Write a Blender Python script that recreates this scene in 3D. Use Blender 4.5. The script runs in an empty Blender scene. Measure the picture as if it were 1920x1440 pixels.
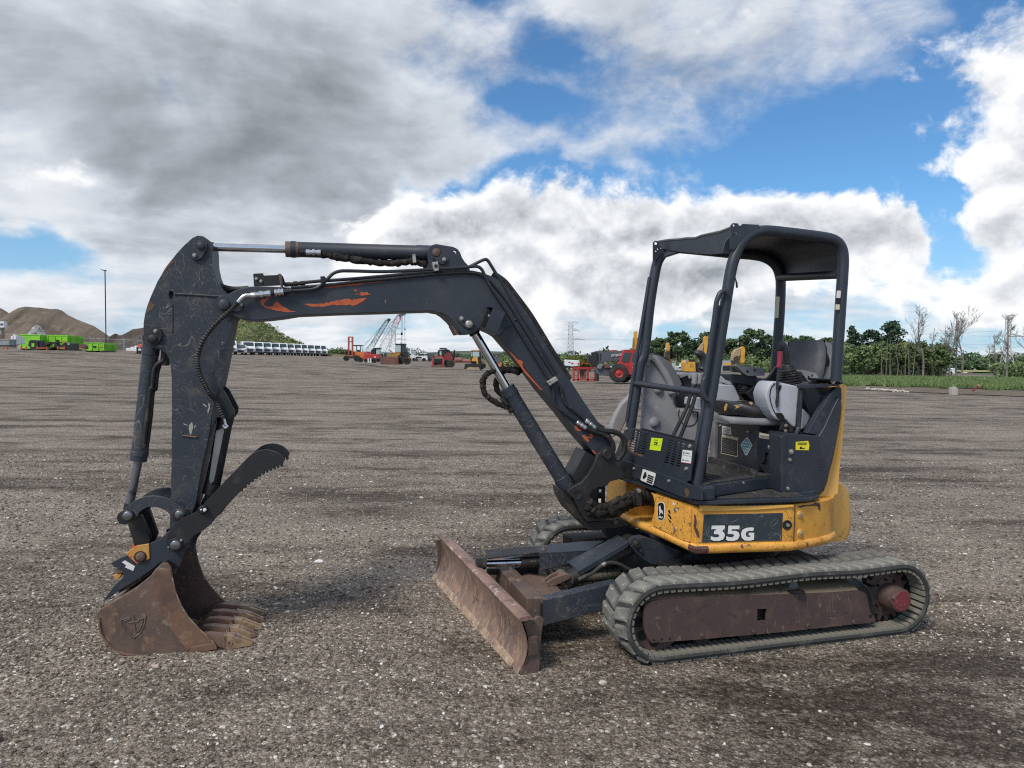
import bpy, bmesh, math, random
import numpy as np
from mathutils import Vector, Matrix
from mathutils.geometry import tessellate_polygon
random.seed(7)
R = math.radians
sc = bpy.context.scene
COL = sc.collection

# ------------------------------------------------------------------ camera
EYE, FPX, PITCH, ROLL = 1.7027, 1351.455, 0.0388048, R(.6)
cam_d = bpy.data.cameras.new('camera')
cam = bpy.data.objects.new('camera', cam_d); COL.objects.link(cam)
cam_d.sensor_fit = 'HORIZONTAL'; cam_d.sensor_width = 36.0
cam_d.lens = 36.0 * FPX / 1920.0
cam_d.clip_start = .05; cam_d.clip_end = 9000
cam.matrix_world = Matrix.Translation((0, 0, EYE)) @ Matrix.Rotation(R(90) - PITCH, 4, 'X') @ Matrix.Rotation(ROLL, 4, 'Z')
sc.camera = cam
sc.view_settings.view_transform = 'Standard'
sc.view_settings.look = 'None'
sc.view_settings.gamma = 1.0
sc.view_settings.use_curve_mapping = False
sc.view_settings.exposure = 0.16
sc.render.engine = 'CYCLES'
sc.cycles.use_denoising = False
sc.cycles.filter_width = 1.15
sc.cycles.max_bounces = 5
sc.cycles.transparent_max_bounces = 6

# camera geometry of the survey photograph: a picture point gives a viewing ray, a measured plane gives the depth
def ray(px, py):
    a = (px - 960) / FPX; b = (720 - py) / FPX
    c, s = math.cos(ROLL), math.sin(ROLL)
    dx = a * c - b * s; uy = a * s + b * c
    return Vector((dx, math.cos(PITCH) + uy * math.sin(PITCH), -math.sin(PITCH) + uy * math.cos(PITCH)))

# ------------------------------------------------------------------ sky and sun
SUN_AZ, SUN_EL = R(218), R(48)          # compass style: 0 = +Y, clockwise
sun_dir = Vector((math.sin(SUN_AZ) * math.cos(SUN_EL), math.cos(SUN_AZ) * math.cos(SUN_EL), math.sin(SUN_EL)))
sun_d = bpy.data.lights.new('sun', 'SUN'); sun_d.energy = 2.5; sun_d.angle = R(17); sun_d.color = (1, .925, .82)
sun = bpy.data.objects.new('sun', sun_d); COL.objects.link(sun)
sun.rotation_euler = sun_dir.to_track_quat('Z', 'Y').to_euler()

class NT:
    """tiny helper for writing node trees"""
    def __init__(s, nt): s.nt = nt; s.n = nt.nodes; s.l = nt.links
    def node(s, t, **k):
        n = s.n.new(t)
        for a, b in k.items(): setattr(n, a, b)
        return n
    def put(s, sock, v):
        if v is None: return
        if hasattr(v, 'is_output'): s.l.new(v, sock)
        else:
            try: sock.default_value = v
            except Exception: sock.default_value = tuple(v) + (1,)
    def math(s, op, a, b=None, c=None, clamp=False):
        n = s.node('ShaderNodeMath', operation=op, use_clamp=clamp)
        s.put(n.inputs[0], a); s.put(n.inputs[1], b); s.put(n.inputs[2], c)
        return n.outputs[0]
    def vmath(s, op, a, b=None, scale=None):
        n = s.node('ShaderNodeVectorMath', operation=op)
        s.put(n.inputs[0], a); s.put(n.inputs[1], b)
        if scale is not None: s.put(n.inputs[3], scale)
        return n.outputs[1] if op in ('DOT_PRODUCT', 'LENGTH', 'DISTANCE') else n.outputs[0]
    def rng(s, v, a, b, c=0., d=1., smooth=True):
        n = s.node('ShaderNodeMapRange', interpolation_type='SMOOTHSTEP' if smooth else 'LINEAR', clamp=True)
        s.put(n.inputs[0], v); s.put(n.inputs[1], a); s.put(n.inputs[2], b); s.put(n.inputs[3], c); s.put(n.inputs[4], d)
        return n.outputs[0]
    def mix(s, f, a, b, blend='MIX'):
        n = s.node('ShaderNodeMix', data_type='RGBA', blend_type=blend)
        s.put(n.inputs[0], f); s.put(n.inputs[6], a); s.put(n.inputs[7], b)
        return n.outputs[2]
    def noise(s, vec, scale, detail=4, rough=.55, dist=0., out=0):
        n = s.node('ShaderNodeTexNoise')
        s.put(n.inputs['Vector'], vec); s.put(n.inputs['Scale'], scale); s.put(n.inputs['Detail'], detail)
        s.put(n.inputs['Roughness'], rough); s.put(n.inputs['Distortion'], dist)
        return n.outputs[out]
    def voro(s, vec, scale, feature='F1', out=0, rand=1.):
        n = s.node('ShaderNodeTexVoronoi', feature=feature)
        s.put(n.inputs['Vector'], vec); s.put(n.inputs['Scale'], scale); s.put(n.inputs['Randomness'], rand)
        return n.outputs[out]
    def comb(s, x, y, z):
        n = s.node('ShaderNodeCombineXYZ'); s.put(n.inputs[0], x); s.put(n.inputs[1], y); s.put(n.inputs[2], z)
        return n.outputs[0]
    def sep(s, v):
        n = s.node('ShaderNodeSeparateXYZ'); s.put(n.inputs[0], v); return n.outputs

world = bpy.data.worlds.new('World'); sc.world = world; world.use_nodes = True
W = NT(world.node_tree); W.n.clear()
w_out = W.node('ShaderNodeOutputWorld'); w_bg = W.node('ShaderNodeBackground')
W.l.new(w_bg.outputs[0], w_out.inputs[0])
SKY_STRENGTH = .1
w_bg.inputs[1].default_value = SKY_STRENGTH
sky = W.node('ShaderNodeTexSky', sky_type='NISHITA', sun_disc=False)
sky.sun_elevation = SUN_EL; sky.sun_rotation = SUN_AZ; sky.altitude = 250; sky.air_density = 1.0; sky.dust_density = .6; sky.ozone_density = 2.0
tc = W.node('ShaderNodeTexCoord')
D = W.vmath('NORMALIZE', tc.outputs['Generated'])
dx, dy, dz = W.sep(D)
wn = W.noise(D, 4.6, 8, .55, .2, 1)
wx, wy, wz = W.sep(W.vmath('SUBTRACT', wn, (.5, .5, .5)))
az = W.math('MULTIPLY_ADD', wx, .42, W.math('ARCTAN2', dx, dy))
el = W.math('MULTIPLY_ADD', wy, .22, W.math('ARCSINE', dz))
def blob(px, py, sx, sy, amp):
    d = ray(px, py).normalized()
    a0, e0 = math.atan2(d.x, d.y), math.asin(d.z)
    u = W.math('MULTIPLY', W.math('SUBTRACT', az, a0), FPX / sx)
    v = W.math('MULTIPLY', W.math('SUBTRACT', el, e0), FPX / sy)
    e = W.math('MULTIPLY_ADD', u, u, W.math('MULTIPLY', v, v))
    return W.math('MULTIPLY', W.math('EXPONENT', W.math('MULTIPLY', e, -.5)), amp)
def blobs(lst):
    t = None
    for b in lst:
        o = blob(*b); t = o if t is None else W.math('ADD', t, o)
    return t
zz = W.math('ADD', W.math('MAXIMUM', dz, 0.0), .16)
p = W.comb(W.math('DIVIDE', dx, zz), W.math('DIVIDE', dy, zz), 0.)
D2 = W.vmath('MULTIPLY', D, (1, 1, 1.55))
def cloud_noise(dd, pp):
    a_ = W.noise(pp, .95, 8, .58, .3)
    b_ = W.noise(dd, 4.6, 9, .52, .35)
    return W.math('MULTIPLY_ADD', a_, .50, W.math('MULTIPLY', b_, .50))
n0 = cloud_noise(W.vmath('ADD', D2, (3.1, 7.7, .4)), W.vmath('ADD', p, (3.7, 1.9, 0)))
n1 = cloud_noise(W.vmath('ADD', D2, (3.1 - .010, 7.7, .4 + .040)), W.vmath('ADD', p, (3.7 - .03, 1.9 - .10, 0)))
fine = W.noise(W.vmath('MULTIPLY', D, (1, 1, 1.9)), 17, 9, .66, .6)
cov = blobs([(180, 130, 430, 230, .30), (640, 120, 330, 170, .10), (1000, 160, 240, 90, -.01), (1120, 500, 300, 50, .10), (1330, 470, 240, 46, .06),
             (300, 420, 330, 60, .17), (1620, 300, 140, 66, -.34), (1500, 345, 150, 22, -.16), (1760, 200, 70, 40, -.20), (1890, 10, 60, 40, -.22),
             (1050, 195, 60, 22, -.30), (1100, 85, 110, 30, -.26), (930, 30, 80, 24, -.16), (1720, 420, 60, 70, -.25), (850, 375, 130, 22, -.42), (1060, 340, 150, 24, -.34), (1280, 315, 120, 22, -.20), (120, 512, 90, 22, -.30), (30, 500, 50, 40, -.10), (1330, 190, 240, 80, .06), (1500, 60, 240, 60, .08), (1610, 560, 60, 26, -.08), (720, 8, 60, 14, -.08), (620, 560, 200, 30, .04), (1760, 470, 40, 30, -.1)])
lowband = W.rng(dz, .02, .17, .10, 0.)
dens = W.math('ADD', W.math('ADD', W.math('MULTIPLY', n0, 1.75), W.math('MULTIPLY_ADD', fine, .20, -.475)), W.math('ADD', cov, lowband))
alpha = W.rng(dens, .36, .68)
thick = W.rng(dens, .50, .95)
lit = W.math('MULTIPLY', W.math('SUBTRACT', n0, n1), 5.5)
greybias = blobs([(380, 280, 300, 80, .30), (200, 160, 330, 90, .16), (560, 210, 200, 90, .12), (740, 40, 260, 60, .04), (980, 180, 260, 110, .16), (600, 340, 220, 40, .20), (1250, 200, 180, 70, .14), (1150, 385, 330, 50, -.20), (1880, 200, 100, 160, -.12),
                  (200, 430, 300, 26, -.16), (40, 335, 110, 34, -.34), (420, 470, 340, 40, .12), (60, 40, 160, 50, .12), (1500, 70, 260, 60, .16), (1250, 600, 600, 50, .10)])
g = W.math('ADD', W.math('MULTIPLY_ADD', thick, .38, greybias), W.math('MULTIPLY_ADD', lit, -.62, .06))
g = W.math('ADD', g, W.math('MULTIPLY_ADD', fine, -.40, .20), clamp=True)
cr = W.node('ShaderNodeValToRGB')
W.put(cr.inputs[0], g)
e = cr.color_ramp.elements
e[0].position = 0.; e[0].color = (.80, .82, .85, 1)
e[1].position = 1.; e[1].color = (.225, .243, .270, 1)
x = e.new(.30); x.color = (.61, .65, .71, 1)
x = e.new(.62); x.color = (.40, .435, .485, 1)
cl = W.mix(1., cr.outputs[0], (1 / SKY_STRENGTH,) * 3 + (1,), 'MULTIPLY')
blue = W.mix(1., sky.outputs[0], (.62, .98, 1.22, 1), 'MULTIPLY')
blue = W.mix(W.rng(dz, .02, .22, .55, 0.), blue, (3.7, 5.5, 7.7, 1))
skycol = W.mix(alpha, blue, cl)
# a bank of fair-weather cumulus in front of that layer
def billow(dd): return W.noise(dd, 8.5, 9, .56, .15)
DB = W.vmath('MULTIPLY', D, (1, 1, 1.25))
c0, c1 = billow(DB), billow(W.vmath('ADD', DB, (-.008, 0, .024)))
cum = blobs([(1100, 455, 260, 62, 1.0), (1290, 410, 150, 62, .85), (1480, 440, 120, 48, .75), (1610, 450, 60, 30, .62), (860, 455, 150, 44, .75), (1960, 200, 95, 120, .72), (1880, 320, 80, 36, .62), (1640, 470, 90, 26, .45), (1870, 405, 70, 20, .55), (1850, 500, 90, 18, .58), (1150, 545, 440, 44, .62), (30, 350, 110, 30, .30), (1722, 420, 46, 60, -.7), (1800, 345, 60, 20, -.3)])
d2 = W.math('ADD', cum, W.math('ADD', W.math('MULTIPLY_ADD', c0, 1.7, -.85), W.math('MULTIPLY_ADD', fine, .5, -.25)))
a2 = W.rng(d2, .28, .60)
g2 = W.math('ADD', W.math('MULTIPLY_ADD', W.rng(d2, .45, 1.5), .42, .06), W.math('MULTIPLY', W.math('SUBTRACT', c0, c1), -3.2))
g2 = W.math('ADD', g2, W.math('MULTIPLY_ADD', fine, -.35, .17), clamp=True)
cr2 = W.node('ShaderNodeValToRGB'); W.put(cr2.inputs[0], g2); e = cr2.color_ramp.elements
e[0].position = 0; e[0].color = (.93, .94, .95, 1); e[1].position = 1; e[1].color = (.30, .325, .36, 1)
x = e.new(.35); x.color = (.70, .725, .76, 1)
skycol = W.mix(a2, skycol, W.mix(1., cr2.outputs[0], (1 / SKY_STRENGTH,) * 3 + (1,), 'MULTIPLY'))
W.l.new(skycol, w_bg.inputs[0])

# ------------------------------------------------------------------ materials
MATS = {}
def material(name, col, rough=.6, metal=0., layers=(), bump=None, spec=.5, coat=0., alpha=None):
    """layers: (colour, scale, low, high[, kind[, mask]]) painted over in turn; kind noise | line | voro | island | wave"""
    if name in MATS: return MATS[name]
    m = bpy.data.materials.new(name); m.use_nodes = True
    T = NT(m.node_tree); bs = m.node_tree.nodes['Principled BSDF']
    co = T.node('ShaderNodeTexCoord').outputs['Object']
    c = tuple(col) + (1,); rg = rough
    for ly in layers:
        c2, scale, lo, hi = ly[:4]; kind = ly[4] if len(ly) > 4 else 'noise'
        sx = ly[5] if len(ly) > 5 else None
        v = co
        if sx: v = T.vmath('MULTIPLY', co, sx)
        if kind == 'noise': f = T.rng(T.noise(v, scale, 6, .62), lo, hi)
        elif kind == 'line':
            n = T.noise(v, scale, 2, .5, .6)
            f = T.math('MULTIPLY', T.rng(T.math('ABSOLUTE', T.math('SUBTRACT', n, .5)), 0, lo, 1, 0), T.rng(T.noise(co, scale * .45, 3), hi, hi + .08))
        elif kind == 'voro': f = T.rng(T.voro(v, scale), lo, hi)
        elif kind == 'speck': f = T.math('MULTIPLY', T.rng(T.voro(v, scale), lo, lo * .6), T.rng(T.noise(co, scale * .06, 3), hi, hi + .1))
        elif kind == 'island':
            gi = T.node('ShaderNodeNewGeometry').outputs['Random Per Island']; f = T.rng(gi, lo, hi, smooth=False)
        c = T.mix(f, c, tuple(c2) + (1,))
        if len(ly) > 6: rg = T.math('ADD', T.math('MULTIPLY', T.math('SUBTRACT', ly[6], rg), f), rg)
    T.put(bs.inputs['Base Color'], c); T.put(bs.inputs['Roughness'], rg)
    bs.inputs['Metallic'].default_value = metal
    bs.inputs['Specular IOR Level'].default_value = spec
    bs.inputs['Coat Weight'].default_value = coat
    if bump:
        b = T.node('ShaderNodeBump'); b.inputs['Strength'].default_value = bump[1]; b.inputs['Distance'].default_value = bump[2] if len(bump) > 2 else .01
        T.put(b.inputs['Height'], T.noise(co, bump[0], 6, .6)); T.l.new(b.outputs[0], bs.inputs['Normal'])
    MATS[name] = m
    return m

DARK = (.030, .038, .052)
M_DARK = material('dark_paint', DARK, .50, layers=[((.045, .052, .064), 3.5, .42, .7), ((.085, .082, .076), 9, .56, .80), ((.20, .18, .15), 60, .68, .74)], bump=(45, .08, .003), spec=.4)
M_ARM = material('scratched_dark_paint', DARK, .55, layers=[((.050, .054, .062), 3.5, .42, .7), ((.10, .09, .08), 7, .56, .78), ((.17, .16, .145), 5, .0042, .40, 'line'), ((.22, .205, .18), 11, .0045, .44, 'line', (1, 1, .6)), ((.20, .19, .17), 23, .006, .47, 'line'), ((.26, .23, .19), 75, .15, .47, 'speck'), ((.28, .24, .18), 80, .66, .72)], bump=(45, .10, .003), spec=.4)
M_ROPS = material('satin_black_paint', (.026, .033, .046), .42, layers=[((.05, .055, .065), 6, .5, .8), ((.2, .19, .18), 50, .69, .74)], bump=(60, .05, .003))
M_BLACK = material('black_steel', (.014, .015, .017), .55, layers=[((.045, .043, .040), 8, .52, .75)], bump=(40, .1, .003))
M_GRIME = material('greasy_black_steel', (.014, .014, .014), .6, layers=[((.07, .055, .04), 9, .5, .72), ((.13, .10, .07), 30, .62, .72)], bump=(40, .3, .005))
M_RUST = material('brown_rusty_steel', (.150, .098, .076), .62, layers=[((.090, .066, .058), 3.5, .40, .62), ((.21, .125, .080), 7, .52, .70), ((.26, .225, .19), 14, .56, .74), ((.27, .24, .20), 30, .006, .46, 'line'), ((.05, .035, .03), 40, .60, .70)], bump=(50, .25, .004), spec=.35)
M_WEAR = material('worn_rust_plate', (.175, .098, .064), .55, layers=[((.10, .064, .050), 6, .42, .64), ((.27, .165, .10), 14, .54, .72)], bump=(50, .2, .004))
M_BLADE = material('blade_rust', (.235, .150, .115), .55, layers=[((.14, .092, .078), 2.5, .42, .64), ((.33, .215, .14), 30, .48, .68, 'noise', (1, 1, .25)), ((.40, .29, .20), 45, .56, .68, 'noise', (1, 1, .2)), ((.10, .06, .05), 20, .60, .68), ((.42, .34, .27), 60, .66, .72, 'noise', (1, 1, .3))], bump=(60, .25, .004))
M_EDGE = material('blade_polished_edge', (.36, .25, .16), .5, layers=[((.20, .125, .09), 14, .42, .60), ((.52, .44, .34), 34, .52, .68)], bump=(60, .2, .003))
M_FLANGE = material('blade_scuffed_flange', (.26, .16, .125), .6, layers=[((.15, .09, .07), 8, .44, .64), ((.45, .41, .36), 22, .54, .68)], bump=(60, .25, .003))
M_TFRAME = material('track_frame_rust', (.075, .048, .045), .62, layers=[((.115, .072, .055), 6, .45, .7), ((.20, .165, .11), 14, .60, .78), ((.19, .15, .11), 10, .007, .50, 'line', (1, 1, .35)), ((.05, .035, .035), 22, .56, .7)], bump=(50, .2, .004))
M_FTOP = material('dusty_frame_top', (.165, .130, .085), .8, layers=[((.085, .06, .05), 9, .48, .66), ((.24, .20, .14), 18, .55, .7)], bump=(50, .3, .004))
M_REDHUB = material('faded_red_hub', (.19, .030, .035), .6, layers=[((.10, .035, .035), 14, .5, .7), ((.32, .18, .16), 50, .6, .68)], bump=(60, .1, .003))
M_RIB = material('dusty_rib_rubber', (.20, .19, .155), .9, layers=[((.28, .265, .215), 9, .45, .66), ((.11, .105, .09), 20, .56, .7)], bump=(70, .3, .004))
M_TOOTH = material('tooth_tip_steel', (.30, .20, .115), .5, layers=[((.15, .09, .06), 14, .45, .62), ((.42, .35, .27), 40, .56, .7)], bump=(60, .3, .003))
M_RUBBER = material('dusty_rubber', (.150, .147, .132), .9, layers=[((.235, .23, .205), 5, .42, .64), ((.085, .084, .078), 13, .53, .72), ((.34, .335, .30), 26, .57, .72)], bump=(70, .35, .004), spec=.2)
M_RUBBERD = material('dark_rubber', (.045, .045, .043), .85, layers=[((.13, .125, .11), 9, .5, .72)], bump=(60, .3, .003), spec=.25)
M_HOSE = material('black_hose', (.013, .013, .014), .55, layers=[((.05, .047, .043), 20, .5, .7)], bump=(120, .1, .002))
M_SLEEVE = material('fabric_sleeve', (.026, .023, .021), .85, layers=[((.07, .062, .055), 22, .48, .7)], bump=(70, .9, .012), spec=.2)
M_TUBE = material('steel_pipe_paint', (.020, .024, .030), .40, layers=[((.10, .075, .055), 25, .60, .72)])
YEL = (.82, .405, .070)
M_YEL = material('worn_yellow_paint', YEL, .45, layers=[((.56, .27, .035), 3, .4, .7), ((.40, .19, .04), 16, .58, .78), ((.05, .04, .03), 9, .010, .53, 'line'), ((.12, .045, .035), 24, .665, .70), ((.04, .035, .03), 13, .70, .73)], bump=(40, .06, .003))
M_YELC = material('clean_yellow_paint', (.82, .47, .125), .42, layers=[((.74, .39, .08), 2, .4, .7), ((.06, .05, .04), 5, .006, .55, 'line')], bump=(30, .04, .003))
M_YCHIP = material('chipped_yellow_paint', YEL, .5, layers=[((.56, .26, .035), 6, .45, .7), ((.10, .07, .045), 34, .60, .66), ((.06, .05, .04), 14, .006, .49, 'line'), ((.15, .055, .045), 11, .64, .67), ((.05, .04, .03), 80, .61, .66)], bump=(40, .2, .003))
M_RUSTC = material('bare_rust_corner', (.085, .035, .032), .6, layers=[((.14, .06, .045), 20, .45, .65)], bump=(60, .3, .003))
M_ORANGE = material('orange_primer', (.50, .105, .035), .6, layers=[((.36, .07, .03), 30, .5, .7)], bump=(80, .1, .002))
M_BROWNW = material('bare_brown_wear', (.12, .070, .038), .6, layers=[((.08, .05, .035), 40, .5, .7)])
M_CHROME = material('chrome_rod', (.62, .64, .67), .14, 1., layers=[((.35, .35, .36), 12, .55, .8)])
M_DULLROD = material('dull_rod', (.22, .225, .235), .35, .8, layers=[((.10, .085, .07), 18, .55, .72)])
M_ZINC = material('zinc_bolt', (.50, .48, .42), .38, .75, layers=[((.25, .2, .13), 60, .5, .7)])
M_SILVER = material('silver_fitting', (.62, .63, .64), .3, .85, layers=[((.3, .3, .3), 60, .5, .72)])
M_GREYP = material('grey_plastic', (.29, .29, .30), .6, layers=[((.21, .21, .215), 4, .42, .7), ((.44, .43, .42), 24, .62, .74), ((.12, .11, .10), 30, .66, .74)], bump=(90, .06, .002), spec=.4)
M_GREYD = material('darker_grey_plastic', (.13, .135, .145), .55, layers=[((.19, .19, .2), 5, .45, .7)], bump=(90, .06, .002))
M_WHITEP = material('light_console_plastic', (.47, .49, .53), .5, layers=[((.38, .40, .44), 5, .45, .7), ((.20, .19, .17), 40, .66, .74)], bump=(90, .05, .002))
M_PLAST = material('black_plastic', (.022, .025, .030), .45, layers=[((.05, .05, .052), 9, .5, .75)], bump=(120, .08, .002))
M_PANEL = material('dark_side_panel', (.024, .031, .043), .38, layers=[((.04, .047, .06), 4, .45, .72), ((.12, .12, .12), 9, .006, .54, 'line')], bump=(30, .04, .003))
M_VINYL = material('seat_vinyl', (.026, .026, .027), .38, layers=[((.05, .05, .05), 12, .5, .75)], bump=(160, .12, .002))
M_VINYLG = material('seat_grey_fabric', (.085, .088, .10), .75, layers=[((.12, .12, .13), 9, .45, .7)], bump=(300, .2, .002))
M_FOAM = material('torn_foam', (.55, .33, .11), .9)
M_REDG = material('red_grip', (.28, .025, .045), .4)
M_TREAD = material('worn_floor_mat', (.035, .033, .032), .8, layers=[((.12, .11, .10), 30, .52, .68), ((.22, .20, .18), 70, .6, .7), ((.02, .02, .02), 12, .5, .7)], bump=(60, .5, .005))
M_WHITE = material('white_sticker', (.74, .74, .72), .5)
M_INK = material('black_print', (.012, .012, .013), .5)
M_DECAL = material('charcoal_decal', (.030, .042, .052), .4, layers=[((.05, .065, .075), 9, .5, .7), ((.30, .29, .26), 11, .006, .48, 'line'), ((.42, .40, .36), 26, .005, .55, 'line'), ((.45, .26, .06), 16, .70, .72)])
M_LETTER = material('white_letter', (.76, .76, .74), .5, layers=[((.3, .2, .1), 60, .68, .72)])
M_NEON = material('neon_yellow_note', (.62, .80, .02), .6)
M_YSTICK = material('yellow_sticker', (.75, .68, .03), .5)
M_CREAM = material('cream_sticker', (.68, .62, .42), .5)
M_TEAL = material('teal_sticker', (.10, .42, .40), .5, layers=[((.35, .62, .60), 60, .55, .65)])
M_PINK = material('pink_print', (.45, .12, .2), .5)
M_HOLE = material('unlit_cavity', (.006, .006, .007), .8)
M_STAIN = material('orange_stained_yellow', (.55, .27, .06), .6, layers=[((.50, .09, .04), 22, .52, .60), ((.10, .05, .03), 30, .54, .66), ((.5, .38, .15), 15, .55, .68)], bump=(60, .2, .003))

# ------------------------------------------------------------------ mesh tools
def V(*a): return Vector(a)
class MB:
    def __init__(s): s.v = []; s.f = []
    def add(s, vs, fs):
        o = len(s.v); s.v += [tuple(a) for a in vs]; s.f += [tuple(i + o for i in q) for q in fs]; return s
    def prism(s, pts, vec, holes=()):
        vec = Vector(vec); pts = [Vector(q) for q in pts]; n = len(pts)
        if not holes:
            s.add(pts + [q + vec for q in pts], [tuple(range(n)), tuple(range(2 * n - 1, n - 1, -1))] + [(i, (i + 1) % n, n + (i + 1) % n, n + i) for i in range(n)])
        else:
            loops = [pts] + [[Vector(q) for q in h] for h in holes]
            flat = [q for lp in loops for q in lp]; N = len(flat)
            # tessellate in the plane's own 2D frame
            ax = vec.normalized(); u = ax.orthogonal().normalized(); w = ax.cross(u)
            l2 = [[Vector((q.dot(u), q.dot(w), 0)) for q in lp] for lp in loops]
            tr = tessellate_polygon(l2)
            fs = [tuple(t) for t in tr] + [tuple(i + N for i in reversed(t)) for t in tr]
            o = 0
            for lp in loops:
                k = len(lp); fs += [(o + i, o + (i + 1) % k, N + o + (i + 1) % k, N + o + i) for i in range(k)]; o += k
            s.add(flat + [q + vec for q in flat], fs)
        return s
    def box(s, x0, x1, y0, y1, z0, z1):
        return s.prism([(x0, y0, z0), (x1, y0, z0), (x1, y0, z1), (x0, y0, z1)], (0, y1 - y0, 0))
    def tube(s, pts, r, seg=10, caps=True):
        pts = [Vector(q) for q in pts]; n = len(pts)
        rr = r if isinstance(r, (list, tuple)) else [r] * n
        tg = []
        for i in range(n):
            t = (pts[min(i + 1, n - 1)] - pts[max(i - 1, 0)])
            tg.append(t.normalized() if t.length > 1e-9 else Vector((0, 0, 1)))
        u = tg[0].orthogonal().normalized(); vs = []; fs = []
        for i in range(n):
            u = (u - tg[i] * u.dot(tg[i])); u = u.normalized() if u.length > 1e-6 else tg[i].orthogonal().normalized()
            w = tg[i].cross(u)
            k = 1.0
            if 0 < i < n - 1:
                cs = (pts[i + 1] - pts[i]).normalized().dot((pts[i] - pts[i - 1]).normalized())
                k = min(1.25, 1 / max(.75, math.sqrt(max(.3, (1 + cs) / 2))))
            for j in range(seg):
                a = 2 * math.pi * j / seg
                vs.append(pts[i] + (u * math.cos(a) + w * math.sin(a)) * rr[i] * k)
        for i in range(n - 1):
            for j in range(seg):
                fs.append((i * seg + j, i * seg + (j + 1) % seg, (i + 1) * seg + (j + 1) % seg, (i + 1) * seg + j))
        if caps: fs += [tuple(range(seg - 1, -1, -1)), tuple((n - 1) * seg + j for j in range(seg))]
        return s.add(vs, fs)
    def cyl(s, a, b, r, seg=20, r2=None): return s.tube([a, b], [r, r if r2 is None else r2], seg)
    def lathe(s, a, axis, prof, seg=24):
        """prof: list of (distance along the axis, radius)"""
        axis = Vector(axis).normalized(); a = Vector(a)
        u = axis.orthogonal().normalized(); w = axis.cross(u); vs = []; fs = []
        for (t, r) in prof:
            for j in range(seg):
                q = 2 * math.pi * j / seg; vs.append(a + axis * t + (u * math.cos(q) + w * math.sin(q)) * max(r, 1e-4))
        for i in range(len(prof) - 1):
            for j in range(seg): fs.append((i * seg + j, i * seg + (j + 1) % seg, (i + 1) * seg + (j + 1) % seg, (i + 1) * seg + j))
        fs += [tuple(range(seg - 1, -1, -1)), tuple((len(prof) - 1) * seg + j for j in range(seg))]
        return s.add(vs, fs)
    def loft(s, rings, closed=False, caps=False):
        n = len(rings[0]); vs = [q for r_ in rings for q in r_]; fs = []
        for i in range(len(rings) - 1):
            for j in range(n if closed else n - 1):
                k = (j + 1) % n; fs.append((i * n + j, i * n + k, (i + 1) * n + k, (i + 1) * n + j))
        if caps: fs += [tuple(range(n - 1, -1, -1)), tuple((len(rings) - 1) * n + j for j in range(n))]
        return s.add(vs, fs)
    def build(s, name, mat, parent=None, bevel=0., sharp=35., fix=True, seg=2):
        me = bpy.data.meshes.new(name); me.from_pydata(s.v, [], s.f)
        if fix:
            bm = bmesh.new(); bm.from_mesh(me)
            bmesh.ops.recalc_face_normals(bm, faces=bm.faces)
            if not bevel:
                for ed in bm.edges:
                    if len(ed.link_faces) == 2 and ed.calc_face_angle(0) > R(sharp): ed.smooth = False
            for f in bm.faces: f.smooth = True
            bm.to_mesh(me); bm.free()
        me.materials.append(mat)
        o = bpy.data.objects.new(name, me); COL.objects.link(o)
        if parent is not None: o.parent = parent
        if bevel:
            b = o.modifiers.new('bevel', 'BEVEL'); b.width = bevel; b.segments = seg; b.limit_method = 'ANGLE'; b.angle_limit = R(40); b.harden_normals = True
        return o
def smooth_path(pts, k=5):
    pts = [Vector(q) for q in pts]; out = []
    for i in range(len(pts) - 1):
        p0 = pts[max(i - 1, 0)]; p1 = pts[i]; p2 = pts[i + 1]; p3 = pts[min(i + 2, len(pts) - 1)]
        for j in range(k):
            t = j / k
            out.append(.5 * ((2 * p1) + (p2 - p0) * t + (2 * p0 - 5 * p1 + 4 * p2 - p3) * t * t + (3 * p1 - p0 - 3 * p2 + p3) * t ** 3))
    out.append(pts[-1]); return out
def thing(name, label, cat, loc=(0, 0, 0), rz=0., group=None):
    o = bpy.data.objects.new(name, None); COL.objects.link(o); o.location = loc; o.rotation_euler = (0, 0, rz); o.empty_display_size = .2
    return tag(o, label, cat, group)
def tag(o, label, cat, group=None):
    o['label'] = label; o['category'] = cat
    if group: o['group'] = group
    return o
def structure(o): o['kind'] = 'structure'; return o
def copy_tree(o, parent=None):
    c = o.copy(); COL.objects.link(c)
    if parent is not None: c.parent = parent
    for ch in list(o.children): copy_tree(ch, c)
    return c
def text_mesh(txt, size, depth=.001, bold=0.):
    cu = bpy.data.curves.new('lettering', 'FONT'); cu.body = txt; cu.size = size; cu.extrude = depth; cu.offset = bold; cu.align_x = 'LEFT'; cu.resolution_u = 3
    ob = bpy.data.objects.new('lettering', cu); COL.objects.link(ob)
    dg = bpy.context.evaluated_depsgraph_get()
    me = bpy.data.meshes.new_from_object(ob.evaluated_get(dg))
    bpy.data.objects.remove(ob); bpy.data.curves.remove(cu)
    return me

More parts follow.
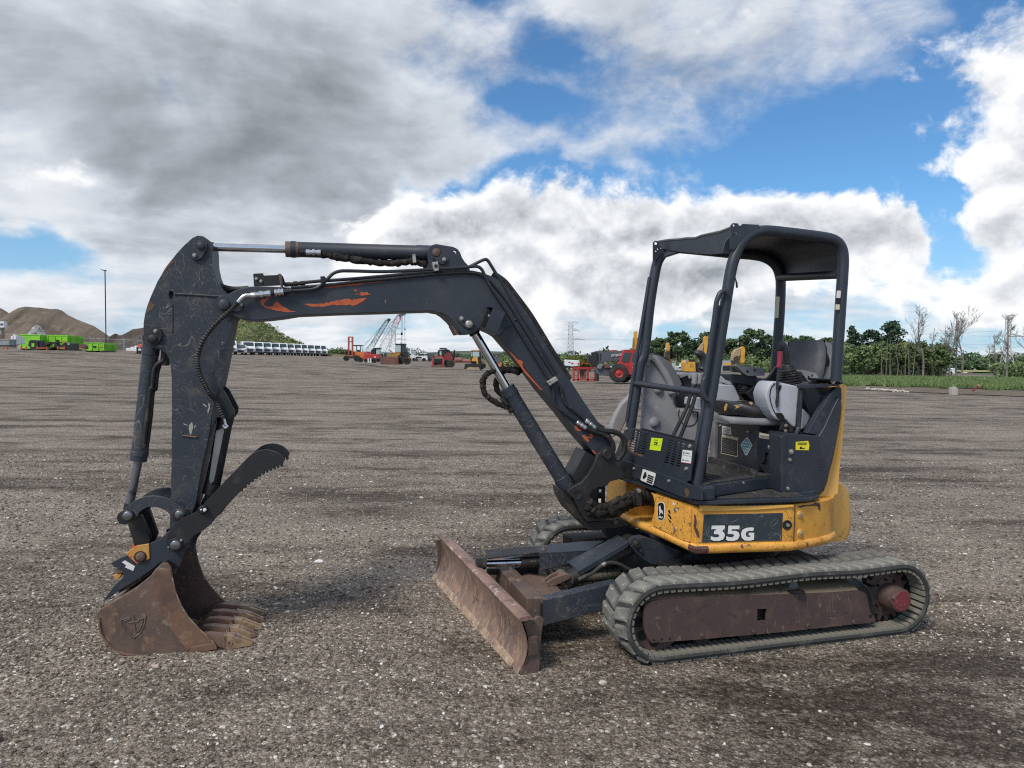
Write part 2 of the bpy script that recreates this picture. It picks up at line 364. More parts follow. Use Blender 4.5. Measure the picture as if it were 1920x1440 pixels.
# ================================================================== ground
def smoothstep(a, b, x):
    t = np.clip((x - a) / (b - a), 0, 1); return t * t * (3 - 2 * t)
def zt(x, y):
    x = np.asarray(x, float); y = np.asarray(y, float)
    z = 2.3 * (1 - np.exp(-np.maximum(0, -x - 14) / 28)) * smoothstep(18, 105, y)
    z = z - .010 * np.maximum(0, np.minimum(y, 420) - 46) * smoothstep(4, 20, x) * (1 - .0 * y)
    z = z - .0025 * np.maximum(0, np.minimum(y, 420) - 150) * (1 - smoothstep(4, 20, x)) * smoothstep(-60, -20, x)
    return z
def ztf(x, y): return float(zt(x, y))
def gpx(px, d): return (px - 960) / FPX * d
def grid_mesh(name, X, Y, Z, mat, smooth=True):
    n, m = X.shape
    co = np.stack([X, Y, Z], -1).reshape(-1, 3)
    i = np.arange(n * m).reshape(n, m)
    f = np.stack([i[:-1, :-1], i[1:, :-1], i[1:, 1:], i[:-1, 1:]], -1).reshape(-1, 4)
    return np_mesh(name, co, f, mat, smooth)
def np_mesh(name, co, f, mat, smooth=True):
    k = f.shape[1]; me = bpy.data.meshes.new(name)
    me.vertices.add(len(co)); me.vertices.foreach_set('co', np.ascontiguousarray(co, np.float32).ravel())
    me.loops.add(f.size); me.loops.foreach_set('vertex_index', np.ascontiguousarray(f, np.int32).ravel())
    me.polygons.add(len(f)); me.polygons.foreach_set('loop_start', np.arange(0, f.size, k, dtype=np.int32))
    me.polygons.foreach_set('use_smooth', np.full(len(f), smooth))
    me.update(calc_edges=True); me.validate()
    me.materials.append(mat); o = bpy.data.objects.new(name, me); COL.objects.link(o); return o

PATCHES = [(720, 878, .9, .22, .8), (690, 960, 1.0, .45, .75), (620, 905, 1.2, .3, .4), (960, 800, 2.5, .5, .45), (430, 760, 3., .6, .45), (1700, 880, 1.5, .6, .6), (1800, 950, .8, .4, .5), (1720, 1345, .9, .26, .95), (1500, 1415, .8, .16, .8), (640, 1310, 1.5, .40, .30), (1050, 1385, 1.2, .25, .5), (1600, 1310, 1.1, .36, .95), (1460, 1355, .8, .2, .8), (1400, 1300, .9, .22, .9), (1760, 1250, .9, .30, .95),
           (1150, 1330, .6, .16, .75), (1850, 1400, .6, .26, .9), (1560, 1400, .7, .22, .75), (250, 1285, .5, .12, .5), (80, 1330, .4, .2, .5), (720, 1370, .5, .12, .6), (960, 1400, .4, .1, .7), (560, 1140, .35, .18, .5), (1060, 1190, .40, .40, .8), (1480, 1245, 1.0, .14, .8), (760, 1120, .5, .35, .45), (1250, 760, 3., .7, .4), (800, 745, 5., .8, .4), (200, 820, 1.5, .4, .35)]
def ground_hit(px, py):
    r_ = ray(px, py); k = -EYE / r_.z; return r_.x * k, r_.y * k
PATCH_XY = [ground_hit(a, b) + (c, d, e) for a, b, c, d, e in PATCHES]
def gravel_material():
    m = bpy.data.materials.new('gravel'); m.use_nodes = True; T = NT(m.node_tree); bs = m.node_tree.nodes['Principled BSDF']
    co = T.node('ShaderNodeTexCoord').outputs['Object']
    flat = T.vmath('MULTIPLY', co, (1, 1, 0))
    big = T.noise(flat, .22, 5, .6); patch = T.noise(T.vmath('MULTIPLY', flat, (.55, 1.0, 0)), 1.1, 8, .66, .8)
    grain = T.noise(T.vmath('MULTIPLY', flat, (1.0, 2.2, 0)), 5., 6, .7)
    streak = T.noise(T.vmath('MULTIPLY', flat, (.10, .75, 0)), 1.0, 6, .62)
    streak2 = T.noise(T.vmath('MULTIPLY', flat, (.35, 2.6, 0)), 1.0, 5, .6)
    mid = T.noise(flat, 2.3, 6, .62)
    dirt = T.rng(T.math('ADD', T.math('MULTIPLY', big, .22), T.math('ADD', T.math('MULTIPLY', patch, .44), T.math('MULTIPLY_ADD', streak, .34, T.math('MULTIPLY_ADD', streak2, .22, T.math('MULTIPLY', grain, .22))))), .615, .83)
    c = T.mix(dirt, (.262, .232, .194, 1), (.088, .068, .053, 1))
    wq = T.vmath('MULTIPLY', T.vmath('SUBTRACT', T.noise(flat, 1.6, 7, .66, .3, 1), (.5, .5, .5)), (1.5, .75, 0))
    gx, gy, _ = T.sep(T.vmath('ADD', flat, wq)); tot = None
    for (px_, py_, ra_, rb_, st_) in PATCH_XY:
        u = T.math('MULTIPLY', T.math('SUBTRACT', gx, px_), 1 / ra_); v = T.math('MULTIPLY', T.math('SUBTRACT', gy, py_), 1 / rb_)
        e_ = T.math('MULTIPLY', T.math('EXPONENT', T.math('MULTIPLY', T.math('MULTIPLY_ADD', u, u, T.math('MULTIPLY', v, v)), -.8)), st_ * 1.25)
        tot = e_ if tot is None else T.math('MAXIMUM', tot, e_)
    tot = T.math('MULTIPLY', tot, T.rng(grain, .25, .62, .55, 1.1))
    dirt = T.math('MAXIMUM', dirt, tot, clamp=True)
    c = T.mix(dirt, (.315, .258, .202, 1), (.066, .047, .034, 1))
    # stones of three sizes, each with its own tone
    hs = []
    for sc_, amt, thr in ((34, .8, .30), (75, .85, .38), (150, .7, .45)):
        n = T.node('ShaderNodeTexVoronoi', feature='F1'); T.put(n.inputs['Vector'], T.vmath('ADD', flat, T.vmath('MULTIPLY', T.noise(flat, sc_ * .7, 2, .5, 0, 1), (.012, .012, 0)))); T.put(n.inputs['Scale'], sc_)
        rnd = T.sep(n.outputs['Color'])
        tone = T.rng(rnd[0], 0, 1, .36, 1.75, False)
        sel = T.math('MULTIPLY', T.rng(n.outputs['Distance'], .62, .36), T.rng(rnd[1], thr, thr + .05))
        stone = T.mix(1., T.mix(T.rng(rnd[2], .88, .91), (.285, .240, .195, 1), (.62, .58, .51, 1)), T.comb(tone, tone, tone), 'MULTIPLY')
        c = T.mix(T.math('MULTIPLY', sel, T.math('MULTIPLY_ADD', dirt, -.70, amt)), c, stone)
        c = T.mix(1., c, T.comb(*[T.rng(n.outputs['Distance'], .50, .85, 1.04, .62)] * 3), 'MULTIPLY')  # crevice shade between the stones, multiplied into the colour
        hs.append(T.math('MULTIPLY', T.math('SUBTRACT', .7, n.outputs['Distance']), 1 / sc_))
    fine = T.noise(flat, 420, 3, .6)
    c = T.mix(1., c, T.comb(*[T.rng(fine, .25, .75, .72, 1.28, False)] * 3), 'MULTIPLY')
    T.put(bs.inputs['Base Color'], c); T.put(bs.inputs['Roughness'], T.rng(dirt, 0, 1, .92, .80)); bs.inputs['Specular IOR Level'].default_value = .25
    b = T.node('ShaderNodeBump'); b.inputs['Strength'].default_value = .9; b.inputs['Distance'].default_value = .6
    T.put(b.inputs['Height'], T.math('ADD', hs[0], T.math('ADD', hs[1], hs[2])))
    T.l.new(b.outputs[0], bs.inputs['Normal'])
    return m
M_GRAVEL = gravel_material()
rad = np.concatenate([np.linspace(.3, 12, 40), np.geomspace(12.6, 4200, 120)]); ang = np.linspace(0, 2 * math.pi, 181)
RR, AA = np.meshgrid(rad, ang, indexing='ij'); GX, GY = RR * np.sin(AA), RR * np.cos(AA)
rng0 = np.random.default_rng(5)
GZ = zt(GX, GY) + np.where(RR < 14, .010 * np.sin(GX * 1.7 + .6) * np.sin(GY * 1.3), 0) * 0
structure(grid_mesh('gravel_yard', GX, GY, GZ, M_GRAVEL))

# loose stones lying on the yard near the camera
def stones(n, dmin, dmax, smin, smax, seed):
    g = np.random.default_rng(seed)
    d = np.sqrt(g.uniform(dmin ** 2, dmax ** 2, n)); x = g.uniform(-.78, .78, n) * d
    clump = .5 + .5 * np.sin(x * 2.1 + np.sin(d * 1.7) * 2) * np.sin(d * 2.6 + x)
    pd = np.zeros(n)
    for (a_, b_, ra_, rb_, st_) in PATCH_XY: pd = np.maximum(pd, st_ * np.exp(-.8 * (((x - a_) / ra_) ** 2 + ((d - b_) / rb_) ** 2)))
    keep = g.random(n) < (.35 + .65 * clump) * np.clip(1 - 1.1 * pd, .06, 1); d, x = d[keep], x[keep]; n = len(d)
    s = smin + (smax - smin) * g.random(n) ** 3.2
    phi = (1 + 5 ** .5) / 2
    ico = np.array([(-1, phi, 0), (1, phi, 0), (-1, -phi, 0), (1, -phi, 0), (0, -1, phi), (0, 1, phi), (0, -1, -phi), (0, 1, -phi), (phi, 0, -1), (phi, 0, 1), (-phi, 0, -1), (-phi, 0, 1)]) / 1.902
    fa = np.array([(0, 11, 5), (0, 5, 1), (0, 1, 7), (0, 7, 10), (0, 10, 11), (1, 5, 9), (5, 11, 4), (11, 10, 2), (10, 7, 6), (7, 1, 8), (3, 9, 4), (3, 4, 2), (3, 2, 6), (3, 6, 8), (3, 8, 9), (4, 9, 5), (2, 4, 11), (6, 2, 10), (8, 6, 7), (9, 8, 1)])
    v = ico[None] * (1 + g.uniform(-.32, .25, (n, 12, 1)))
    v = v * np.stack([g.uniform(.7, 1.35, n), g.uniform(.6, 1.0, n), g.uniform(.38, .75, n)], -1)[:, None]
    th = g.uniform(0, 6.28, n); c, s_ = np.cos(th)[:, None], np.sin(th)[:, None]
    v = np.stack([v[..., 0] * c - v[..., 1] * s_, v[..., 0] * s_ + v[..., 1] * c, v[..., 2]], -1) * s[:, None, None]
    v += np.stack([x, d, zt(x, d) + s * .22], -1)[:, None]
    return v.reshape(-1, 3), (fa[None] + (np.arange(n) * 12)[:, None, None]).reshape(-1, 3)
def stone_material():
    m = bpy.data.materials.new('loose_stone'); m.use_nodes = True; T = NT(m.node_tree); bs = m.node_tree.nodes['Principled BSDF']
    r_ = T.node('ShaderNodeNewGeometry').outputs['Random Per Island']
    ra = T.node('ShaderNodeValToRGB'); T.put(ra.inputs[0], r_); e = ra.color_ramp.elements
    e[0].position = 0; e[0].color = (.075, .058, .045, 1); e[1].position = 1; e[1].color = (.78, .74, .67, 1)
    for p_, c_ in ((.35, (.130, .106, .083)), (.62, (.215, .182, .147)), (.84, (.31, .27, .222)), (.93, (.42, .38, .325)), (.96, (.62, .58, .52))): q = e.new(p_); q.color = c_ + (1,)
    co = T.node('ShaderNodeTexCoord').outputs['Object']
    T.put(bs.inputs['Base Color'], T.mix(1., ra.outputs[0], T.comb(*[T.rng(T.noise(co, 160, 3), .3, .7, .75, 1.2, False)] * 3), 'MULTIPLY'))
    bs.inputs['Roughness'].default_value = .85; bs.inputs['Specular IOR Level'].default_value = .25
    return m
M_STONE = stone_material()
a = stones(56000, 2.6, 5.2, .0032, .0135, 1); b_ = stones(50000, 5.0, 12, .0048, .017, 2); c_ = stones(1300, 2.6, 9, .011, .022, 3)
cos_, fs_ = [], []; o_ = 0
for v_, f_ in (a, b_, c_): cos_.append(v_); fs_.append(f_ + o_); o_ += len(v_)
gs = np_mesh('loose_gravel', np.concatenate(cos_), np.concatenate(fs_), M_STONE, False); gs['kind'] = 'stuff'
gs['label'] = 'loose grey and white gravel stones on the yard'

# ================================================================== THE MINI EXCAVATOR
X0, Y0 = 1.40734, 4.99456
YU, YT = R(11.3), R(16.567)
ZM = {'': (0, 0, 1.), 'A': (160, 420, .21875), 'B': (160, 720, .21875), 'C': (160, 960, .21875), 'D': (480, 420, .21875), 'E': (820, 460, .21875),
      'F': (900, 700, .21875), 'G': (780, 940, .239589), 'H': (1100, 960, .21875), 'I': (1400, 960, .21875), 'J': (1200, 400, .21875),
      'K': (1140, 630, .1354167), 'L': (1340, 620, .1354167), 'M': (1140, 770, .1354167), 'N': (1320, 770, .15625), 'O': (1040, 860, .15625), 'Q': (1300, 880, .1666667)}
def pt(z, xy, yaw=YU, y=None, x=None, h=None, vp=None):
    """survey point -> machine coordinates, on the plane y=, x=, height h= or the upright plane through two plan points vp="""
    zx, zy, s = ZM[z]
    d = ray(zx + xy[0] * s, zy + xy[1] * s)
    c, sn = math.cos(yaw), math.sin(yaw)
    o = Vector((-X0, -Y0, EYE))
    ol = Vector((c * o.x + sn * o.y, -sn * o.x + c * o.y, o.z)); dl = Vector((c * d.x + sn * d.y, -sn * d.x + c * d.y, d.z))
    if y is not None: t = (y - ol.y) / dl.y
    elif x is not None: t = (x - ol.x) / dl.x
    elif h is not None: t = (h - ol.z) / dl.z
    else:
        (ax, ay), (bx, by) = vp; nx, ny = by - ay, ax - bx
        t = ((ax - ol.x) * nx + (ay - ol.y) * ny) / (dl.x * nx + dl.y * ny)
    return ol + dl * t
def tr(z, pts, yaw=YU, **k): return [pt(z, q, yaw, **k) for q in pts]

ex = thing('mini_excavator', 'yellow and charcoal mini excavator with its bucket resting on the gravel', 'excavator', (X0, Y0, 0), YU)
EXT = YT - YU
def under(o): o.rotation_euler = (0, 0, EXT); return o        # undercarriage stands turned a little against the house
def plate(name, z, pts, y0, y1, mat, parent=ex, holes=(), bevel=.003, yaw=YU, yt=None):
    """a steel plate cut to a side-view outline (taken at its near face y0) and y1-y0 thick"""
    b = MB().prism(tr(z, pts, yaw, y=y0 if yt is None else yt), (0, y1 - y0, 0), [tr(z, hh, yaw, y=y0 if yt is None else yt) for hh in holes])
    if yt is not None: b.v = [(v[0], v[1] - yt + y0, v[2]) for v in b.v]
    return b.build(name, mat, parent, bevel)
def rod(name, a, b, r, mat, parent=ex, seg=18, bevel=0.): return MB().cyl(a, b, r, seg).build(name, mat, parent, bevel)
def pin(name, z, xy, r, y0, y1, mat, parent, yaw=YU):
    p_ = pt(z, xy, yaw, y=y0); q = V(p_.x, y1, p_.z); ax = q - p_
    return MB().lathe(p_, ax, [(0, r * .82), (r * .15, r), (ax.length, r)], 16).build(name, mat, parent, sharp=50)
def bolt(z, xy, r, y, mat, parent, yaw=YU, t=.014):
    p_ = pt(z, xy, yaw, y=y - t)
    b = MB().lathe(p_ + V(0, t * .5, 0), (0, 1, 0), [(0, r), (t * .5, r)], 12)
    b.lathe(p_, (0, 1, 0), [(0, r * .62), (t * .12, r * .7), (t * .55, r * .7)], 6)
    return b.build('bolt', mat, parent)
def ring_pts(z, c, r, n=14, a0=0, a1=360):
    return [(c[0] + r * math.cos(R(a0 + (a1 - a0) * i / n)), c[1] + r * math.sin(R(a0 + (a1 - a0) * i / n))) for i in range(n if a1 - a0 == 360 else n + 1)]
def curved(pts, k=4): return [tuple(q)[:2] for q in smooth_path([(a, b, 0) for a, b in pts], k)]

# ---- arm (dipper)
arm_out = [(160 + x * .21875, 420 + y * .21875) for x, y in [(920, 118), (962, 100), (1010, 105), (1050, 132), (1078, 172), (1086, 230), (1087, 290), (1092, 360), (1110, 440), (1140, 515), (1175, 565), (1215, 600), (1290, 640), (1285, 790),
            (1262, 830), (1222, 1030), (1180, 1250), (1140, 1440)]]
arm_out += [(160 + x * .21875, 720 + y * .21875) for x, y in [(1110, 180), (1085, 260), (1060, 430), (1000, 690), (945, 1020), (905, 1130), (840, 1290), (790, 1420), (740, 1420), (722, 1330), (725, 1230), (733, 930), (740, 600), (742, 200), (741, 0)]]
arm_out += [(160 + x * .21875, 420 + y * .21875) for x, y in [(740, 1320), (732, 1220), (715, 1150), (690, 1105), (645, 1078), (590, 1062), (545, 1045), (512, 1015), (500, 950), (499, 850), (512, 770), (535, 690), (562, 620), (620, 490), (675, 400), (730, 320), (790, 245), (850, 180)]]
hole_arm = [(160 + (735 + 22 * math.cos(a)) * .21875, 420 + (608 + 38 * math.sin(a)) * .21875) for a in np.linspace(0, 2 * math.pi, 13)[:-1]]
arm = plate('arm', '', arm_out, -.10, .10, M_ARM, holes=[hole_arm], bevel=0)
weld = MB().tube(tr('A', [(765, 598), (900, 604), (1100, 618), (1200, 622)], y=-.101), .007, 8).tube(tr('A', [(745, 690), (747, 800), (745, 930)], y=-.100), .005, 8)
weld.build('weld_bead', M_ARM, arm)
plate('keeper_plate', 'A', [(905, 225), (940, 160), (990, 135), (1040, 160), (1045, 210), (1000, 290), (960, 312), (915, 300), (900, 265)], -.118, -.101, M_DARK, arm)
pin('pivot_pin', 'A', (987, 185), .022, -.130, -.105, M_DARK, arm); bolt('A', (932, 264), .011, -.119, M_ZINC, arm)
plate('keeper_plate', 'A', curved([(520, 985), (540, 910), (590, 875), (640, 900), (655, 950), (635, 1010), (590, 1040), (540, 1030), (520, 985)], 3)[:-1], -.120, -.101, M_BLACK, arm)
pin('pivot_pin', 'A', (570, 985), .026, -.134, -.105, M_BLACK, arm); bolt('A', (597, 915), .011, -.121, M_ZINC, arm)
plate('worn_patch', 'A', [(553, 660), (597, 693), (570, 735), (528, 765), (520, 758)], -.1015, -.1003, M_BROWNW, arm, bevel=0)
plate('worn_patch', 'A', [(740, 305), (757, 322), (735, 345), (708, 368), (690, 398), (668, 425), (660, 420), (690, 370)], -.1015, -.1003, M_BROWNW, arm, bevel=0)
MB().tube(tr('B', [(830, 415), (832, 440), (940, 455), (958, 450), (950, 435)], y=-.104), .0045, 8).build('wire_hook', M_RUST, arm)
M_SCRAPE = material('bare_scrape', (.34, .33, .30), .5)
for poly in ([(1005, 165), (1030, 178), (1048, 200), (1015, 185)], [(1050, 160), (1070, 175), (1066, 215), (1050, 260), (1046, 225), (1058, 195)], [(890, 350), (915, 325), (925, 370), (905, 440), (893, 420), (885, 380)], [(840, 335), (875, 352), (880, 362), (842, 345)], [(930, 370), (945, 350), (950, 358), (935, 380)]):
    MB().prism(tr('B', poly, y=-.1014), (0, .001, 0)).build('scraped_paint', M_SCRAPE, arm)

# ---- boom
boom_out = [(480 + x * .21875, 420 + y * .21875) for x, y in [(-275, 690), (-285, 735), (-262, 765), (-220, 782), (-160, 803), (-110, 822), (-20, 825), (80, 820), (220, 803), (340, 783), (700, 768), (1100, 757), (1500, 744)]]
boom_out += [(820 + x * .21875, 460 + y * .21875) for x, y in [(10, 572), (55, 600), (110, 650), (150, 700), (180, 740), (225, 762), (290, 760), (340, 735), (375, 716), (410, 720), (470, 745), (520, 775), (620, 890), (760, 1060), (900, 1250), (1060, 1440)]]
boom_out += [(900 + x * .21875, 700 + y * .21875) for x, y in [(830, 520), (1000, 712), (1060, 735), (1130, 720), (1165, 660), (1140, 600), (1085, 560), (1000, 400), (900, 255), (800, 100)]]
boom_out += [(820 + x * .21875, 460 + y * .21875) for x, y in [(1100, 1110), (950, 880), (780, 590), (620, 380), (560, 310), (450, 258), (380, 232), (300, 215), (200, 215), (60, 225)]]
boom_out += [(480 + x * .21875, 420 + y * .21875) for x, y in [(1500, 438), (1200, 468), (900, 500), (600, 527), (330, 545), (0, 531), (-60, 538), (-160, 562), (-230, 595), (-260, 630)]]
boom = plate('boom', '', boom_out, -.12, .12, M_DARK, bevel=.004)
pin('pivot_pin', 'A', (1187, 692), .034, -.150, -.121, M_DARK, boom)
plate('keeper_plate', 'A', [(1120, 690), (1130, 630), (1190, 605), (1250, 625), (1330, 660), (1360, 690), (1350, 735), (1310, 752), (1240, 752), (1180, 770), (1130, 740)], -.131, -.121, M_DARK, boom)
bolt('A', (1330, 690), .011, -.132, M_ZINC, boom)
for z, poly in [('D', [(38, 660), (55, 643), (120, 629), (82, 660), (66, 690), (100, 710), (150, 705), (148, 684), (180, 664), (205, 680), (222, 703), (262, 722), (290, 742), (348, 750), (270, 757), (170, 742), (85, 718), (46, 692)]),
                ('D', [(413, 688), (440, 683), (520, 686), (556, 680), (582, 684), (598, 672), (625, 678), (640, 664), (672, 662), (690, 652), (720, 654), (752, 644), (800, 640), (822, 655), (838, 645), (880, 640), (900, 637), (952, 631), (925, 658), (880, 682), (858, 694), (828, 702), (806, 690), (772, 698), (742, 694), (690, 698), (662, 690), (640, 697), (580, 709), (480, 708)]),
                ('D', [(833, 606), (868, 598), (888, 602), (900, 582), (930, 586), (955, 583), (965, 598), (995, 594), (968, 606), (930, 612), (904, 616), (886, 603)]), ('D', [(838, 562), (868, 564), (862, 580), (850, 578)]),
                ('D', [(580, 543), (620, 533), (700, 526), (850, 513), (950, 503), (1120, 486), (1060, 497), (945, 508), (880, 524), (760, 530), (700, 540), (640, 546)]),
                ('D', [(1104, 655), (1112, 648), (1117, 668), (1106, 678)]),
                ('E', [(606, 898), (640, 925), (690, 980), (712, 985), (735, 1000), (728, 1020), (740, 1052), (775, 1096), (830, 1160), (900, 1238), (890, 1242), (830, 1180), (745, 1088), (700, 1020), (660, 968)]),
                ('F', [(808, 448), (828, 455), (842, 472), (868, 482), (868, 497), (840, 495), (818, 480)]), ('F', [(872, 530), (902, 528), (915, 548), (932, 572), (932, 588), (908, 577), (886, 552)]),
                ('F', [(935, 530), (945, 515), (965, 522), (972, 545), (958, 560), (918, 553), (915, 543), (950, 545)]), ('F', [(955, 658), (972, 660), (1003, 690), (985, 694)])]:
    MB().prism(tr(z, poly, y=-.1215), (0, .001, 0)).build('chipped_paint', M_ORANGE, boom)
MB().tube(tr('E', [(518, 768), (632, 682)], y=-.121), .006, 8).tube(tr('E', [(655, 645), (697, 622)], y=-.121), .006, 8).build('weld_bead', M_DARK, boom)
# cylinder bracket on top of the boom: two plates
brk = [(1450, 400), (1455, 378), (1480, 350), (1472, 290), (1473, 240), (1485, 205), (1510, 180), (1545, 171), (1620, 184), (1690, 195), (1728, 214), (1750, 245), (1765, 285), (1790, 325), (1825, 360), (1835, 400)]
for y0, y1 in ((-.085, -.06), (.06, .085)):
    plate('cylinder_bracket', 'D', brk, y0, y1, M_DARK, boom, holes=[ring_pts('D', (1702, 241), 16)], yt=-.085)
pin('pivot_pin', 'D', (1548, 242), .026, -.100, .10, M_RUST, boom)
plate('keeper_plate', 'D', [(1505, 285), (1560, 330), (1600, 350), (1640, 330), (1650, 300), (1635, 275), (1600, 262), (1590, 250), (1550, 285)], -.096, -.086, M_DARK, boom)
bolt('D', (1613, 300), .012, -.097, M_ZINC, boom)
# lug of the boom cylinder
lug = [(1500, 746), (1600, 752), (1680, 765), (1760, 790), (1830, 830), (1900, 890), (1890, 925), (1850, 940), (1800, 945), (1762, 938), (1735, 900), (1700, 845), (1650, 795), (1590, 762)]
plate('boom_lug', 'D', lug, -.126, -.095, M_DARK, boom); plate('boom_lug', 'D', lug, .085, .11, M_DARK, boom, yt=-.126)
plate('keeper_plate', 'D', [(1728, 830), (1735, 800), (1765, 780), (1800, 790), (1850, 820), (1880, 860), (1860, 895), (1820, 905), (1780, 880)], -.137, -.127, M_DARK, boom)
pin('pivot_pin', 'D', (1828, 858), .024, -.152, -.12, M_ZINC, boom); bolt('D', (1762, 808), .013, -.138, M_ZINC, boom)
plate('rubber_stop', 'D', [(1675, 870), (1705, 852), (1735, 900), (1765, 940), (1720, 952)], -.09, .09, M_RUST, boom)
# channel that shields the work lamp
lampg = MB(); outl = tr('E', [(438, 520), (482, 528), (585, 570), (590, 592), (512, 758), (410, 712), (366, 694)], y=-.20)
lampg.prism(tr('E', [(482, 528), (585, 572), (512, 756), (412, 712)], y=-.20), (0, .010, 0)); lampg.prism(tr('E', [(438, 518), (482, 528), (585, 572), (578, 580), (480, 538), (440, 528)], y=-.20), (0, .085, 0)); lampg.prism(tr('E', [(366, 694), (412, 712), (512, 756), (506, 764), (408, 722), (364, 704)], y=-.20), (0, .085, 0))
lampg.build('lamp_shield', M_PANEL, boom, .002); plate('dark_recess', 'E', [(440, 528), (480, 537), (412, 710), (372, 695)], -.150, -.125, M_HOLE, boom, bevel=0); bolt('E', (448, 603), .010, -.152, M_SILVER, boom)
# end bracket with coupler holder
cb = plate('coupler_bracket', 'A', [(1438, 425), (1522, 421), (1527, 441), (1640, 436), (1668, 424), (1695, 450), (1714, 508), (1700, 524), (1560, 530), (1444, 531)], -.075, -.06, M_BLACK, boom)
bolt('A', (1463, 467), .009, -.076, M_ZINC, cb); bolt('A', (1503, 488), .009, -.076, M_ZINC, cb)
plate('coupler_bracket', 'A', [(1655, 425), (1672, 423), (1698, 605), (1684, 612)], -.15, -.075, M_RUST, boom)
# rigid pipes along the boom
def pipe(name, segs, r, mat, parent, y=-.14, k=4, seg=9):
    pts = []
    for z, l in segs: pts += tr(z, l, y=y)
    return MB().tube(smooth_path(pts, k), r, seg).build(name, mat, parent)
pipe('hydraulic_pipe', [('D', [(300, 572), (420, 566), (500, 556), (550, 530), (620, 462), (660, 425), (720, 404), (820, 402), (1100, 408), (1400, 395), (1600, 382), (1790, 372)]), ('E', [(290, 182), (345, 182), (385, 212), (420, 290), (470, 375), (560, 510), (660, 670), (760, 830), (860, 990), (945, 1135)])], .0105, M_TUBE, boom)
pipe('hydraulic_pipe', [('D', [(240, 522), (330, 514), (430, 500), (560, 488), (700, 480), (900, 464), (1100, 446), (1300, 428), (1500, 412), (1700, 396), (1800, 390)])], .0105, M_TUBE, boom, y=-.10)
pipe('hydraulic_pipe', [('D', [(300, 545), (560, 528), (900, 490), (1200, 462), (1500, 432), (1800, 412)]), ('E', [(250, 232), (330, 238), (400, 262), (450, 300), (520, 380), (600, 480), (700, 640), (800, 800), (900, 960), (1000, 1112)])], .0095, M_TUBE, boom, y=-.128)
pipe('hydraulic_pipe', [('E', [(280, 182), (360, 140), (408, 122), (432, 130), (462, 175), (520, 270), (580, 370), (650, 492), (740, 640), (840, 800), (950, 985), (1020, 1100)])], .0105, M_TUBE, boom, y=-.115)
pipe('hydraulic_pipe', [('F', [(622, 115), (630, 180), (632, 250), (660, 292), (720, 335), (805, 392), (835, 412)])], .0085, M_TUBE, boom)
pipe('hydraulic_pipe', [('F', [(690, 110), (702, 170), (715, 230), (745, 275), (820, 330), (885, 385), (905, 400)])], .0085, M_TUBE, boom)
pipe('hydraulic_pipe', [('E', [(500, 740), (505, 735)]), ], .001, M_TUBE, boom) if False else None
clampb = plate('pipe_clamp', 'F', [(574, 72), (652, 26), (674, 58), (598, 108)], -.165, -.122, M_ZINC, boom); bolt('F', (628, 66), .014, -.166, M_SILVER, clampb)
clampb = plate('pipe_clamp', 'D', [(1508, 328), (1560, 320), (1570, 400), (1526, 405)], -.165, -.10, M_ZINC, boom); bolt('D', (1545, 358), .011, -.166, M_BLACK, clampb)
clampb = plate('pipe_clamp', 'D', [(550, 448), (590, 446), (598, 500), (556, 505)], -.155, -.09, M_BLACK, boom)
def fitting(z, a, b, r, mat, y, parent):
    A_, B_ = pt(z, a, y=y), pt(z, b, y=y); L_ = (B_ - A_).length
    return MB().lathe(A_, B_ - A_, [(0, r * .8), (L_ * .05, r), (L_ * .28, r), (L_ * .3, r * .8), (L_ * .42, r * .8), (L_ * .44, r * 1.12), (L_ * .62, r * 1.12), (L_ * .64, r * .85), (L_ * .76, r * .85), (L_ * .78, r), (L_, r)], 10).build('hose_fitting', mat, parent)
fitting('F', (828, 415), (908, 470), .016, M_SILVER, -.14, boom); fitting('F', (905, 398), (990, 470), .016, M_SILVER, -.14, boom)
fitting('F', (930, 345), (990, 425), .013, M_SILVER, -.10, boom)
fitting('A', (1415, 613), (1590, 595), .019, M_SILVER, -.15, boom); fitting('A', (1620, 588), (1700, 582), .020, M_SILVER, -.15, boom); fitting('A', (1590, 596), (1625, 590), .015, M_BLACK, -.15, boom); fitting('A', (1705, 582), (1770, 574), .016, M_BLACK, -.15, boom)
fitting('D', (245, 520), (420, 505), .014, M_GRIME, -.10, boom)
MB().tube(smooth_path(tr('A', [(1300, 684), (1335, 640), (1370, 615), (1420, 612)], y=-.155), 4), .0125, 10).build('pipe_elbow', M_SILVER, boom)
bundle = MB()
for oy, off in ((-.05, 0), (0, 12), (.05, 4)):
    bundle.tube(smooth_path([q + V(0, 0, 0) for q in tr('E', [(470 + off, 250), (560 + off, 312), (625 + off, 392), (700 + off, 490), (775 + off, 592), (850 + off, 712), (950 + off, 880), (1050 + off, 1040), (1118 + off, 1150)], y=oy - .04)], 4), .022, 8)
bundle.build('hose_sleeve', M_SLEEVE, boom)
pipe('hydraulic_hose', [('E', [(1105, 1140), (1180, 1260), (1250, 1370), (1300, 1440)]), ('F', [(1000, 430), (1060, 470)])], .014, M_HOSE, boom, y=-.06)
pipe('hydraulic_hose', [('E', [(1070, 1120), (1160, 1240), (1230, 1340)]), ('F', [(900, 330), (930, 350)])], .012, M_HOSE, boom, y=-.09)

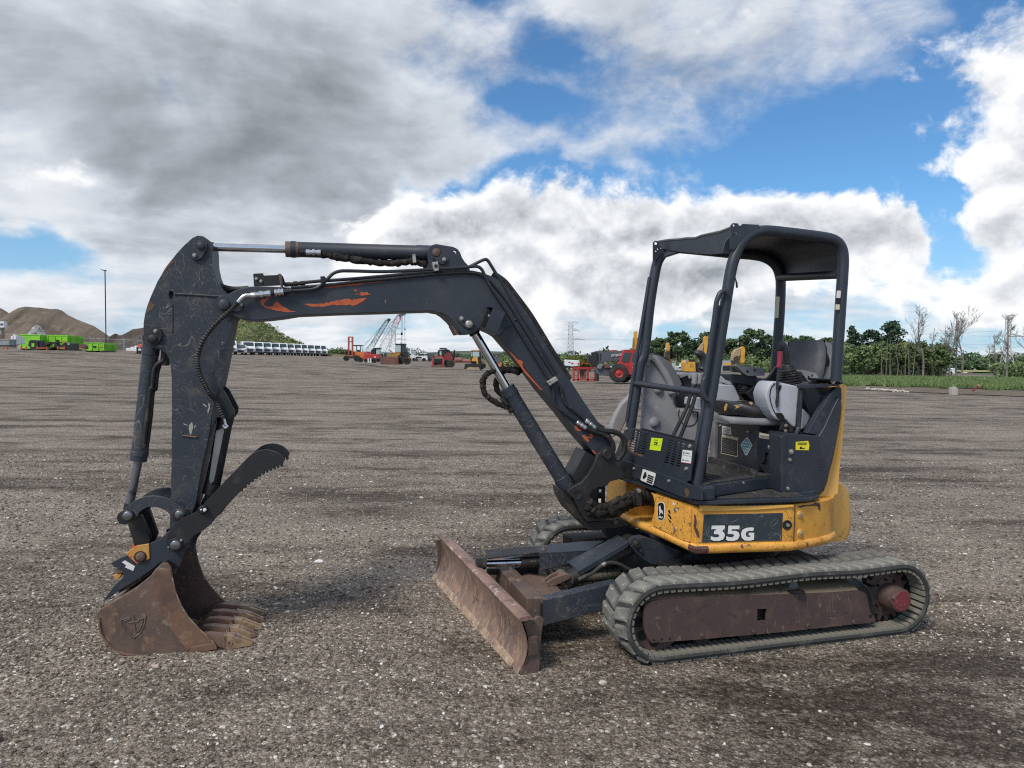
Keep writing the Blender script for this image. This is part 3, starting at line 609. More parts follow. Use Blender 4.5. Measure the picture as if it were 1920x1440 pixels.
# ---- hydraulic cylinders
def ram(a, b, c, rb, rr, mrod, mbar=M_DARK, cap=M_RUST):
    """rod eye a, gland b, barrel end c"""
    a, b, c = Vector(a), Vector(b), Vector(c); ax = (c - b); L_ = ax.length
    t = MB().lathe(b, ax, [(0, rb * .9), (.004, rb * 1.06), (.03, rb * 1.06), (.034, rb * .97), (L_ * .86, rb * .97), (L_ * .865, rb * 1.03), (L_ * .985, rb * 1.03), (L_, rb * .8)], 26).build('hydraulic_cylinder', mbar, ex)
    MB().cyl(b + (a - b).normalized() * .028, b + ax.normalized() * .05, rb * 1.0, 26).build('gland_ring', cap, t)
    MB().cyl(a, b, rr, 18).build('piston_rod', mrod, t)
    e = MB(); d_ = (b - a).normalized(); e.cyl(a, a + d_ * .075, rr * 1.22, 16); e.cyl(a + V(0, -.05, 0), a + V(0, .05, 0), rr * 1.7, 18)
    e.build('rod_eye', M_GRIME, t); MB().cyl(c - V(0, .05, 0), c + V(0, .05, 0), rb * .85, 18).cyl(c - ax.normalized() * .05, c, rb * .7, 12).build('barrel_eye', M_GRIME, t)
    return t
c_arm = ram(pt('A', (985, 195), y=0), pt('D', (296, 217), y=0), pt('D', (1540, 252), y=0), .048, .0245, M_CHROME)
sl = []; 
for i, (x, y) in enumerate(curved([(555, 262), (640, 275), (740, 288), (850, 308), (960, 322), (1060, 335), (1150, 338), (1250, 330), (1330, 322), (1400, 335), (1470, 352)], 5)): sl.append(pt('D', (x, y + random.uniform(-4, 4)), y=-.03 + random.uniform(-.004, .004)))
MB().tube(sl, [.021 + random.uniform(-.004, .005) for _ in sl], 10).tube([q + V(.0, .05, .012) for q in sl], .018, 8).build('hose_sleeve', M_SLEEVE, c_arm)
fitting('D', (425, 243), (555, 245), .018, M_SILVER, -.052, c_arm); fitting('D', (375, 240), (428, 243), .016, M_BLACK, -.052, c_arm)
plate('hose_clamp', 'D', [(1340, 262), (1368, 258), (1376, 330), (1345, 335)], -.075, -.05, M_ZINC, c_arm)
c_bkt = ram(pt('B', (360, 1130), y=0), pt('B', (463, 618), y=0), pt('A', (572, 985), y=0), .047, .0245, M_DULLROD, M_ARM, M_DARK)
pipe('hydraulic_pipe', [('A', [(690, 1105), (672, 1165), (620, 1200), (592, 1240), (583, 1300), (572, 1400)]), ('B', [(555, 60), (530, 280), (510, 440), (500, 520)])], .0125, M_GRIME, c_bkt, y=-.045)
pipe('hydraulic_pipe', [('A', [(640, 1200), (620, 1260), (610, 1330), (600, 1420)]), ('B', [(580, 60), (560, 280), (535, 480), (520, 580)])], .0125, M_BLACK, c_bkt, y=-.02)
plate('valve_block', 'A', [(648, 1080), (690, 1090), (712, 1140), (690, 1215), (655, 1210), (640, 1175)], -.05, .03, M_BLACK, c_bkt)
bolt('B', (500, 535), .013, -.05, M_GRIME, c_bkt)
c_boom = ram(pt('D', (1828, 858), y=-.02), pt('F', (245, 152), y=-.02), pt('F', (765, 1000), y=-.02), .053, .029, M_CHROME, M_ARM, M_DARK)
def floppy(z, pts, r, y, mat, name, parent, k=6, wob=.003):
    q = smooth_path(tr(z, pts, y=y), k); q = [v + V(random.uniform(-wob, wob), random.uniform(-wob, wob), random.uniform(-wob, wob)) for v in q]
    return MB().tube(q, [r * random.uniform(.86, 1.15) for _ in q], 10).build(name, mat, parent)
floppy('E', [(720, 1072), (640, 1068), (570, 1082), (520, 1130), (500, 1190), (520, 1250), (560, 1290), (600, 1310)], .017, .03, M_SLEEVE, 'hose_sleeve', c_boom)
floppy('E', [(700, 1092), (600, 1062), (500, 1070), (430, 1100), (395, 1150), (392, 1220), (415, 1280), (470, 1330), (540, 1365), (610, 1392), (640, 1420)], .018, -.03, M_SLEEVE, 'hose_sleeve', c_boom)
plate('hose_clamp', 'F', [(178, 225), (205, 212), (250, 265), (225, 278)], -.06, .0, M_GRIME, c_boom)

# ---- bucket linkage
lk = curved([(303, 1130), (330, 1080), (400, 1015), (480, 975), (560, 962), (640, 966), (720, 988), (800, 1040), (855, 1068), (880, 1120), (855, 1160), (800, 1172), (750, 1160), (722, 1118), (680, 1080), (600, 1055), (520, 1062), (460, 1105), (430, 1160), (385, 1185), (330, 1170), (303, 1130)], 2)[:-1]
for y0, y1 in ((-.15, -.125), (.12, .145)):
    li = plate('curved_link', 'B', lk, y0, y1, M_ARM, yt=-.15)
    if y0 < 0:
        pin('pivot_pin', 'B', (358, 1132), .027, -.178, .15, M_DULLROD, li); pin('pivot_pin', 'B', (803, 1122), .026, -.178, .15, M_DULLROD, li)
        MB().lathe(pt('B', (803, 1122), y=-.165), (0, 1, 0), [(0, .032), (.003, .036), (.03, .036)], 20).build('boss', M_GRIME, li); MB().lathe(pt('B', (358, 1132), y=-.165), (0, 1, 0), [(0, .032), (.003, .036), (.03, .036)], 20).build('boss', M_GRIME, li)
plate('bucket_link', 'C', [(355, 80), (420, 40), (480, 30), (555, 240), (530, 300), (500, 420), (450, 420), (425, 300)], -.095, -.06, M_GRIME); plate('bucket_link', 'C', [(355, 80), (420, 40), (480, 30), (555, 240), (530, 300), (500, 420), (450, 420), (425, 300)], .06, .095, M_GRIME, yt=-.095)
plate('link_web', 'C', [(400, 120), (470, 80), (540, 250), (470, 300)], -.06, .06, M_BLACK)

# ---- bucket
bkt_side = [(730, 470), (745, 560), (770, 680), (815, 795), (880, 900), (975, 1005), (1060, 1080), (1100, 1120), (1108, 1150), (1090, 1190), (890, 1213), (740, 1226), (600, 1231), (450, 1232), (370, 1228), (310, 1210), (250, 1180), (200, 1140), (155, 1085), (125, 1020), (105, 940), (92, 880), (130, 832), (240, 772), (380, 692), (560, 545), (600, 492), (655, 445), (705, 438)]
bucket = plate('bucket', 'C', bkt_side, -.30, -.282, M_RUST, bevel=.003)
plate('side_plate', 'C', bkt_side, .272, .29, M_RUST, bucket, yt=-.30)
prof = tr('C', [(1108, 1158), (1000, 1186), (890, 1206), (740, 1220), (600, 1224), (450, 1225), (370, 1220), (315, 1203), (257, 1173), (207, 1133), (163, 1078), (133, 1015), (113, 938), (101, 882), (136, 840), (245, 780), (385, 700), (565, 553), (606, 500), (658, 455)], y=-.30)
cen = sum(prof, Vector()) / len(prof)
shell = MB(); n_ = len(prof)
ringA = [V(q.x, -.285, q.z) for q in prof]; ringB = [V(q.x, .275, q.z) for q in prof]
inn = [q + (cen - q).normalized() * .016 for q in prof]
iA = [V(q.x, -.285, q.z) for q in inn]; iB = [V(q.x, .275, q.z) for q in inn]
shell.loft([ringA, ringB]); shell.loft([iA, iB]); shell.add([ringA[0], ringB[0], iB[0], iA[0]], [(0, 1, 2, 3)]); shell.add([ringA[-1], ringB[-1], iB[-1], iA[-1]], [(0, 1, 2, 3)])
shell.build('bucket_shell', M_RUST, bucket)
plate('wear_plate', 'C', [(728, 500), (745, 560), (770, 680), (815, 795), (880, 900), (975, 1005), (1060, 1080), (1100, 1120), (1090, 1150), (905, 1165), (880, 1190), (862, 1180), (790, 1085), (720, 990), (660, 880), (625, 790), (600, 690), (572, 560), (600, 505), (650, 480), (700, 485)], -.308, -.299, M_WEAR, bucket)
plate('lip_plate', 'C', [(885, 1200), (905, 1160), (1095, 1125), (1120, 1140), (1130, 1178), (890, 1216)], -.315, -.299, M_WEAR, bucket)
MB().tube(tr('C', [(122, 905), (118, 960), (132, 1030), (165, 1095), (215, 1150), (280, 1195), (340, 1220), (450, 1229), (600, 1228), (760, 1221), (890, 1210)], y=-.303), .0065, 8).build('rim_bead', M_WEAR, bucket)
em = MB()
for l in ([(305, 928), (345, 915), (385, 903)], [(305, 928), (318, 975), (345, 1020), (375, 1055), (405, 1075)], [(330, 938), (342, 985), (365, 1020), (392, 1042)], [(330, 938), (390, 915)], [(520, 885), (515, 930), (500, 985), (470, 1035), (430, 1065), (412, 1085)], [(455, 925), (490, 912)], [(492, 912), (485, 965), (462, 1010), (430, 1040), (415, 1055)], [(415, 882), (420, 950), (432, 1030)], [(375, 950), (420, 942), (460, 938)]):
    em.tube(tr('C', l, y=-.3005), .0042, 6)
em.build('shield_emblem', M_RUST, bucket)
MB().tube(tr('C', [(744, 560), (769, 680), (814, 795), (879, 900), (974, 1005), (1059, 1080), (1104, 1122)], y=-.304), .0045, 7).build('polished_edge', M_TOOTH, bucket)
# teeth: adapter shank with twin points, one object each
lipx, tipx, tz = -3.235, -3.02, .035
def tooth(yc, tilt):
    b = MB(); w = .038
    sec = lambda x, z, h, ww: [V(x, yc - ww, z - h), V(x, yc + ww, z - h), V(x, yc + ww * .75, z + h), V(x, yc - ww * .75, z + h)]
    b.loft([sec(-3.37, tz + .012, .006, .018), sec(-3.31, tz + .032, .022, .028), sec(-3.25, tz + .022, .032, .032), sec(-3.165, tz + .006, .032, w)], True, True)
    o = b.build('tooth_adapter', M_WEAR, bucket, 0, 20)
    b = MB(); b.loft([sec(-3.166, tz + .006, .037, w + .004), sec(-3.11, tz, .034, w + .003)], True, True)
    for sgn in (-1, 1):
        yy = yc + sgn * .021
        b.loft([[V(x, yy - ww, tz - .004 + dz - hh), V(x, yy + ww, tz - .004 + dz - hh), V(x, yy + ww * .8, tz - .004 + dz + hh), V(x, yy - ww * .8, tz - .004 + dz + hh)] for x, dz, hh, ww in ((-3.112, .004, .032, .021), (-3.06, -.006, .018, .014), (-3.01 + random.uniform(-.012, .012), -.018, .005, .006))], True, True)
    b.box(-3.1675, -3.1635, yc - w - .006, yc + w + .006, tz - .034, tz + .046)
    b.lathe(V(-3.135, yc - w - .007, tz), (0, 1, 0), [(0, .013), (.004, .014), (.004, .009), (.0, .0085)], 14)
    b.build('tooth', M_TOOTH, bucket, 0, 20)
for i in range(5): tooth(-.262 + i * .1275, 0)
# ears / coupler plates
ear = [(215, 440), (300, 395), (368, 366), (432, 450), (552, 408), (556, 268), (640, 236), (700, 175), (735, 160), (800, 120), (860, 200), (885, 260), (872, 310), (840, 355), (822, 420), (800, 478), (760, 442), (705, 415), (650, 425), (600, 470), (560, 500), (470, 565), (320, 655), (150, 775), (185, 715), (240, 640), (280, 600), (325, 560), (322, 520), (308, 482), (250, 475)]
for y0, y1 in ((-.185, -.16), (.15, .175)): plate('bucket_ear', 'C', ear, y0, y1, M_DARK, bucket, yt=-.185)
plate('ear_web', 'C', [(330, 560), (470, 540), (600, 440), (640, 450), (560, 530), (400, 640), (280, 700)], -.16, .15, M_GRIME, bucket)
plate('stained_plate', 'C', [(345, 358), (398, 312), (440, 290), (545, 272), (551, 402), (500, 425), (436, 446)], -.192, -.178, M_STAIN, bucket)
pin('pivot_pin', 'C', (470, 386), .026, -.205, .18, M_RUST, bucket); MB().lathe(pt('C', (470, 386), y=-.196), (0, 1, 0), [(0, .033), (.01, .036)], 18).build('boss', M_GRIME, bucket)
plate('flag_tip', 'C', [(385, 325), (412, 268), (430, 300)], -.17, -.165, M_ORANGE, bucket, bevel=0)
plate('white_label', 'C', [(312, 430), (340, 415), (425, 465), (410, 505), (340, 475), (350, 455)], -.1868, -.1852, M_WHITE, bucket, bevel=0)
plate('latch_block', 'C', [(248, 490), (318, 478), (323, 520), (262, 532)], -.17, -.05, M_RUST, bucket); plate('latch_block', 'C', [(240, 548), (262, 535), (318, 525), (300, 555), (265, 590)], -.165, -.05, M_STAIN, bucket)

# ---- thumb
th = [(772, 1418), (725, 1408), (697, 1370), (695, 1330), (712, 1275), (755, 1215), (815, 1160), (890, 1125), (958, 1092), (1000, 1050), (1040, 1000), (1110, 925), (1180, 850), (1290, 735), (1400, 622), (1440, 590), (1480, 572), (1550, 562), (1600, 570), (1645, 588), (1685, 622), (1705, 660)]
a0, a1 = (1700, 672), (1560, 722)
sp = []
for i in range(12):
    t = i / 11
    bx = 1695 - 345 * t; by = 675 + 90 * t + 120 * t * t - 0 * t
    sp += [(bx, by), (bx - 3, by + 36), (bx - 19, by + 38)]
th += sp + [(1338, 905), (1280, 975), (1200, 1055), (1125, 1140), (1075, 1205), (1010, 1255), (945, 1290), (890, 1345), (840, 1395)]
thumb = plate('thumb', 'B', th, -.215, -.195, M_BLACK, bevel=.002)
plate('thumb_plate', 'B', th, .08, .10, M_BLACK, thumb, yt=-.215)
web = tr('B', [(1000, 1060), (1110, 940), (1400, 650), (1470, 600), (1440, 660), (1300, 790), (1150, 950), (1040, 1080)], y=-.195)
MB().prism(web, (0, .275, 0)).build('thumb_web', M_BLACK, thumb)
pin('pivot_pin', 'B', (768, 1385), .028, -.245, .12, M_DULLROD, thumb); MB().lathe(pt('B', (768, 1385), y=-.228), (0, 1, 0), [(0, .036), (.012, .042)], 20).build('boss', M_BLACK, thumb)
bolt('B', (818, 1342), .008, -.217, M_SILVER, thumb); bolt('B', (712, 1400), .007, -.217, M_SILVER, thumb)
MB().lathe(pt('B', (1005, 1080), y=-.235), (0, 1, 0), [(0, .020), (.008, .026), (.02, .026)], 16).build('cylinder_pin', M_BLACK, thumb); bolt('B', (1020, 1082), .010, -.236, M_WHITE, thumb); bolt('B', (988, 1080), .005, -.236, M_WHITE, thumb)
plate('thumb_bracket', 'B', [(1140, 20), (1165, 38), (1190, 60), (1232, 140), (1271, 215), (1266, 262), (1240, 305), (1170, 285), (1125, 290), (1105, 345), (1078, 362), (1090, 200)], -.10, -.08, M_BLACK); plate('thumb_bracket', 'B', [(1140, 20), (1165, 38), (1190, 60), (1232, 140), (1271, 215), (1266, 262), (1240, 305), (1170, 285), (1125, 290), (1105, 345), (1078, 362), (1090, 200)], .06, .08, M_BLACK, yt=-.10)
c_th = ram(pt('B', (1010, 1090), y=-.02), pt('B', (1082, 905), y=-.02), pt('B', (1215, 240), y=-.02), .046, .024, M_BLACK, M_BLACK, M_BLACK)
plate('hose_guard', 'B', [(1120, 400), (1180, 380), (1190, 400), (1105, 830), (1075, 860), (1060, 820)], -.075, -.068, M_GREYD, c_th)
hp = smooth_path(tr('A', [(1308, 672), (1255, 730), (1160, 815), (1075, 905), (1010, 1000), (970, 1110), (963, 1200), (985, 1300), (1030, 1390), (1062, 1450)], y=-.17) + tr('B', [(1110, 130), (1150, 215), (1190, 300)], y=-.14), 9)
MB().tube(hp, [.0155 if i % 2 else .0115 for i in range(len(hp))], 8).build('spiral_hose', M_HOSE, boom)
MB().tube(smooth_path(tr('B', [(1190, 300), (1200, 340), (1215, 365), (1195, 375), (1180, 350)], y=-.13), 4), .007, 8).build('hose_end', M_SILVER, c_th)
pipe('hydraulic_hose', [('A', [(1120, 500), (1180, 540), (1280, 560), (1400, 552)])], .017, M_HOSE, boom, y=.0)
pipe('hydraulic_hose', [('A', [(1140, 530), (1200, 575), (1290, 580), (1380, 565)])], .017, M_HOSE, boom, y=.05)

# ---- swing post that carries the boom foot
post_out = [(1035, 665), (1065, 636), (1100, 626), (1138, 640), (1162, 680), (1165, 730), (1172, 780), (1188, 826), (1232, 852), (1236, 902), (1180, 912), (1112, 930), (1094, 962), (1055, 975), (1005, 985), (965, 1008), (942, 1045), (934, 1110), (934, 1180), (950, 1225), (985, 1232), (1070, 1216), (1070, 1266), (925, 1272), (890, 1245), (850, 1180), (800, 1075), (772, 1050), (753, 1025), (756, 1000), (800, 970), (868, 935), (925, 872), (975, 785), (1008, 700)]
post = plate('swing_post', 'F', post_out, -.175, -.135, M_BLACK, bevel=.006, holes=[])
plate('post_plate', 'F', post_out, .125, .165, M_BLACK, post, yt=-.175, bevel=.006)
MB().lathe(pt('F', (1098, 692), y=-.205), (0, 1, 0), [(0, .030), (.004, .034), (.03, .034), (.031, .046), (.06, .046)], 22).build('pivot_pin', M_BLACK, post)
MB().lathe(pt('F', (838, 1040), y=-.181), (0, 1, 0), [(.004, .012), (.0, .022), (0, .034), (.01, .036)], 20).build('pin_bore', M_GRIME, post)
plate('swing_casting', 'F', [(700, 1000), (760, 1060), (800, 1090), (850, 1180), (930, 1275), (1100, 1262), (1190, 1250), (1300, 1290), (1180, 1328), (930, 1342), (850, 1260), (780, 1200), (720, 1090)], -.13, .12, M_GRIME, post, bevel=.006)
plate('swing_casting', 'F', [(940, 1000), (1010, 985), (1010, 1250), (945, 1225)], -.04, .08, M_GRIME, post); bolt('F', (1165, 1278), .016, -.14, M_RUST, post)
plate('hose_gap_filler', 'F', [(930, 985), (1075, 965), (1070, 1260), (930, 1230)], .02, .08, M_GRIME, post)  # added dark filler block, closes the see-through gap behind the hoses
for q_ in ([(1020, 992), (1042, 992), (1040, 1020), (1020, 1022)], [(1018, 1076), (1040, 1076), (1040, 1110), (1018, 1112)]): plate('spacer_block', 'F', q_, -.15, -.14, M_WHITE, post)
plate('boom_foot_web', 'F', [(905, 665), (1000, 720), (960, 800), (900, 900), (830, 960), (790, 880)], -.11, .11, M_BLACK, boom)
for (a, r_, y) in (([(910, 468), (980, 500), (1060, 522), (1110, 560), (1138, 610), (1140, 660)], .0175, -.15), ([(990, 472), (1060, 492), (1140, 500), (1200, 525), (1238, 580), (1235, 660), (1205, 715), (1170, 745)], .0175, -.15), ([(985, 430), (1040, 470), (1090, 520), (1120, 570), (1140, 640)], .016, -.09)):
    MB().tube(smooth_path(tr('F', a, y=y), 5), r_, 10).build('hydraulic_hose', M_HOSE, ex)

# ================================================================== undercarriage (stands at its own angle)
def uplate(name, z, pts, y0, y1, mat, parent=None, **k):
    o = plate(name, z, pts, y0, y1, mat, parent or ex, yaw=YT, **k)
    if parent is None: under(o)
    return o
TC_F, TC_R = (-.845, .232), (.80, .226)          # idler and sprocket centres (x, z)
TR = .187
def track_path(n_arc=14, n_str=34):
    P_ = []
    for i in range(n_str):                        # bottom run, front to rear
        t = i / n_str; P_.append((TC_F[0] + (TC_R[0] - TC_F[0]) * t, TC_F[1] - TR + (TC_R[1] - TC_F[1]) * t))
    for i in range(n_arc):
        a = -math.pi / 2 + math.pi * i / n_arc; P_.append((TC_R[0] + TR * math.cos(a), TC_R[1] + TR * math.sin(a)))
    for i in range(n_str):                        # top run sags between idler, roller and sprocket
        t = i / n_str; sag = -.010 * math.sin(math.pi * min(t / .40, 1)) ** 2 - .012 * math.sin(math.pi * max(0, (t - .40) / .60)) ** 2
        P_.append((TC_R[0] + (TC_F[0] - TC_R[0]) * t, TC_R[1] + TR + (TC_F[1] - TC_R[1]) * t + sag))
    for i in range(n_arc):
        a = math.pi / 2 + math.pi * i / n_arc; P_.append((TC_F[0] + TR * math.cos(a), TC_F[1] + TR * math.sin(a)))
    return P_
TP = track_path(); NTP = len(TP)
def tnorm(i):
    a, b = TP[(i - 1) % NTP], TP[(i + 1) % NTP]; t = Vector((b[0] - a[0], b[1] - a[1])).normalized(); return t, Vector((t.y, -t.x))
cum = [0.]
for i in range(NTP):
    a, b = TP[i], TP[(i + 1) % NTP]; cum.append(cum[-1] + math.hypot(b[0] - a[0], b[1] - a[1]))
def at_len(s):
    s %= cum[-1]; i = max(j for j in range(NTP) if cum[j] <= s); t = (s - cum[i]) / (cum[i + 1] - cum[i])
    a, b = TP[i], TP[(i + 1) % NTP]; tg, nm = tnorm(i); tg2, nm2 = tnorm((i + 1) % NTP)
    tgt = tg.lerp(tg2, t).normalized()
    return Vector((a[0] + (b[0] - a[0]) * t, a[1] + (b[1] - a[1]) * t)), tgt, Vector((tgt.y, -tgt.x))
lug_meshes = {}
def lug_mesh(row, flip):
    if (row, flip) in lug_meshes: return lug_meshes[row, flip]
    y0, y1 = ((-.148, -.012) if row == 0 else (.006, .148))
    sk = (.034 if row == 0 else -.030) * flip
    b = MB()
    def quad(z, w, iy): return [V(-w + sk * (-.5), y0 + iy, z), V(w + sk * (-.5), y0 + iy, z), V(w + sk * .5, y1 - iy, z), V(-w + sk * .5, y1 - iy, z)]
    b.loft([quad(-.004, .0395, 0), quad(.010, .035, .003), quad(.0165, .026, .010)], True, True)
    o = b.build('lug', M_RUBBER, None, bevel=0, sharp=25); me = o.data; bpy.data.objects.remove(o)
    lug_meshes[row, flip] = me; return me
PITCH_L = cum[-1] / 53
def make_track(yc, full):
    b = MB(); rings = []
    for i in range(NTP):
        t, nm = tnorm(i); p_ = Vector(TP[i]); q = p_ + nm * .030; m_ = p_ + nm * .012
        e = .008
        rings.append([V(p_.x, yc - .150, p_.y), V(m_.x, yc - .156, m_.y), V(q.x, yc - .148, q.y), V(q.x, yc + .148, q.y), V(m_.x, yc + .156, m_.y), V(p_.x, yc + .150, p_.y)])
    rings.append(rings[0]); b.loft(rings, True)
    tk = under(b.build('rubber_track', M_RUBBERD, ex))
    n = 106; rb = MB(); rm = None
    for k in range(n):
        p_, tg, nm = at_len((k + .5) * cum[-1] / n)
        if not full and p_.x > -.3: continue
        c4 = [p_ - tg * .0165, p_ + tg * .0165, p_ + tg * .0135 - nm * .010, p_ - tg * .0135 - nm * .010]
        rb.prism([(q.x, yc + .052, q.y) for q in c4], (0, .094, 0))
        if rm is None:
            m_ = MB(); m_.prism([(-.0165, -.146, 0), (.0165, -.146, 0), (.0125, -.146, -.016), (-.0125, -.146, -.016)], (0, .104, 0)); o = m_.build('guide_rib', M_RIB, None); rm = o.data; bpy.data.objects.remove(o)
        o = bpy.data.objects.new('guide_rib', rm); COL.objects.link(o); o.parent = tk
        o.matrix_local = Matrix(((tg.x, 0, nm.x, p_.x), (0, 1, 0, yc), (tg.y, 0, nm.y, p_.y), (0, 0, 0, 1)))
    rb = rb.build('inner_ribs', M_RUBBER, tk); rb['kind'] = 'stuff'
    for k in range(53):
        for row in (0, 1):
            s_ = (k + (.0 if row == 0 else .48)) * PITCH_L
            p_, tg, nm = at_len(s_)
            if not full and p_.x > -.25: continue
            o = bpy.data.objects.new('lug', lug_mesh(row, 1)); COL.objects.link(o); o.parent = tk
            q = p_ + nm * .030
            o.matrix_local = Matrix(((tg.x, 0, nm.x, q.x), (0, 1, 0, yc), (tg.y, 0, nm.y, q.y), (0, 0, 0, 1)))
    return tk
tk_near = make_track(-.715, True); tk_far = make_track(.715, False)
# track frame, near side
fr = [(497, 815), (520, 790), (545, 772), (620, 755), (760, 742), (900, 735), (1400, 718), (1900, 700)]
frs = [(1100 + x * .21875, 960 + y * .21875) for x, y in fr] + [(1400 + x * .21875, 960 + y * .21875) for x, y in [(760, 690), (960, 672), (1010, 690), (1030, 720), (1045, 800), (1060, 860), (1100, 910), (1105, 938), (1035, 952), (900, 965), (560, 1003), (120, 1048)]] + \
      [(1100 + x * .21875, 960 + y * .21875) for x, y in [(1300, 1062), (1000, 1090), (560, 1122), (520, 1080), (495, 1000), (490, 900)]]
def sq(z, x0, y0, x1, y1): return [(ZM[z][0] + a * ZM[z][2], ZM[z][1] + b * ZM[z][2]) for a, b in ((x0, y0), (x1, y0), (x1, y1), (x0, y1))]
tframe = uplate('track_frame', '', frs, -.845, -.825, M_TFRAME, holes=[[(q[0], q[1]) for q in sq('H', 1462, 830, 1546, 936)]], bevel=0)
fi = MB(); top = tr('', frs[:9] + [(1610, 1107), (1616, 1112)], YT, y=-.845)
bot = tr('', frs, YT, y=-.845)
shelf = tr('', [(1210, 1125), (1232, 1118), (1300, 1112), (1400, 1108), (1500, 1104), (1600, 1098), (1616, 1104)], YT, y=-.845)
r1 = tr('', frs[:10], YT, y=-.838); fi.loft([r1, [V(q.x, -.80, q.z + .022) for q in r1], [V(q.x, -.60, .368) for q in r1]])
fi.build('frame_top', M_FTOP, tframe)
ib = MB().box(-.80, .66, -.80, -.60, .10, .30); ib.build('frame_box', M_GRIME, tframe)
for z, xy, r_ in (('H', (995, 1060), .013), ('H', (1440, 1030), .011), ('I', (535, 978), .014), ('I', (928, 948), .013), ('H', (1905, 985), .013)):
    MB().lathe(pt(z, xy, YT, y=-.856), (0, 1, 0), [(0, r_ * .7), (.003, r_), (.014, r_)], 14).build('roller_bolt', M_TFRAME, tframe)
for z, xy, r_ in (('H', (577, 1100), .006), ('H', (647, 1093), .006), ('H', (715, 1087), .006), ('I', (1063, 893), .011)):
    MB().lathe(pt(z, xy, YT, y=-.847), (0, 1, 0), [(0, r_), (.003, r_)], 12).build('frame_hole', M_HOLE, tframe)
rp = pt('H', (1778, 640), YT, y=-.80)
MB().lathe(rp, (0, 1, 0), [(0, .020), (.004, .030), (.004, .032), (.20, .032)], 20).build('top_roller', M_GREYD, tframe)
MB().lathe(rp + V(-.012, -.035, -.016), (0, 0, 1), [(0, .050), (.002, .050)], 20).build('frame_hole', M_HOLE, tframe)
for xr in (-.55, -.27, .02, .30, .56):
    MB().lathe(V(xr, -.80, .098), (0, 1, 0), [(0, .045), (.01, .05), (.17, .05)], 16).build('bottom_roller', M_GRIME, tframe)
idl = MB(); idl.lathe(V(TC_F[0] + .01, -.795, TC_F[1]), (0, 1, 0), [(0, .172), (.03, .178), (.13, .178), (.16, .172)], 32)
idl = under(idl.build('idler_wheel', M_TFRAME, ex))
for a in (100, 140, 180, 220, 260):
    MB().lathe(V(TC_F[0] + .01 + .125 * math.cos(R(a)), -.797, TC_F[1] + .125 * math.sin(R(a))), (0, 1, 0), [(0, .030), (.003, .030)], 12).build('wheel_hole', M_HOLE, idl)
spk = MB(); spk.lathe(V(TC_R[0], -.74, TC_R[1]), (0, 1, 0), [(0, .125), (.004, .145), (.05, .145)], 30)
for k in range(17):
    a = 2 * math.pi * k / 17; c, s_ = math.cos(a), math.sin(a)
    spk.prism([V(TC_R[0] + c * .14 - s_ * w, -.735, TC_R[1] + s_ * .14 + c * w) for w in (-.018, .018)] + [V(TC_R[0] + c * .178 - s_ * w, -.735, TC_R[1] + s_ * .178 + c * w) for w in (.008, -.008)], (0, .04, 0))
spk = under(spk.build('drive_sprocket', M_TFRAME, ex))
hc = pt('I', (1337, 765), YT, y=-.875); hb = V(hc.x - .005, -.70, hc.z + .0)
MB().lathe(hc + V(0, .004, 0), (0, 1, 0), [(0, .066), (.004, .072), (.045, .075), (.05, .078), (.12, .080), (.125, .112), (.15, .115)], 32).build('travel_motor', M_TFRAME, spk)
MB().lathe(hc, (0, 1, 0), [(0, .061), (.006, .064)], 30).build('hub_cap', M_REDHUB, spk)
for k in range(9):
    a = 2 * math.pi * k / 9 + .3; MB().lathe(V(hc.x + .098 * math.cos(a), -.764, hc.z + .098 * math.sin(a)), (0, 1, 0), [(0, .008), (.014, .010)], 8).build('bolt', M_GRIME, spk)
for xy in ((1260, 750), (1412, 790)): MB().lathe(pt('I', xy, YT, y=-.879), (0, 1, 0), [(0, .004), (.006, .006)], 8).build('bolt', M_GRIME, spk)
uplate('hose_pipe', 'I', [(905, 565), (920, 560), (1040, 640), (1072, 700), (1095, 800), (1085, 810), (1060, 710), (1030, 655)], -.86, -.845, M_GRIME)
# far track frame, car body, slew ring
cb_ = under(MB().box(-.80, .66, .60, .83, .10, .33).build('track_frame', M_GRIME, ex, .01))
cb_ = under(MB().box(-.55, .52, -.56, .56, .20, .40).build('car_body', M_BLACK, ex, .015))
MB().lathe(V(0, 0, .38), (0, 0, 1), [(0, .46), (.05, .42), (.09, .36), (.17, .36)], 36).build('slew_ring', M_BLACK, cb_)
tow = MB(); o_ = tr('H', [(395, 290), (405, 250), (440, 225), (500, 218), (640, 265), (800, 330), (860, 400), (700, 452), (560, 450), (490, 410), (420, 345)], YT, y=-.26)
tow.prism(o_, (0, .08, 0)); tow.build('blade_tower', M_DARK, cb_, .004); MB().prism([V(q.x, .18, q.z) for q in o_], (0, .08, 0)).build('blade_tower', M_DARK, cb_, .004)
MB().lathe(pt('H', (440, 285), YT, y=-.285), (0, 1, 0), [(0, .018), (.006, .022), (.03, .022), (.03, .036), (.05, .036)], 18).build('pivot_pin', M_GRIME, cb_); MB().lathe(pt('H', (468, 330), YT, y=-.285), (0, 1, 0), [(0, .01), (.03, .012)], 10).build('bolt', M_GRIME, cb_)
uplate('tower_gusset', 'H', [(720, 480), (830, 380), (900, 340), (1000, 400), (1000, 470)], -.32, -.28, M_BLACK)

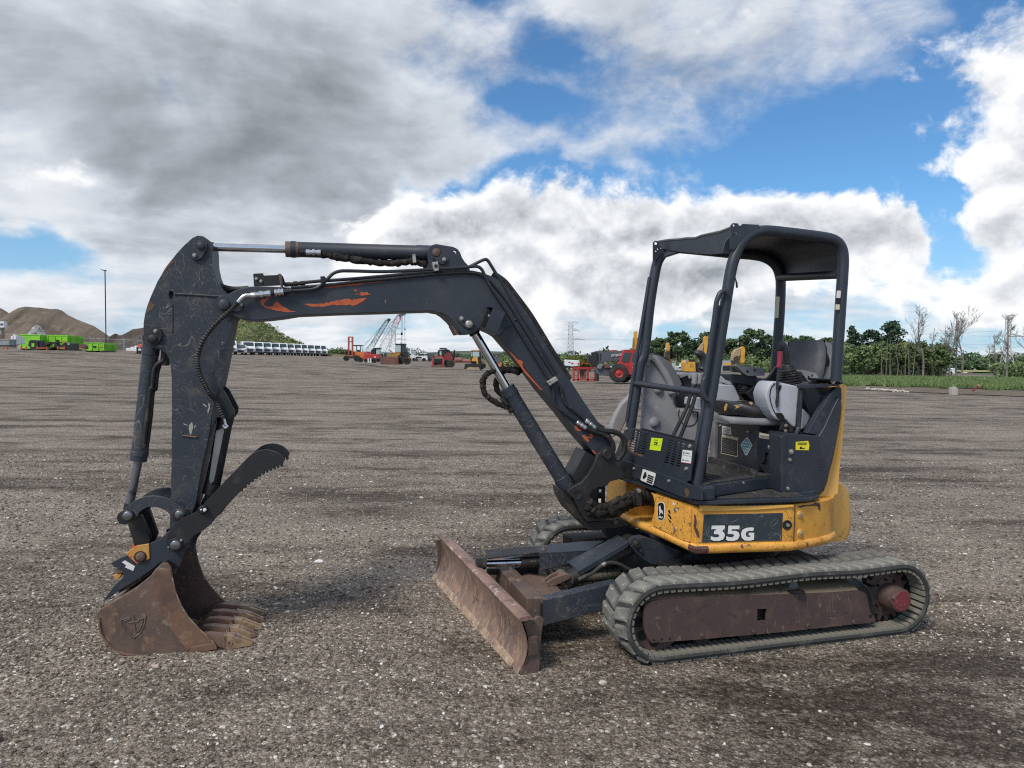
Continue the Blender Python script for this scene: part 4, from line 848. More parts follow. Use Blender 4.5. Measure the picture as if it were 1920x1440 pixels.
# ---- dozer blade
ZT = .315
bn0 = pt('G', (795, 1358), YT, h=.0); bf0 = pt('G', (122, 600), YT, h=.0); bn1 = pt('G', (828, 940), YT, h=ZT); bf1 = pt('G', (186, 278), YT, h=ZT + .01)
bdir = (bf0 - bn0).normalized(); back = V(-bdir.y, bdir.x, 0) * -1
if back.x < 0: back = -back
def bprof(t):                                    # concave face: (back, z)
    return (.052 * math.sin(math.pi * min(1, t * 1.02)) * (1 - .25 * t), t)
rings = []
NB = 18
for i in range(NB + 1):
    u = i / NB; a = bn0.lerp(bf0, u); c = bn1.lerp(bf1, u); ring = []
    wob = .004 * math.sin(u * 9) + random.uniform(-.001, .001)
    for j in range(13):
        t = j / 12; q = a.lerp(c, t); ring.append(q + back * (bprof(t)[0] + wob * math.sin(math.pi * t)))
    rings.append(ring)
bl = MB(); bl.loft(rings); bl.loft([[q + back * .012 for q in r_] for r_ in rings])
blade = under(bl.build('dozer_blade', M_BLADE, ex, sharp=60))
fl = MB()                                        # rolled top flange
for (r0, r1) in ((0, 1),):
    L0 = [r_[-1] for r_ in rings]
    prof_f = [(-.012, .000), (-.016, .012), (-.006, .022), (.03, .024), (.058, .018), (.060, .004), (.02, .0)]
    fl.loft([[q + back * dx_ + V(0, 0, dz_) for dx_, dz_ in prof_f] for q in L0], True, True)
fl.build('top_flange', M_FLANGE, blade, sharp=50)
ce = MB(); ce.loft([[rings[i][0] + back * -.004 + V(0, 0, .0), rings[i][1] + back * -.005, rings[i][1].lerp(rings[i][2], .5) + back * .0005, rings[i][1] + back * .008, rings[i][0] + back * .012] for i in range(1, NB + 1)], True, True)
ce.build('cutting_edge', M_EDGE, blade, sharp=50)
epts = [pt('G', q, YT, vp=((bn0.x, bn0.y), (bn0.x + back.x, bn0.y + back.y))) for q in [(835, 935), (880, 925), (925, 918), (955, 898), (985, 905), (998, 922), (985, 985), (976, 1060), (968, 1200), (960, 1352), (800, 1362), (838, 1270), (856, 1170), (858, 1080), (845, 1000)]]
MB().prism([q - bdir * .008 for q in epts], bdir * .020).build('end_plate', M_RUST, blade, .003)
epf = [q + (bf0 - bn0) for q in epts]; MB().prism(epf, bdir * -.016).build('end_plate', M_RUST, blade, .003)
# rear stiffening box behind the blade
rb_ = MB(); rb_.loft([[r_[4] + back * .012, r_[4] + back * .07 , r_[8] + back * .06, r_[8] + back * .012] for r_ in rings], True, True); rb_.build('blade_stiffener', M_RUST, blade)
# C-frame and cylinders behind the blade
def upoly(name, pts, thick, mat, parent=None, bevel=.003):
    """panel through points each traced with its own y"""
    q = [pt('G', (a, b), YT, y=yy) for a, b, yy in pts]
    o = MB().prism(q, thick).build(name, mat, parent or ex, bevel)
    return o if parent else under(o)
uplate('push_arm', 'G', [(1000, 775), (1560, 640), (1620, 640), (1600, 830), (1480, 848), (1000, 972)], -.50, -.42, M_ARM)
parm = uplate('push_arm', 'G', [(1000, 775), (1560, 640), (1620, 640), (1600, 830), (1480, 848), (1000, 972)], .36, .44, M_ARM, yt=-.50)
upoly('frame_deck', [(735, 640, .05), (860, 520, .28), (985, 512, .25), (1010, 585, .10), (1165, 720, -.42), (1010, 768, -.50), (940, 740, -.42)], (0, 0, -.03), M_RUST)
upoly('frame_gusset', [(735, 512, .05), (845, 630, -.12), (995, 745, -.45), (935, 745, -.42), (845, 705, -.20), (720, 690, -.0), (690, 650, .08)], (.02, 0, -.012), M_RUST)
upoly('frame_gusset', [(860, 640, -.12), (735, 515, .05), (735, 540, .05), (700, 590, .10), (640, 605, .12), (700, 640, .08), (850, 645, -.12)], (0.006, 0, -.004), M_RUST)
upoly('frame_front', [(720, 692, .0), (850, 712, -.20), (935, 765, -.40), (985, 800, -.48), (985, 900, -.48), (920, 905, -.40), (800, 800, -.15), (740, 735, -.03)], (.03, .0, 0), M_GRIME)
MB().box(-1.5, -1.40, -.46, .42, .10, .30).build('frame_cross', M_RUST, parm, .006)
for p_ in ((735, 605, .08), (885, 605, .05), (1000, 375, .1)):
    q = pt('G', p_[:2], YT, y=p_[2]); o = MB().lathe(q, (0, 0, 1), [(-.02, .018), (.006, .018), (.008, .011), (.018, .011)], 10).build('bolt', M_RUST, ex); under(o)
# angle cylinder with its guard
o = upoly('cylinder_guard', [(915, 350, .20), (1300, 312, .20), (1480, 305, .20), (1345, 385, .04), (968, 405, .04)], (0, 0, -.008), M_DARK)
upoly('guard_side', [(968, 406, .04), (1345, 386, .04), (1290, 440, .04), (1215, 490, .04), (975, 541, .04), (967, 470, .04)], (0, .008, 0), M_ARM, None)
upoly('cylinder_guard', [(545, 382, .20), (925, 350, .20), (962, 398, .04), (820, 412, .04), (560, 446, .04), (545, 425, .10)], (0, 0, -.008), M_GRIME)
MB().cyl(pt('G', (540, 487), YT, y=.09), pt('G', (825, 478), YT, y=.09), .022, 18).build('piston_rod', M_CHROME, o)
MB().cyl(pt('G', (820, 480), YT, y=.09), pt('G', (1250, 455), YT, y=.09), .038, 20).build('barrel', M_GRIME, o)
MB().cyl(pt('G', (475, 488), YT, y=.09), pt('G', (545, 488), YT, y=.09), .036, 14).build('rod_eye', M_GRIME, o)
MB().prism([pt('G', q, YT, y=.16) for q in ((560, 530), (760, 520), (960, 500), (960, 560), (720, 575), (560, 575))], (0, .02, 0)).build('lower_guard', M_GRIME, o)
# lift cylinder with its guard
o = upoly('cylinder_guard', [(1186, 470, -.02), (1578, 260, -.02), (1668, 312, -.20), (1270, 546, -.20)], (0, 0, -.008), M_DARK)
upoly('guard_side', [(1270, 548, -.20), (1668, 314, -.20), (1664, 355, -.20), (1290, 582, -.20)], (0, .008, 0), M_DARK)
bar0, bar1 = pt('G', (1180, 620), YT, y=-.14), pt('G', (1720, 340), YT, y=-.14)
MB().cyl(bar0.lerp(bar1, .08), bar1, .045, 20).build('barrel', M_GRIME, o); MB().cyl(bar0.lerp(bar1, -.02), bar0.lerp(bar1, .16), .054, 20).build('gland_ring', M_GRIME, o)
q = pt('G', (1190, 630), YT, y=-.20); MB().lathe(q, (0, 1, 0), [(0, .034), (.006, .042), (.14, .042)], 20).build('rod_eye', M_RUST, o); MB().lathe(q + V(0, -.012, 0), (0, 1, 0), [(0, .018), (.02, .022)], 14).build('pivot_pin', M_GRIME, o)
q = pt('G', (1725, 345), YT, y=-.20); MB().lathe(q, (0, 1, 0), [(0, .034), (.006, .044), (.14, .044)], 20).build('barrel_eye', M_BLACK, o); MB().lathe(q + V(0, -.012, 0), (0, 1, 0), [(0, .018), (.02, .022)], 14).build('pivot_pin', M_GRIME, o)
for pl in ([(1010, 610), (1060, 575), (1130, 548), (1160, 545), (1150, 590), (1020, 640)], [(1020, 640), (1080, 600), (1180, 570), (1215, 575), (1200, 610), (1050, 680)]):
    upoly('ear_plate', [(a, b, -.10 if pl[0][0] == 1010 else -.22) for a, b in pl], (0, .02, 0), M_RUST)
hz = MB().tube(smooth_path(tr('G', [(1270, 612), (1330, 585), (1385, 560), (1430, 520), (1475, 490), (1530, 480), (1590, 492), (1650, 525), (1720, 555), (1790, 590)], YT, y=-.24), 5), .0125, 10).build('hydraulic_hose', M_RUBBERD, ex); under(hz)
hz = MB().tube(tr('G', [(1452, 500), (1480, 488)], YT, y=-.24), .0145, 10).build('hose_collar', M_SILVER, ex); under(hz)

# ================================================================== house (upper structure)
def deck(outline, z0, z1): return MB().prism([V(a, b, z0) for a, b in outline], (0, 0, z1 - z0))
rear = [(.34, -.70), (.455, -.645), (.54, -.575), (.595, -.49), (.64, -.40), (.67, -.28), (.685, -.1), (.685, .2), (.62, .42), (.50, .60), (.38, .70), (.2, .75)]
house_o = [(-.60, .50), (-.60, .10), (-.36, .08), (-.36, -.27), (-.545, -.285), (-.478, -.735), (.12, -.765)] + rear + [(-.4, .75)]
house = deck(house_o, .60, .835).build('house_shell', M_YEL, ex, .008)
def inset(o_, d):
    n = len(o_); out = []
    for i in range(n):
        a, b, c = Vector(o_[i - 1]), Vector(o_[i]), Vector(o_[(i + 1) % n])
        n1 = Vector(((b - a).y, -(b - a).x)).normalized(); n2 = Vector(((c - b).y, -(c - b).x)).normalized(); m = (n1 + n2)
        m = m / max(.5, m.dot(n1)); out.append(tuple(b - m * d))
    return out
area = sum(a[0] * b[1] - b[0] * a[1] for a, b in zip(house_o, house_o[1:] + house_o[:1]))
sg = 1 if area > 0 else -1
skirt_o = [(-.60, .50), (-.60, -.02), (-.54, -.30), (-.478, -.735), (.12, -.765)] + rear + [(-.4, .75)]
sk = MB()
sk.loft([[V(a, b, z_) for a, b in inset(skirt_o, sg * d_)] for d_, z_ in ((.05, .545), (.012, .552), (-.010, .566), (-.016, .588), (-.008, .606), (.0, .612), (.05, .614))], True, True)
sk.build('house_skirt', M_YCHIP, house, sharp=70)
# rust on the front corner
crn = MB(); crn.loft([[V(a, b, z_) for a, b in [(-.487 - d_ * .9, -.685 - d_ * .3), (-.478 - d_ * .7, -.737 - d_), (-.455, -.7385 - d_), (-.405, -.741 - d_)]] for d_, z_ in ((-.010, .552), (.0125, .566), (.0185, .588), (.0105, .604))]); 
crn.build('worn_corner', M_RUSTC, house)
VPs = ((-.478, -.737), (.12, -.767))              # upright plane of the left side
VPf = ((-.545, -.287), (-.478, -.737))            # upright plane of the slanted front
def vplate(name, z, pts, vp, t0, t1, mat, parent, bevel=0., holes=()):
    nx = Vector((vp[1][1] - vp[0][1], -(vp[1][0] - vp[0][0]))).normalized(); n3 = V(nx.x, nx.y, 0)
    if n3.y > 0: n3 = -n3
    q = [pt(z, a, vp=vp) + n3 * t0 for a in pts]; hs = [[pt(z, a, vp=vp) + n3 * t0 for a in hh] for hh in holes]
    return MB().prism(q, n3 * (t1 - t0), hs).build(name, mat, parent, bevel)
vplate('panel_rim', 'Q', [(60, 395), (300, 408), (700, 405), (1120, 395), (1128, 425), (700, 455), (300, 465), (70, 470)], VPs, .0, .010, M_YELC, house, .004)
vplate('paint_wear', 'Q', [(-10, 430), (30, 440), (48, 480), (40, 520), (60, 570), (45, 640), (66, 700), (90, 760), (95, 815), (55, 820), (40, 770), (10, 740), (-5, 690), (5, 620), (-12, 560), (2, 500)], VPs, .0005, .0015, M_YCHIP, house)
vplate('paint_wear', 'Q', [(5, 500), (28, 520), (38, 590), (30, 650), (60, 700), (70, 770), (40, 760), (20, 700), (0, 640), (8, 570)], VPs, .0016, .0024, M_RUSTC, house)
vplate('side_decal', 'Q', [(118, 508), (1006, 490), (990, 800), (98, 822), (104, 700)], VPs, .001, .0022, M_DECAL, house)
# lettering 35G with a dark outline
def letter(z, poly, holes=(), t=.003, mat=M_LETTER): return vplate('lettering', z, poly, VPs, .0023, t, mat, house, holes=holes)
three = [(205, 632), (350, 630), (355, 655), (322, 695), (345, 712), (353, 745), (335, 785), (290, 803), (225, 803), (192, 788), (196, 752), (240, 765), (280, 762), (292, 745), (275, 728), (228, 728), (232, 695), (262, 672), (200, 672)]
five = [(392, 632), (518, 632), (514, 672), (432, 672), (430, 690), (475, 690), (510, 708), (518, 745), (500, 785), (455, 803), (392, 803), (365, 790), (370, 752), (405, 763), (440, 763), (458, 745), (445, 726), (385, 726)]
gee = [(680, 655), (672, 690), (625, 690), (598, 700), (585, 725), (595, 755), (622, 762), (638, 758), (640, 742), (620, 742), (622, 712), (683, 712), (680, 790), (625, 802), (575, 798), (543, 770), (533, 725), (548, 680), (590, 658), (640, 652)]
for g_ in (three, five, gee):
    cx, cy = sum(a for a, b in g_) / len(g_), sum(b for a, b in g_) / len(g_)
    vplate('letter_outline', 'Q', [(a + 10 * (1 if a > cx else -1) + 0, b + 9 * (1 if b > cy else -1)) for a, b in g_], VPs, .0021, .0024, M_INK, house)
    letter('Q', g_)
MB().lathe(pt('Q', (1056, 625), vp=VPs) + V(0, .002, 0), (0, -1, 0), [(0, .029), (.006, .029), (.006, .020), (.003, .018)], 20).build('lock_ring', M_BLACK, house)
MB().lathe(pt('Q', (1060, 627), vp=VPs), (0, -1, 0), [(0, .012), (.008, .010)], 12).build('lock', M_ZINC, house)
vplate('panel_seam', 'Q', [(1140, 400), (1148, 400), (1132, 812), (1122, 812)], VPs, .0006, .0016, M_INK, house)
VPr = ((.12, -.765), (.34, -.70))
for xy in ((1196, 508), (1197, 716)):
    q = pt('Q', xy, vp=VPr); MB().lathe(q + V(0, .004, 0), (.28, -1, 0), [(0, .026), (.010, .022)], 16).build('bolt_seat', M_YELC, house); MB().lathe(q, (.28, -1, 0), [(.006, .013), (.016, .011)], 10).build('bolt', M_ZINC, house)
vplate('paint_scrape', 'Q', [(1165, 420), (1230, 402), (1300, 400), (1355, 385), (1365, 372), (1380, 375), (1420, 385), (1428, 420), (1425, 470), (1405, 440), (1395, 410), (1340, 412), (1270, 415), (1200, 430)], VPr, .001, .002, M_RUSTC, house)
# emblem plate, slots and bolts of the slanted front
def rrect(x0, y0, x1, y1, r, n=4):
    out = []
    for cx, cy, a in ((x1 - r, y0 + r, -90), (x1 - r, y1 - r, 0), (x0 + r, y1 - r, 90), (x0 + r, y0 + r, 180)):
        out += [(cx + r * math.cos(R(a + 90 * i / n)), cy + r * math.sin(R(a + 90 * i / n))) for i in range(n + 1)]
    return out
vplate('front_plate', 'O', [(1165, 400), (1220, 420), (1450, 500), (1640, 590), (1645, 700), (1640, 1000), (1560, 990), (1190, 800), (1180, 730), (1210, 640), (1215, 520), (1195, 450)], VPf, .0, .010, M_YCHIP, house, .004)
vplate('emblem_rim', 'O', rrect(1252, 518, 1338, 742, 40), VPf, .010, .0115, M_WHITE, house); vplate('emblem_plate', 'O', rrect(1258, 526, 1332, 734, 36), VPf, .0116, .0126, M_INK, house)
vplate('emblem_mark', 'O', [(1272, 575), (1290, 560), (1292, 600), (1310, 625), (1322, 622), (1318, 640), (1322, 665), (1312, 660), (1306, 645), (1290, 650), (1284, 675), (1276, 672), (1280, 640), (1274, 615)], VPf, .0127, .0134, M_WHITE, house)
vplate('emblem_mark', 'O', [(1268, 690), (1285, 684), (1300, 700), (1318, 692), (1320, 705), (1300, 716), (1284, 706), (1270, 708)], VPf, .0127, .0134, M_WHITE, house)
for a in ([(1375, 620), (1400, 615), (1412, 660), (1390, 655)], [(1370, 665), (1395, 668), (1425, 715), (1405, 722)], [(1378, 715), (1400, 738), (1418, 760), (1400, 770)]): vplate('vent_slot', 'O', a, VPf, .0105, .0112, M_HOLE, house)
for xy in ((1468, 615), (1463, 842)): 
    q = pt('O', xy, vp=VPf); MB().lathe(q, (-.98, -.15, 0), [(.006, .016), (.016, .012)], 12).build('bolt', M_ZINC, house)
vplate('small_tag', 'O', [(1058, 780), (1095, 792), (1100, 838), (1062, 825)], ((-.585, -.02), (-.545, -.30)), .012, .0135, M_WHITE, house); vplate('small_tag', 'O', [(1436, 522), (1462, 532), (1460, 558), (1434, 548)], VPf, .0105, .0115, M_WHITE, house)
# slew cavity hoses
def wrinkle(z, pts, r, y, k=7):
    q = smooth_path(tr(z, pts, y=y), k); q = [v + V(*[random.uniform(-.006, .006) for _ in range(3)]) for v in q]
    return MB().tube(q, [r * random.uniform(.82, 1.14) for _ in q], 12).build('hose_sleeve', M_SLEEVE, ex)
wrinkle('F', [(930, 1150), (1000, 1185), (1100, 1165), (1200, 1120), (1290, 1075), (1370, 1050), (1450, 1050), (1510, 1085), (1560, 1130)], .036, -.18)
wrinkle('F', [(930, 1190), (1010, 1220), (1100, 1210), (1180, 1180), (1260, 1130), (1360, 1090), (1460, 1090), (1540, 1120)], .028, -.14)
wrinkle('F', [(935, 1100), (1000, 1140), (1080, 1140), (1180, 1090), (1290, 1045)], .02, -.20)
clb = plate('hose_clamp', 'F', [(1338, 1000), (1352, 988), (1380, 988), (1390, 1010), (1392, 1130), (1345, 1138)], -.245, -.20, M_BLACK, bevel=.004)
MB().lathe(pt('F', (1366, 1008), y=-.26), (0, 1, 0), [(0, .012), (.015, .014)], 12).build('bolt', M_ZINC, clb)

# counterweight, engine hood and rear pillar
cw = [(1560, 900), (1574, 903), (1584, 907), (1591, 914), (1594.5, 930), (1597, 960), (1597, 985), (1594, 1002), (1588, 1012), (1563, 1013), (1545, 1000)]
b = MB(); q = tr('', cw, y=-.33); rgs = []
for yy, dx_ in ((-.36, -.05), (-.34, -.015), (-.30, .0), (-.15, .05), (0, .07), (.2, .05), (.4, -.03), (.5, -.15)): rgs.append([V(v.x + dx_, yy, v.z) for v in q])
b.loft(rgs, True, True); b.build('counterweight', M_YELC, house, sharp=50)
hood = [(1574, 716), (1580, 718), (1588, 727), (1587.5, 745), (1584, 778), (1579.5, 832), (1576, 864), (1573, 903), (1572, 925), (1553, 938), (1537, 943), (1505, 945), (1492, 950), (1492, 938), (1535, 931), (1545, 920), (1551, 903), (1556, 880), (1561, 864), (1570, 817), (1576, 786), (1578, 766)]
b = MB(); q = tr('', hood, y=-.56); b.prism(q, (0, .03, 0)); b.build('rear_pillar', M_YELC, house, .004)
hd = tr('', [(1577, 720), (1587, 730), (1584, 778), (1576, 864), (1571, 930), (1556, 935), (1560, 800)], y=-.53)
b = MB(); rgs = []
for yy, dx_ in ((-.53, -.004), (-.35, .03), (-.1, .06), (.15, .05), (.25, .03)): rgs.append([V(v.x + (dx_ if i in (0, 1, 2, 3, 4) else 0), yy, v.z) for i, v in enumerate(q if False else hd)])
b.loft(rgs, True, True); b.build('engine_hood', M_YELC, house, sharp=40)
# dark side panel behind the door opening
sp_ = [(1464, 818), (1477, 812), (1500, 815), (1536, 817), (1546, 800), (1562, 765), (1573, 744), (1578, 752), (1577, 770), (1570, 817), (1561, 862), (1555, 885), (1549, 908), (1540, 924), (1526, 932), (1500, 937), (1478, 930), (1464, 922)]
spn = plate('side_panel', '', sp_, -.635, -.50, M_PANEL, house, bevel=.008)
for z, xy, r_ in (('N', (1057, 495), .016), ('N', (1040, 592), .011), ('N', (1017, 938), .011)): bolt(z, xy, r_, -.636, M_ZINC, spn)
MB().tube(tr('N', [(1000, 285), (985, 600), (972, 940)], y=-.636), .005, 6).build('panel_seam', M_PANEL, spn)
MB().tube(tr('N', [(1005, 985), (1100, 1000), (1250, 990), (1330, 965)], y=-.634), .012, 8).build('panel_fold', M_PANEL, spn)
for i in range(7):
    y_ = 515 + i * 37; MB().prism(tr('N', [(1380, y_), (1430, y_ - 3), (1430, y_ + 16), (1378, y_ + 18)], y=-.6365), (0, .006, 0)).build('grip_rib', M_PANEL, spn)
vst = lambda name, pts, mat, y=-.637, par=spn: MB().prism(tr('N', pts, y=y), (0, .001, 0)).build(name, mat, par)
vst('yellow_warning_sticker', [(1102, 375), (1250, 362), (1265, 405), (1258, 475), (1100, 472)], M_YSTICK)
for i, (xa, xb) in enumerate(((1120, 1240), (1125, 1235), (1130, 1225))): vst('print_line', [(xa, 384 + i * 11), (xb, 384 + i * 11), (xb, 390 + i * 11), (xa, 390 + i * 11)], M_INK, -.638)
vst('print_line', [(1148, 450), (1158, 432), (1172, 432), (1180, 452), (1208, 446), (1208, 460), (1150, 462)], M_INK, -.638)
# floor frame, floor, step
fl_o = [(-.655, .16), (-.60, -.14), (-.495, -.755), (-.455, -.785), (.22, -.785), (.33, -.72), (.40, -.60), (.40, .16)]
ffr = deck(fl_o, .852, .878).build('floor_frame', M_PANEL, ex, .006)
deck([(-.655, .16), (-.60, -.14), (-.495, -.755), (-.455, -.785), (-.385, -.785), (-.36, -.70), (.06, -.52), (.40, -.45), (.40, .16)], .879, .955).build('floor_block', M_PANEL, ffr, .008)
deck([(-.60, .12), (-.56, -.14), (-.455, -.70), (-.40, -.72), (-.36, -.68), (.05, -.50), (.30, -.44), (.30, .14)], .956, .962).build('floor_mat', M_TREAD, ffr)
deck([(-.36, -.76), (.20, -.76), (.25, -.50), (.06, -.54), (-.34, -.72)], .879, .884).build('step_mat', M_TREAD, ffr)
MB().box(.02, .05, -.50, .12, .962, 1.0).build('mat_lip', M_TREAD, ffr)
for k in range(5): MB().prism([V(-.42 + k * .05, -.64 + k * .03, .9625), V(-.40 + k * .05, -.64 + k * .03, .9625), V(-.46 + k * .05, .08, .9625), V(-.48 + k * .05, .08, .9625)], (0, 0, .006)).build('mat_rib', M_TREAD, ffr)
MB().tube(smooth_path(tr('Q', [(-10, 385), (150, 392), (400, 398), (700, 392), (1000, 385), (1130, 372)], y=-.74), 3), .012, 8).tube(smooth_path(tr('Q', [(150, 375), (500, 378), (900, 372), (1140, 358)], y=-.74), 3), .008, 8).build('floor_seal', M_HOSE, ffr)
bolt('N', (483, 868), .006, -.72, M_ZINC, ffr)
VPe = ((-.60, -.14), (-.495, -.757))
vplate('front_beam', 'M', [(100, 615), (240, 680), (480, 770), (760, 870), (1090, 985), (1160, 1020), (1320, 1040), (1325, 1240), (1090, 1210), (760, 1080), (480, 960), (300, 880), (140, 800)], VPe, .001, .016, M_PANEL, ffr, .004)
vplate('worn_corner', 'M', [(1098, 1075), (1128, 1068), (1150, 1105), (1160, 1150), (1135, 1190), (1108, 1195), (1112, 1150), (1095, 1120)], VPe, .0165, .0172, M_BROWNW, ffr)
for xy in ((388, 800), (876, 972)): q = pt('M', xy, vp=VPe); MB().lathe(q, (-.98, -.16, 0), [(.012, .012), (.024, .009)], 10).build('bolt', M_ZINC, ffr)
vplate('white_warning_sticker', 'M', rrect(0, 0, 1, 1, .1) if False else [(515, 805), (685, 862), (695, 880), (658, 1025), (645, 1030), (490, 965), (482, 948)], VPe, .0165, .0175, M_WHITE, ffr)
for a in ([(540, 850), (560, 845), (570, 910), (530, 950), (510, 930), (520, 900)],): vplate('print_mark', 'M', a, VPe, .0177, .0183, M_INK, ffr)
for i in range(4): vplate('print_line', 'M', [(588 - i * 6, 880 + i * 28), (668 - i * 6, 912 + i * 28), (664 - i * 6, 934 + i * 28), (584 - i * 6, 902 + i * 28)], VPe, .0177, .0183, M_INK, ffr)
# louvred front panel
def slots(x0, y0, ux, uy, vx, vy, rows, cols, w, hgt):
    out = []
    for c in range(cols):
        for r_ in range(rows):
            ax_, ay_ = x0 + c * ux + r_ * vx, y0 + c * uy + r_ * vy
            k = 1 + .0 * c
            out.append([(ax_, ay_), (ax_ + w, ay_ + w * .28), (ax_ + w - hgt * .15, ay_ + w * .28 + hgt), (ax_ - hgt * .15, ay_ + hgt)])
    return out
hol = slots(355, 268, 78, 22, -5.4, 33, 9, 3, 58, 20) + slots(862, 395, 82, 24, -8, 33.5, 10, 3, 56, 20)
lv = vplate('vented_panel', 'M', [(258, 214), (700, 325), (1205, 452), (1150, 960), (1090, 990), (760, 872), (480, 772), (240, 682), (105, 615), (130, 560)], VPe, .0, .006, M_ROPS, ffr, holes=hol)
vplate('rust_patch', 'M', [(300, 420), (325, 400), (318, 470), (330, 540), (365, 575), (420, 592), (495, 610), (500, 640), (430, 620), (340, 590), (285, 520), (275, 460)], VPe, .0062, .0070, M_WEAR, lv)
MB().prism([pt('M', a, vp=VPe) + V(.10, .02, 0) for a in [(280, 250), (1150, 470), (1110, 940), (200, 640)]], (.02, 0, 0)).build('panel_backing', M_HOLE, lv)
for i in range(4):
    MB().prism([pt('M', a, vp=VPe) + V(.03, .0, 0) for a in [(915 - i * 9, 415 + i * 42), (1060 - i * 9, 455 + i * 42), (1055 - i * 9, 488 + i * 42), (908 - i * 9, 446 + i * 42)]], (.02, 0, 0)).build('pedal_tread', M_GREYP, lv)
for xy in ((268, 254), (1148, 490), (1098, 803)): q = pt('M', xy, vp=VPe); MB().lathe(q, (-.98, -.16, 0), [(.005, .013), (.016, .010)], 10).build('bolt', M_ZINC, lv)
vplate('neon_note', 'M', [(618, 373), (775, 385), (742, 558), (590, 538)], VPe, .0075, .009, M_NEON, lv)
def vtext(txt, z, a, b, vp, t, mat, parent, bold=.01):
    A_, B_ = pt(z, a, vp=vp), pt(z, b, vp=vp)
    nx = Vector((vp[1][1] - vp[0][1], -(vp[1][0] - vp[0][0]))).normalized(); n3 = V(nx.x, nx.y, 0)
    if n3.y > 0: n3 = -n3
    me = text_mesh(txt, 1.0, .002, bold); xs = [v.co.x for v in me.vertices]; w0, w1 = min(xs), max(xs)
    u = (B_ - A_); s_ = u.length / (w1 - w0); u.normalize(); up = n3.cross(u)
    if up.z < 0: up = -up
    for v in me.vertices: c = v.co.copy(); v.co = A_ + u * (c.x - w0) * s_ + up * c.y * s_ + n3 * (t + .0005 + c.z * .2)
    me.materials.append(mat); o = bpy.data.objects.new('lettering', me); COL.objects.link(o); o.parent = parent; return o
vtext('OF', 'M', (655, 472), (703, 482), VPe, .0095, M_INK, lv, .03)
vplate('print_line', 'M', [(655, 400), (708, 405), (706, 412), (653, 407)], VPe, .0095, .010, M_INK, lv)
for a in ([(620, 472), (648, 476), (647, 479), (619, 475)], [(705, 480), (735, 484), (734, 487), (704, 483)]): vplate('print_line', 'M', a, VPe, .0095, .010, M_INK, lv)
vplate('white_label', 'M', [(1052, 540), (1182, 555), (1165, 732), (1030, 712)], VPe, .0075, .009, M_WHITE, lv)
M_GREYPR = material('grey_print', (.25, .25, .27), .6)
for a in ([(1062, 565), (1080, 568), (1076, 605), (1058, 600)], [(1090, 575), (1150, 584), (1148, 602), (1088, 592)], [(1050, 668), (1075, 672), (1070, 695), (1048, 690)], [(1085, 680), (1140, 688), (1138, 700), (1083, 692)], [(1050, 610), (1170, 628), (1169, 632), (1049, 614)]): vplate('print_mark', 'M', a, VPe, .0095, .010, M_GREYPR, lv)
vplate('label_border', 'M', [(1030, 708), (1166, 728), (1165, 736), (1029, 716)], VPe, .0095, .0101, M_PINK, lv)

# ================================================================== seat base, seat, consoles
SX = .14
sbx = MB(); sbx.box(SX, .47, -.34, .22, .962, 1.27); sbase = sbx.build('seat_base', M_PANEL, ex, .008)
MB().box(SX + .04, .40, -.50, -.34, .962, 1.24).build('seat_base_side', M_PANEL, sbase, .006)
MB().box(SX - .02, .5, .22, .30, .962, 1.25).build('side_trim', M_GREYP, sbase, .006)
def xst(name, pts, mat, t=.0015, par=None): return MB().prism([pt('N', a, x=SX) + V(-t, 0, 0) for a in pts], (-.001, 0, 0)).build(name, mat, par or sbase)
xst('white_label', [(222, 180), (330, 200), (333, 290), (218, 272)], M_WHITE); xst('cream_warning_sticker', [(218, 282), (415, 325), (405, 556), (206, 512)], M_CREAM)
xst('warning_text_panel', [(226, 318), (407, 358), (399, 545), (214, 503)], M_INK, .003)
for i in range(8): xst('print_line', [(232 - i, 340 + i * 20), (395 - i * 2 - (i % 3) * 18, 376 + i * 20), (395 - i * 2 - (i % 3) * 18, 381 + i * 20), (232 - i, 345 + i * 20)], M_GREYPR, .0045)
for i in range(4): xst('print_line', [(232, 206 + i * 17), (318 - i * 6, 222 + i * 17), (318 - i * 6, 230 + i * 17), (232, 214 + i * 17)], M_GREYPR, .003)
xst('teal_sticker', [(515, 318), (530, 320), (582, 402), (583, 420), (520, 535), (500, 535), (445, 425), (444, 400)], M_WHITE); xst('teal_diamond', [(518, 328), (575, 412), (510, 526), (452, 412)], M_TEAL, .003)
for a in ([(485, 368), (548, 380), (560, 396), (474, 380)], [(470, 400), (572, 420), (566, 432), (462, 414)], [(478, 438), (556, 454), (548, 464), (482, 450)], [(490, 468), (535, 478), (528, 490), (494, 482)]): xst('print_line', a, M_WHITE, .0045)
for xy in ((195, 180), (532, 252)): MB().lathe(pt('N', xy, x=SX), (-1, 0, 0), [(0, .011), (.01, .008)], 10).build('bolt', M_ZINC, sbase)
gp = plate('pivot_guard', 'N', [(640, 242), (700, 262), (916, 300), (912, 560), (862, 892), (845, 905), (820, 880), (640, 612)], -.40, -.392, M_PANEL, sbase, holes=[[(736, 505), (790, 500), (808, 515), (806, 560), (800, 600), (800, 650), (760, 660), (724, 645), (724, 600), (734, 560)]])
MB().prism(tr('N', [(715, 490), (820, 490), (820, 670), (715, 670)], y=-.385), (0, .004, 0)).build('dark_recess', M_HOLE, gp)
MB().lathe(pt('N', (808, 443), y=-.414), (0, 1, 0), [(0, .012), (.004, .018), (.014, .019)], 14).build('lock_knob', M_ZINC, gp)
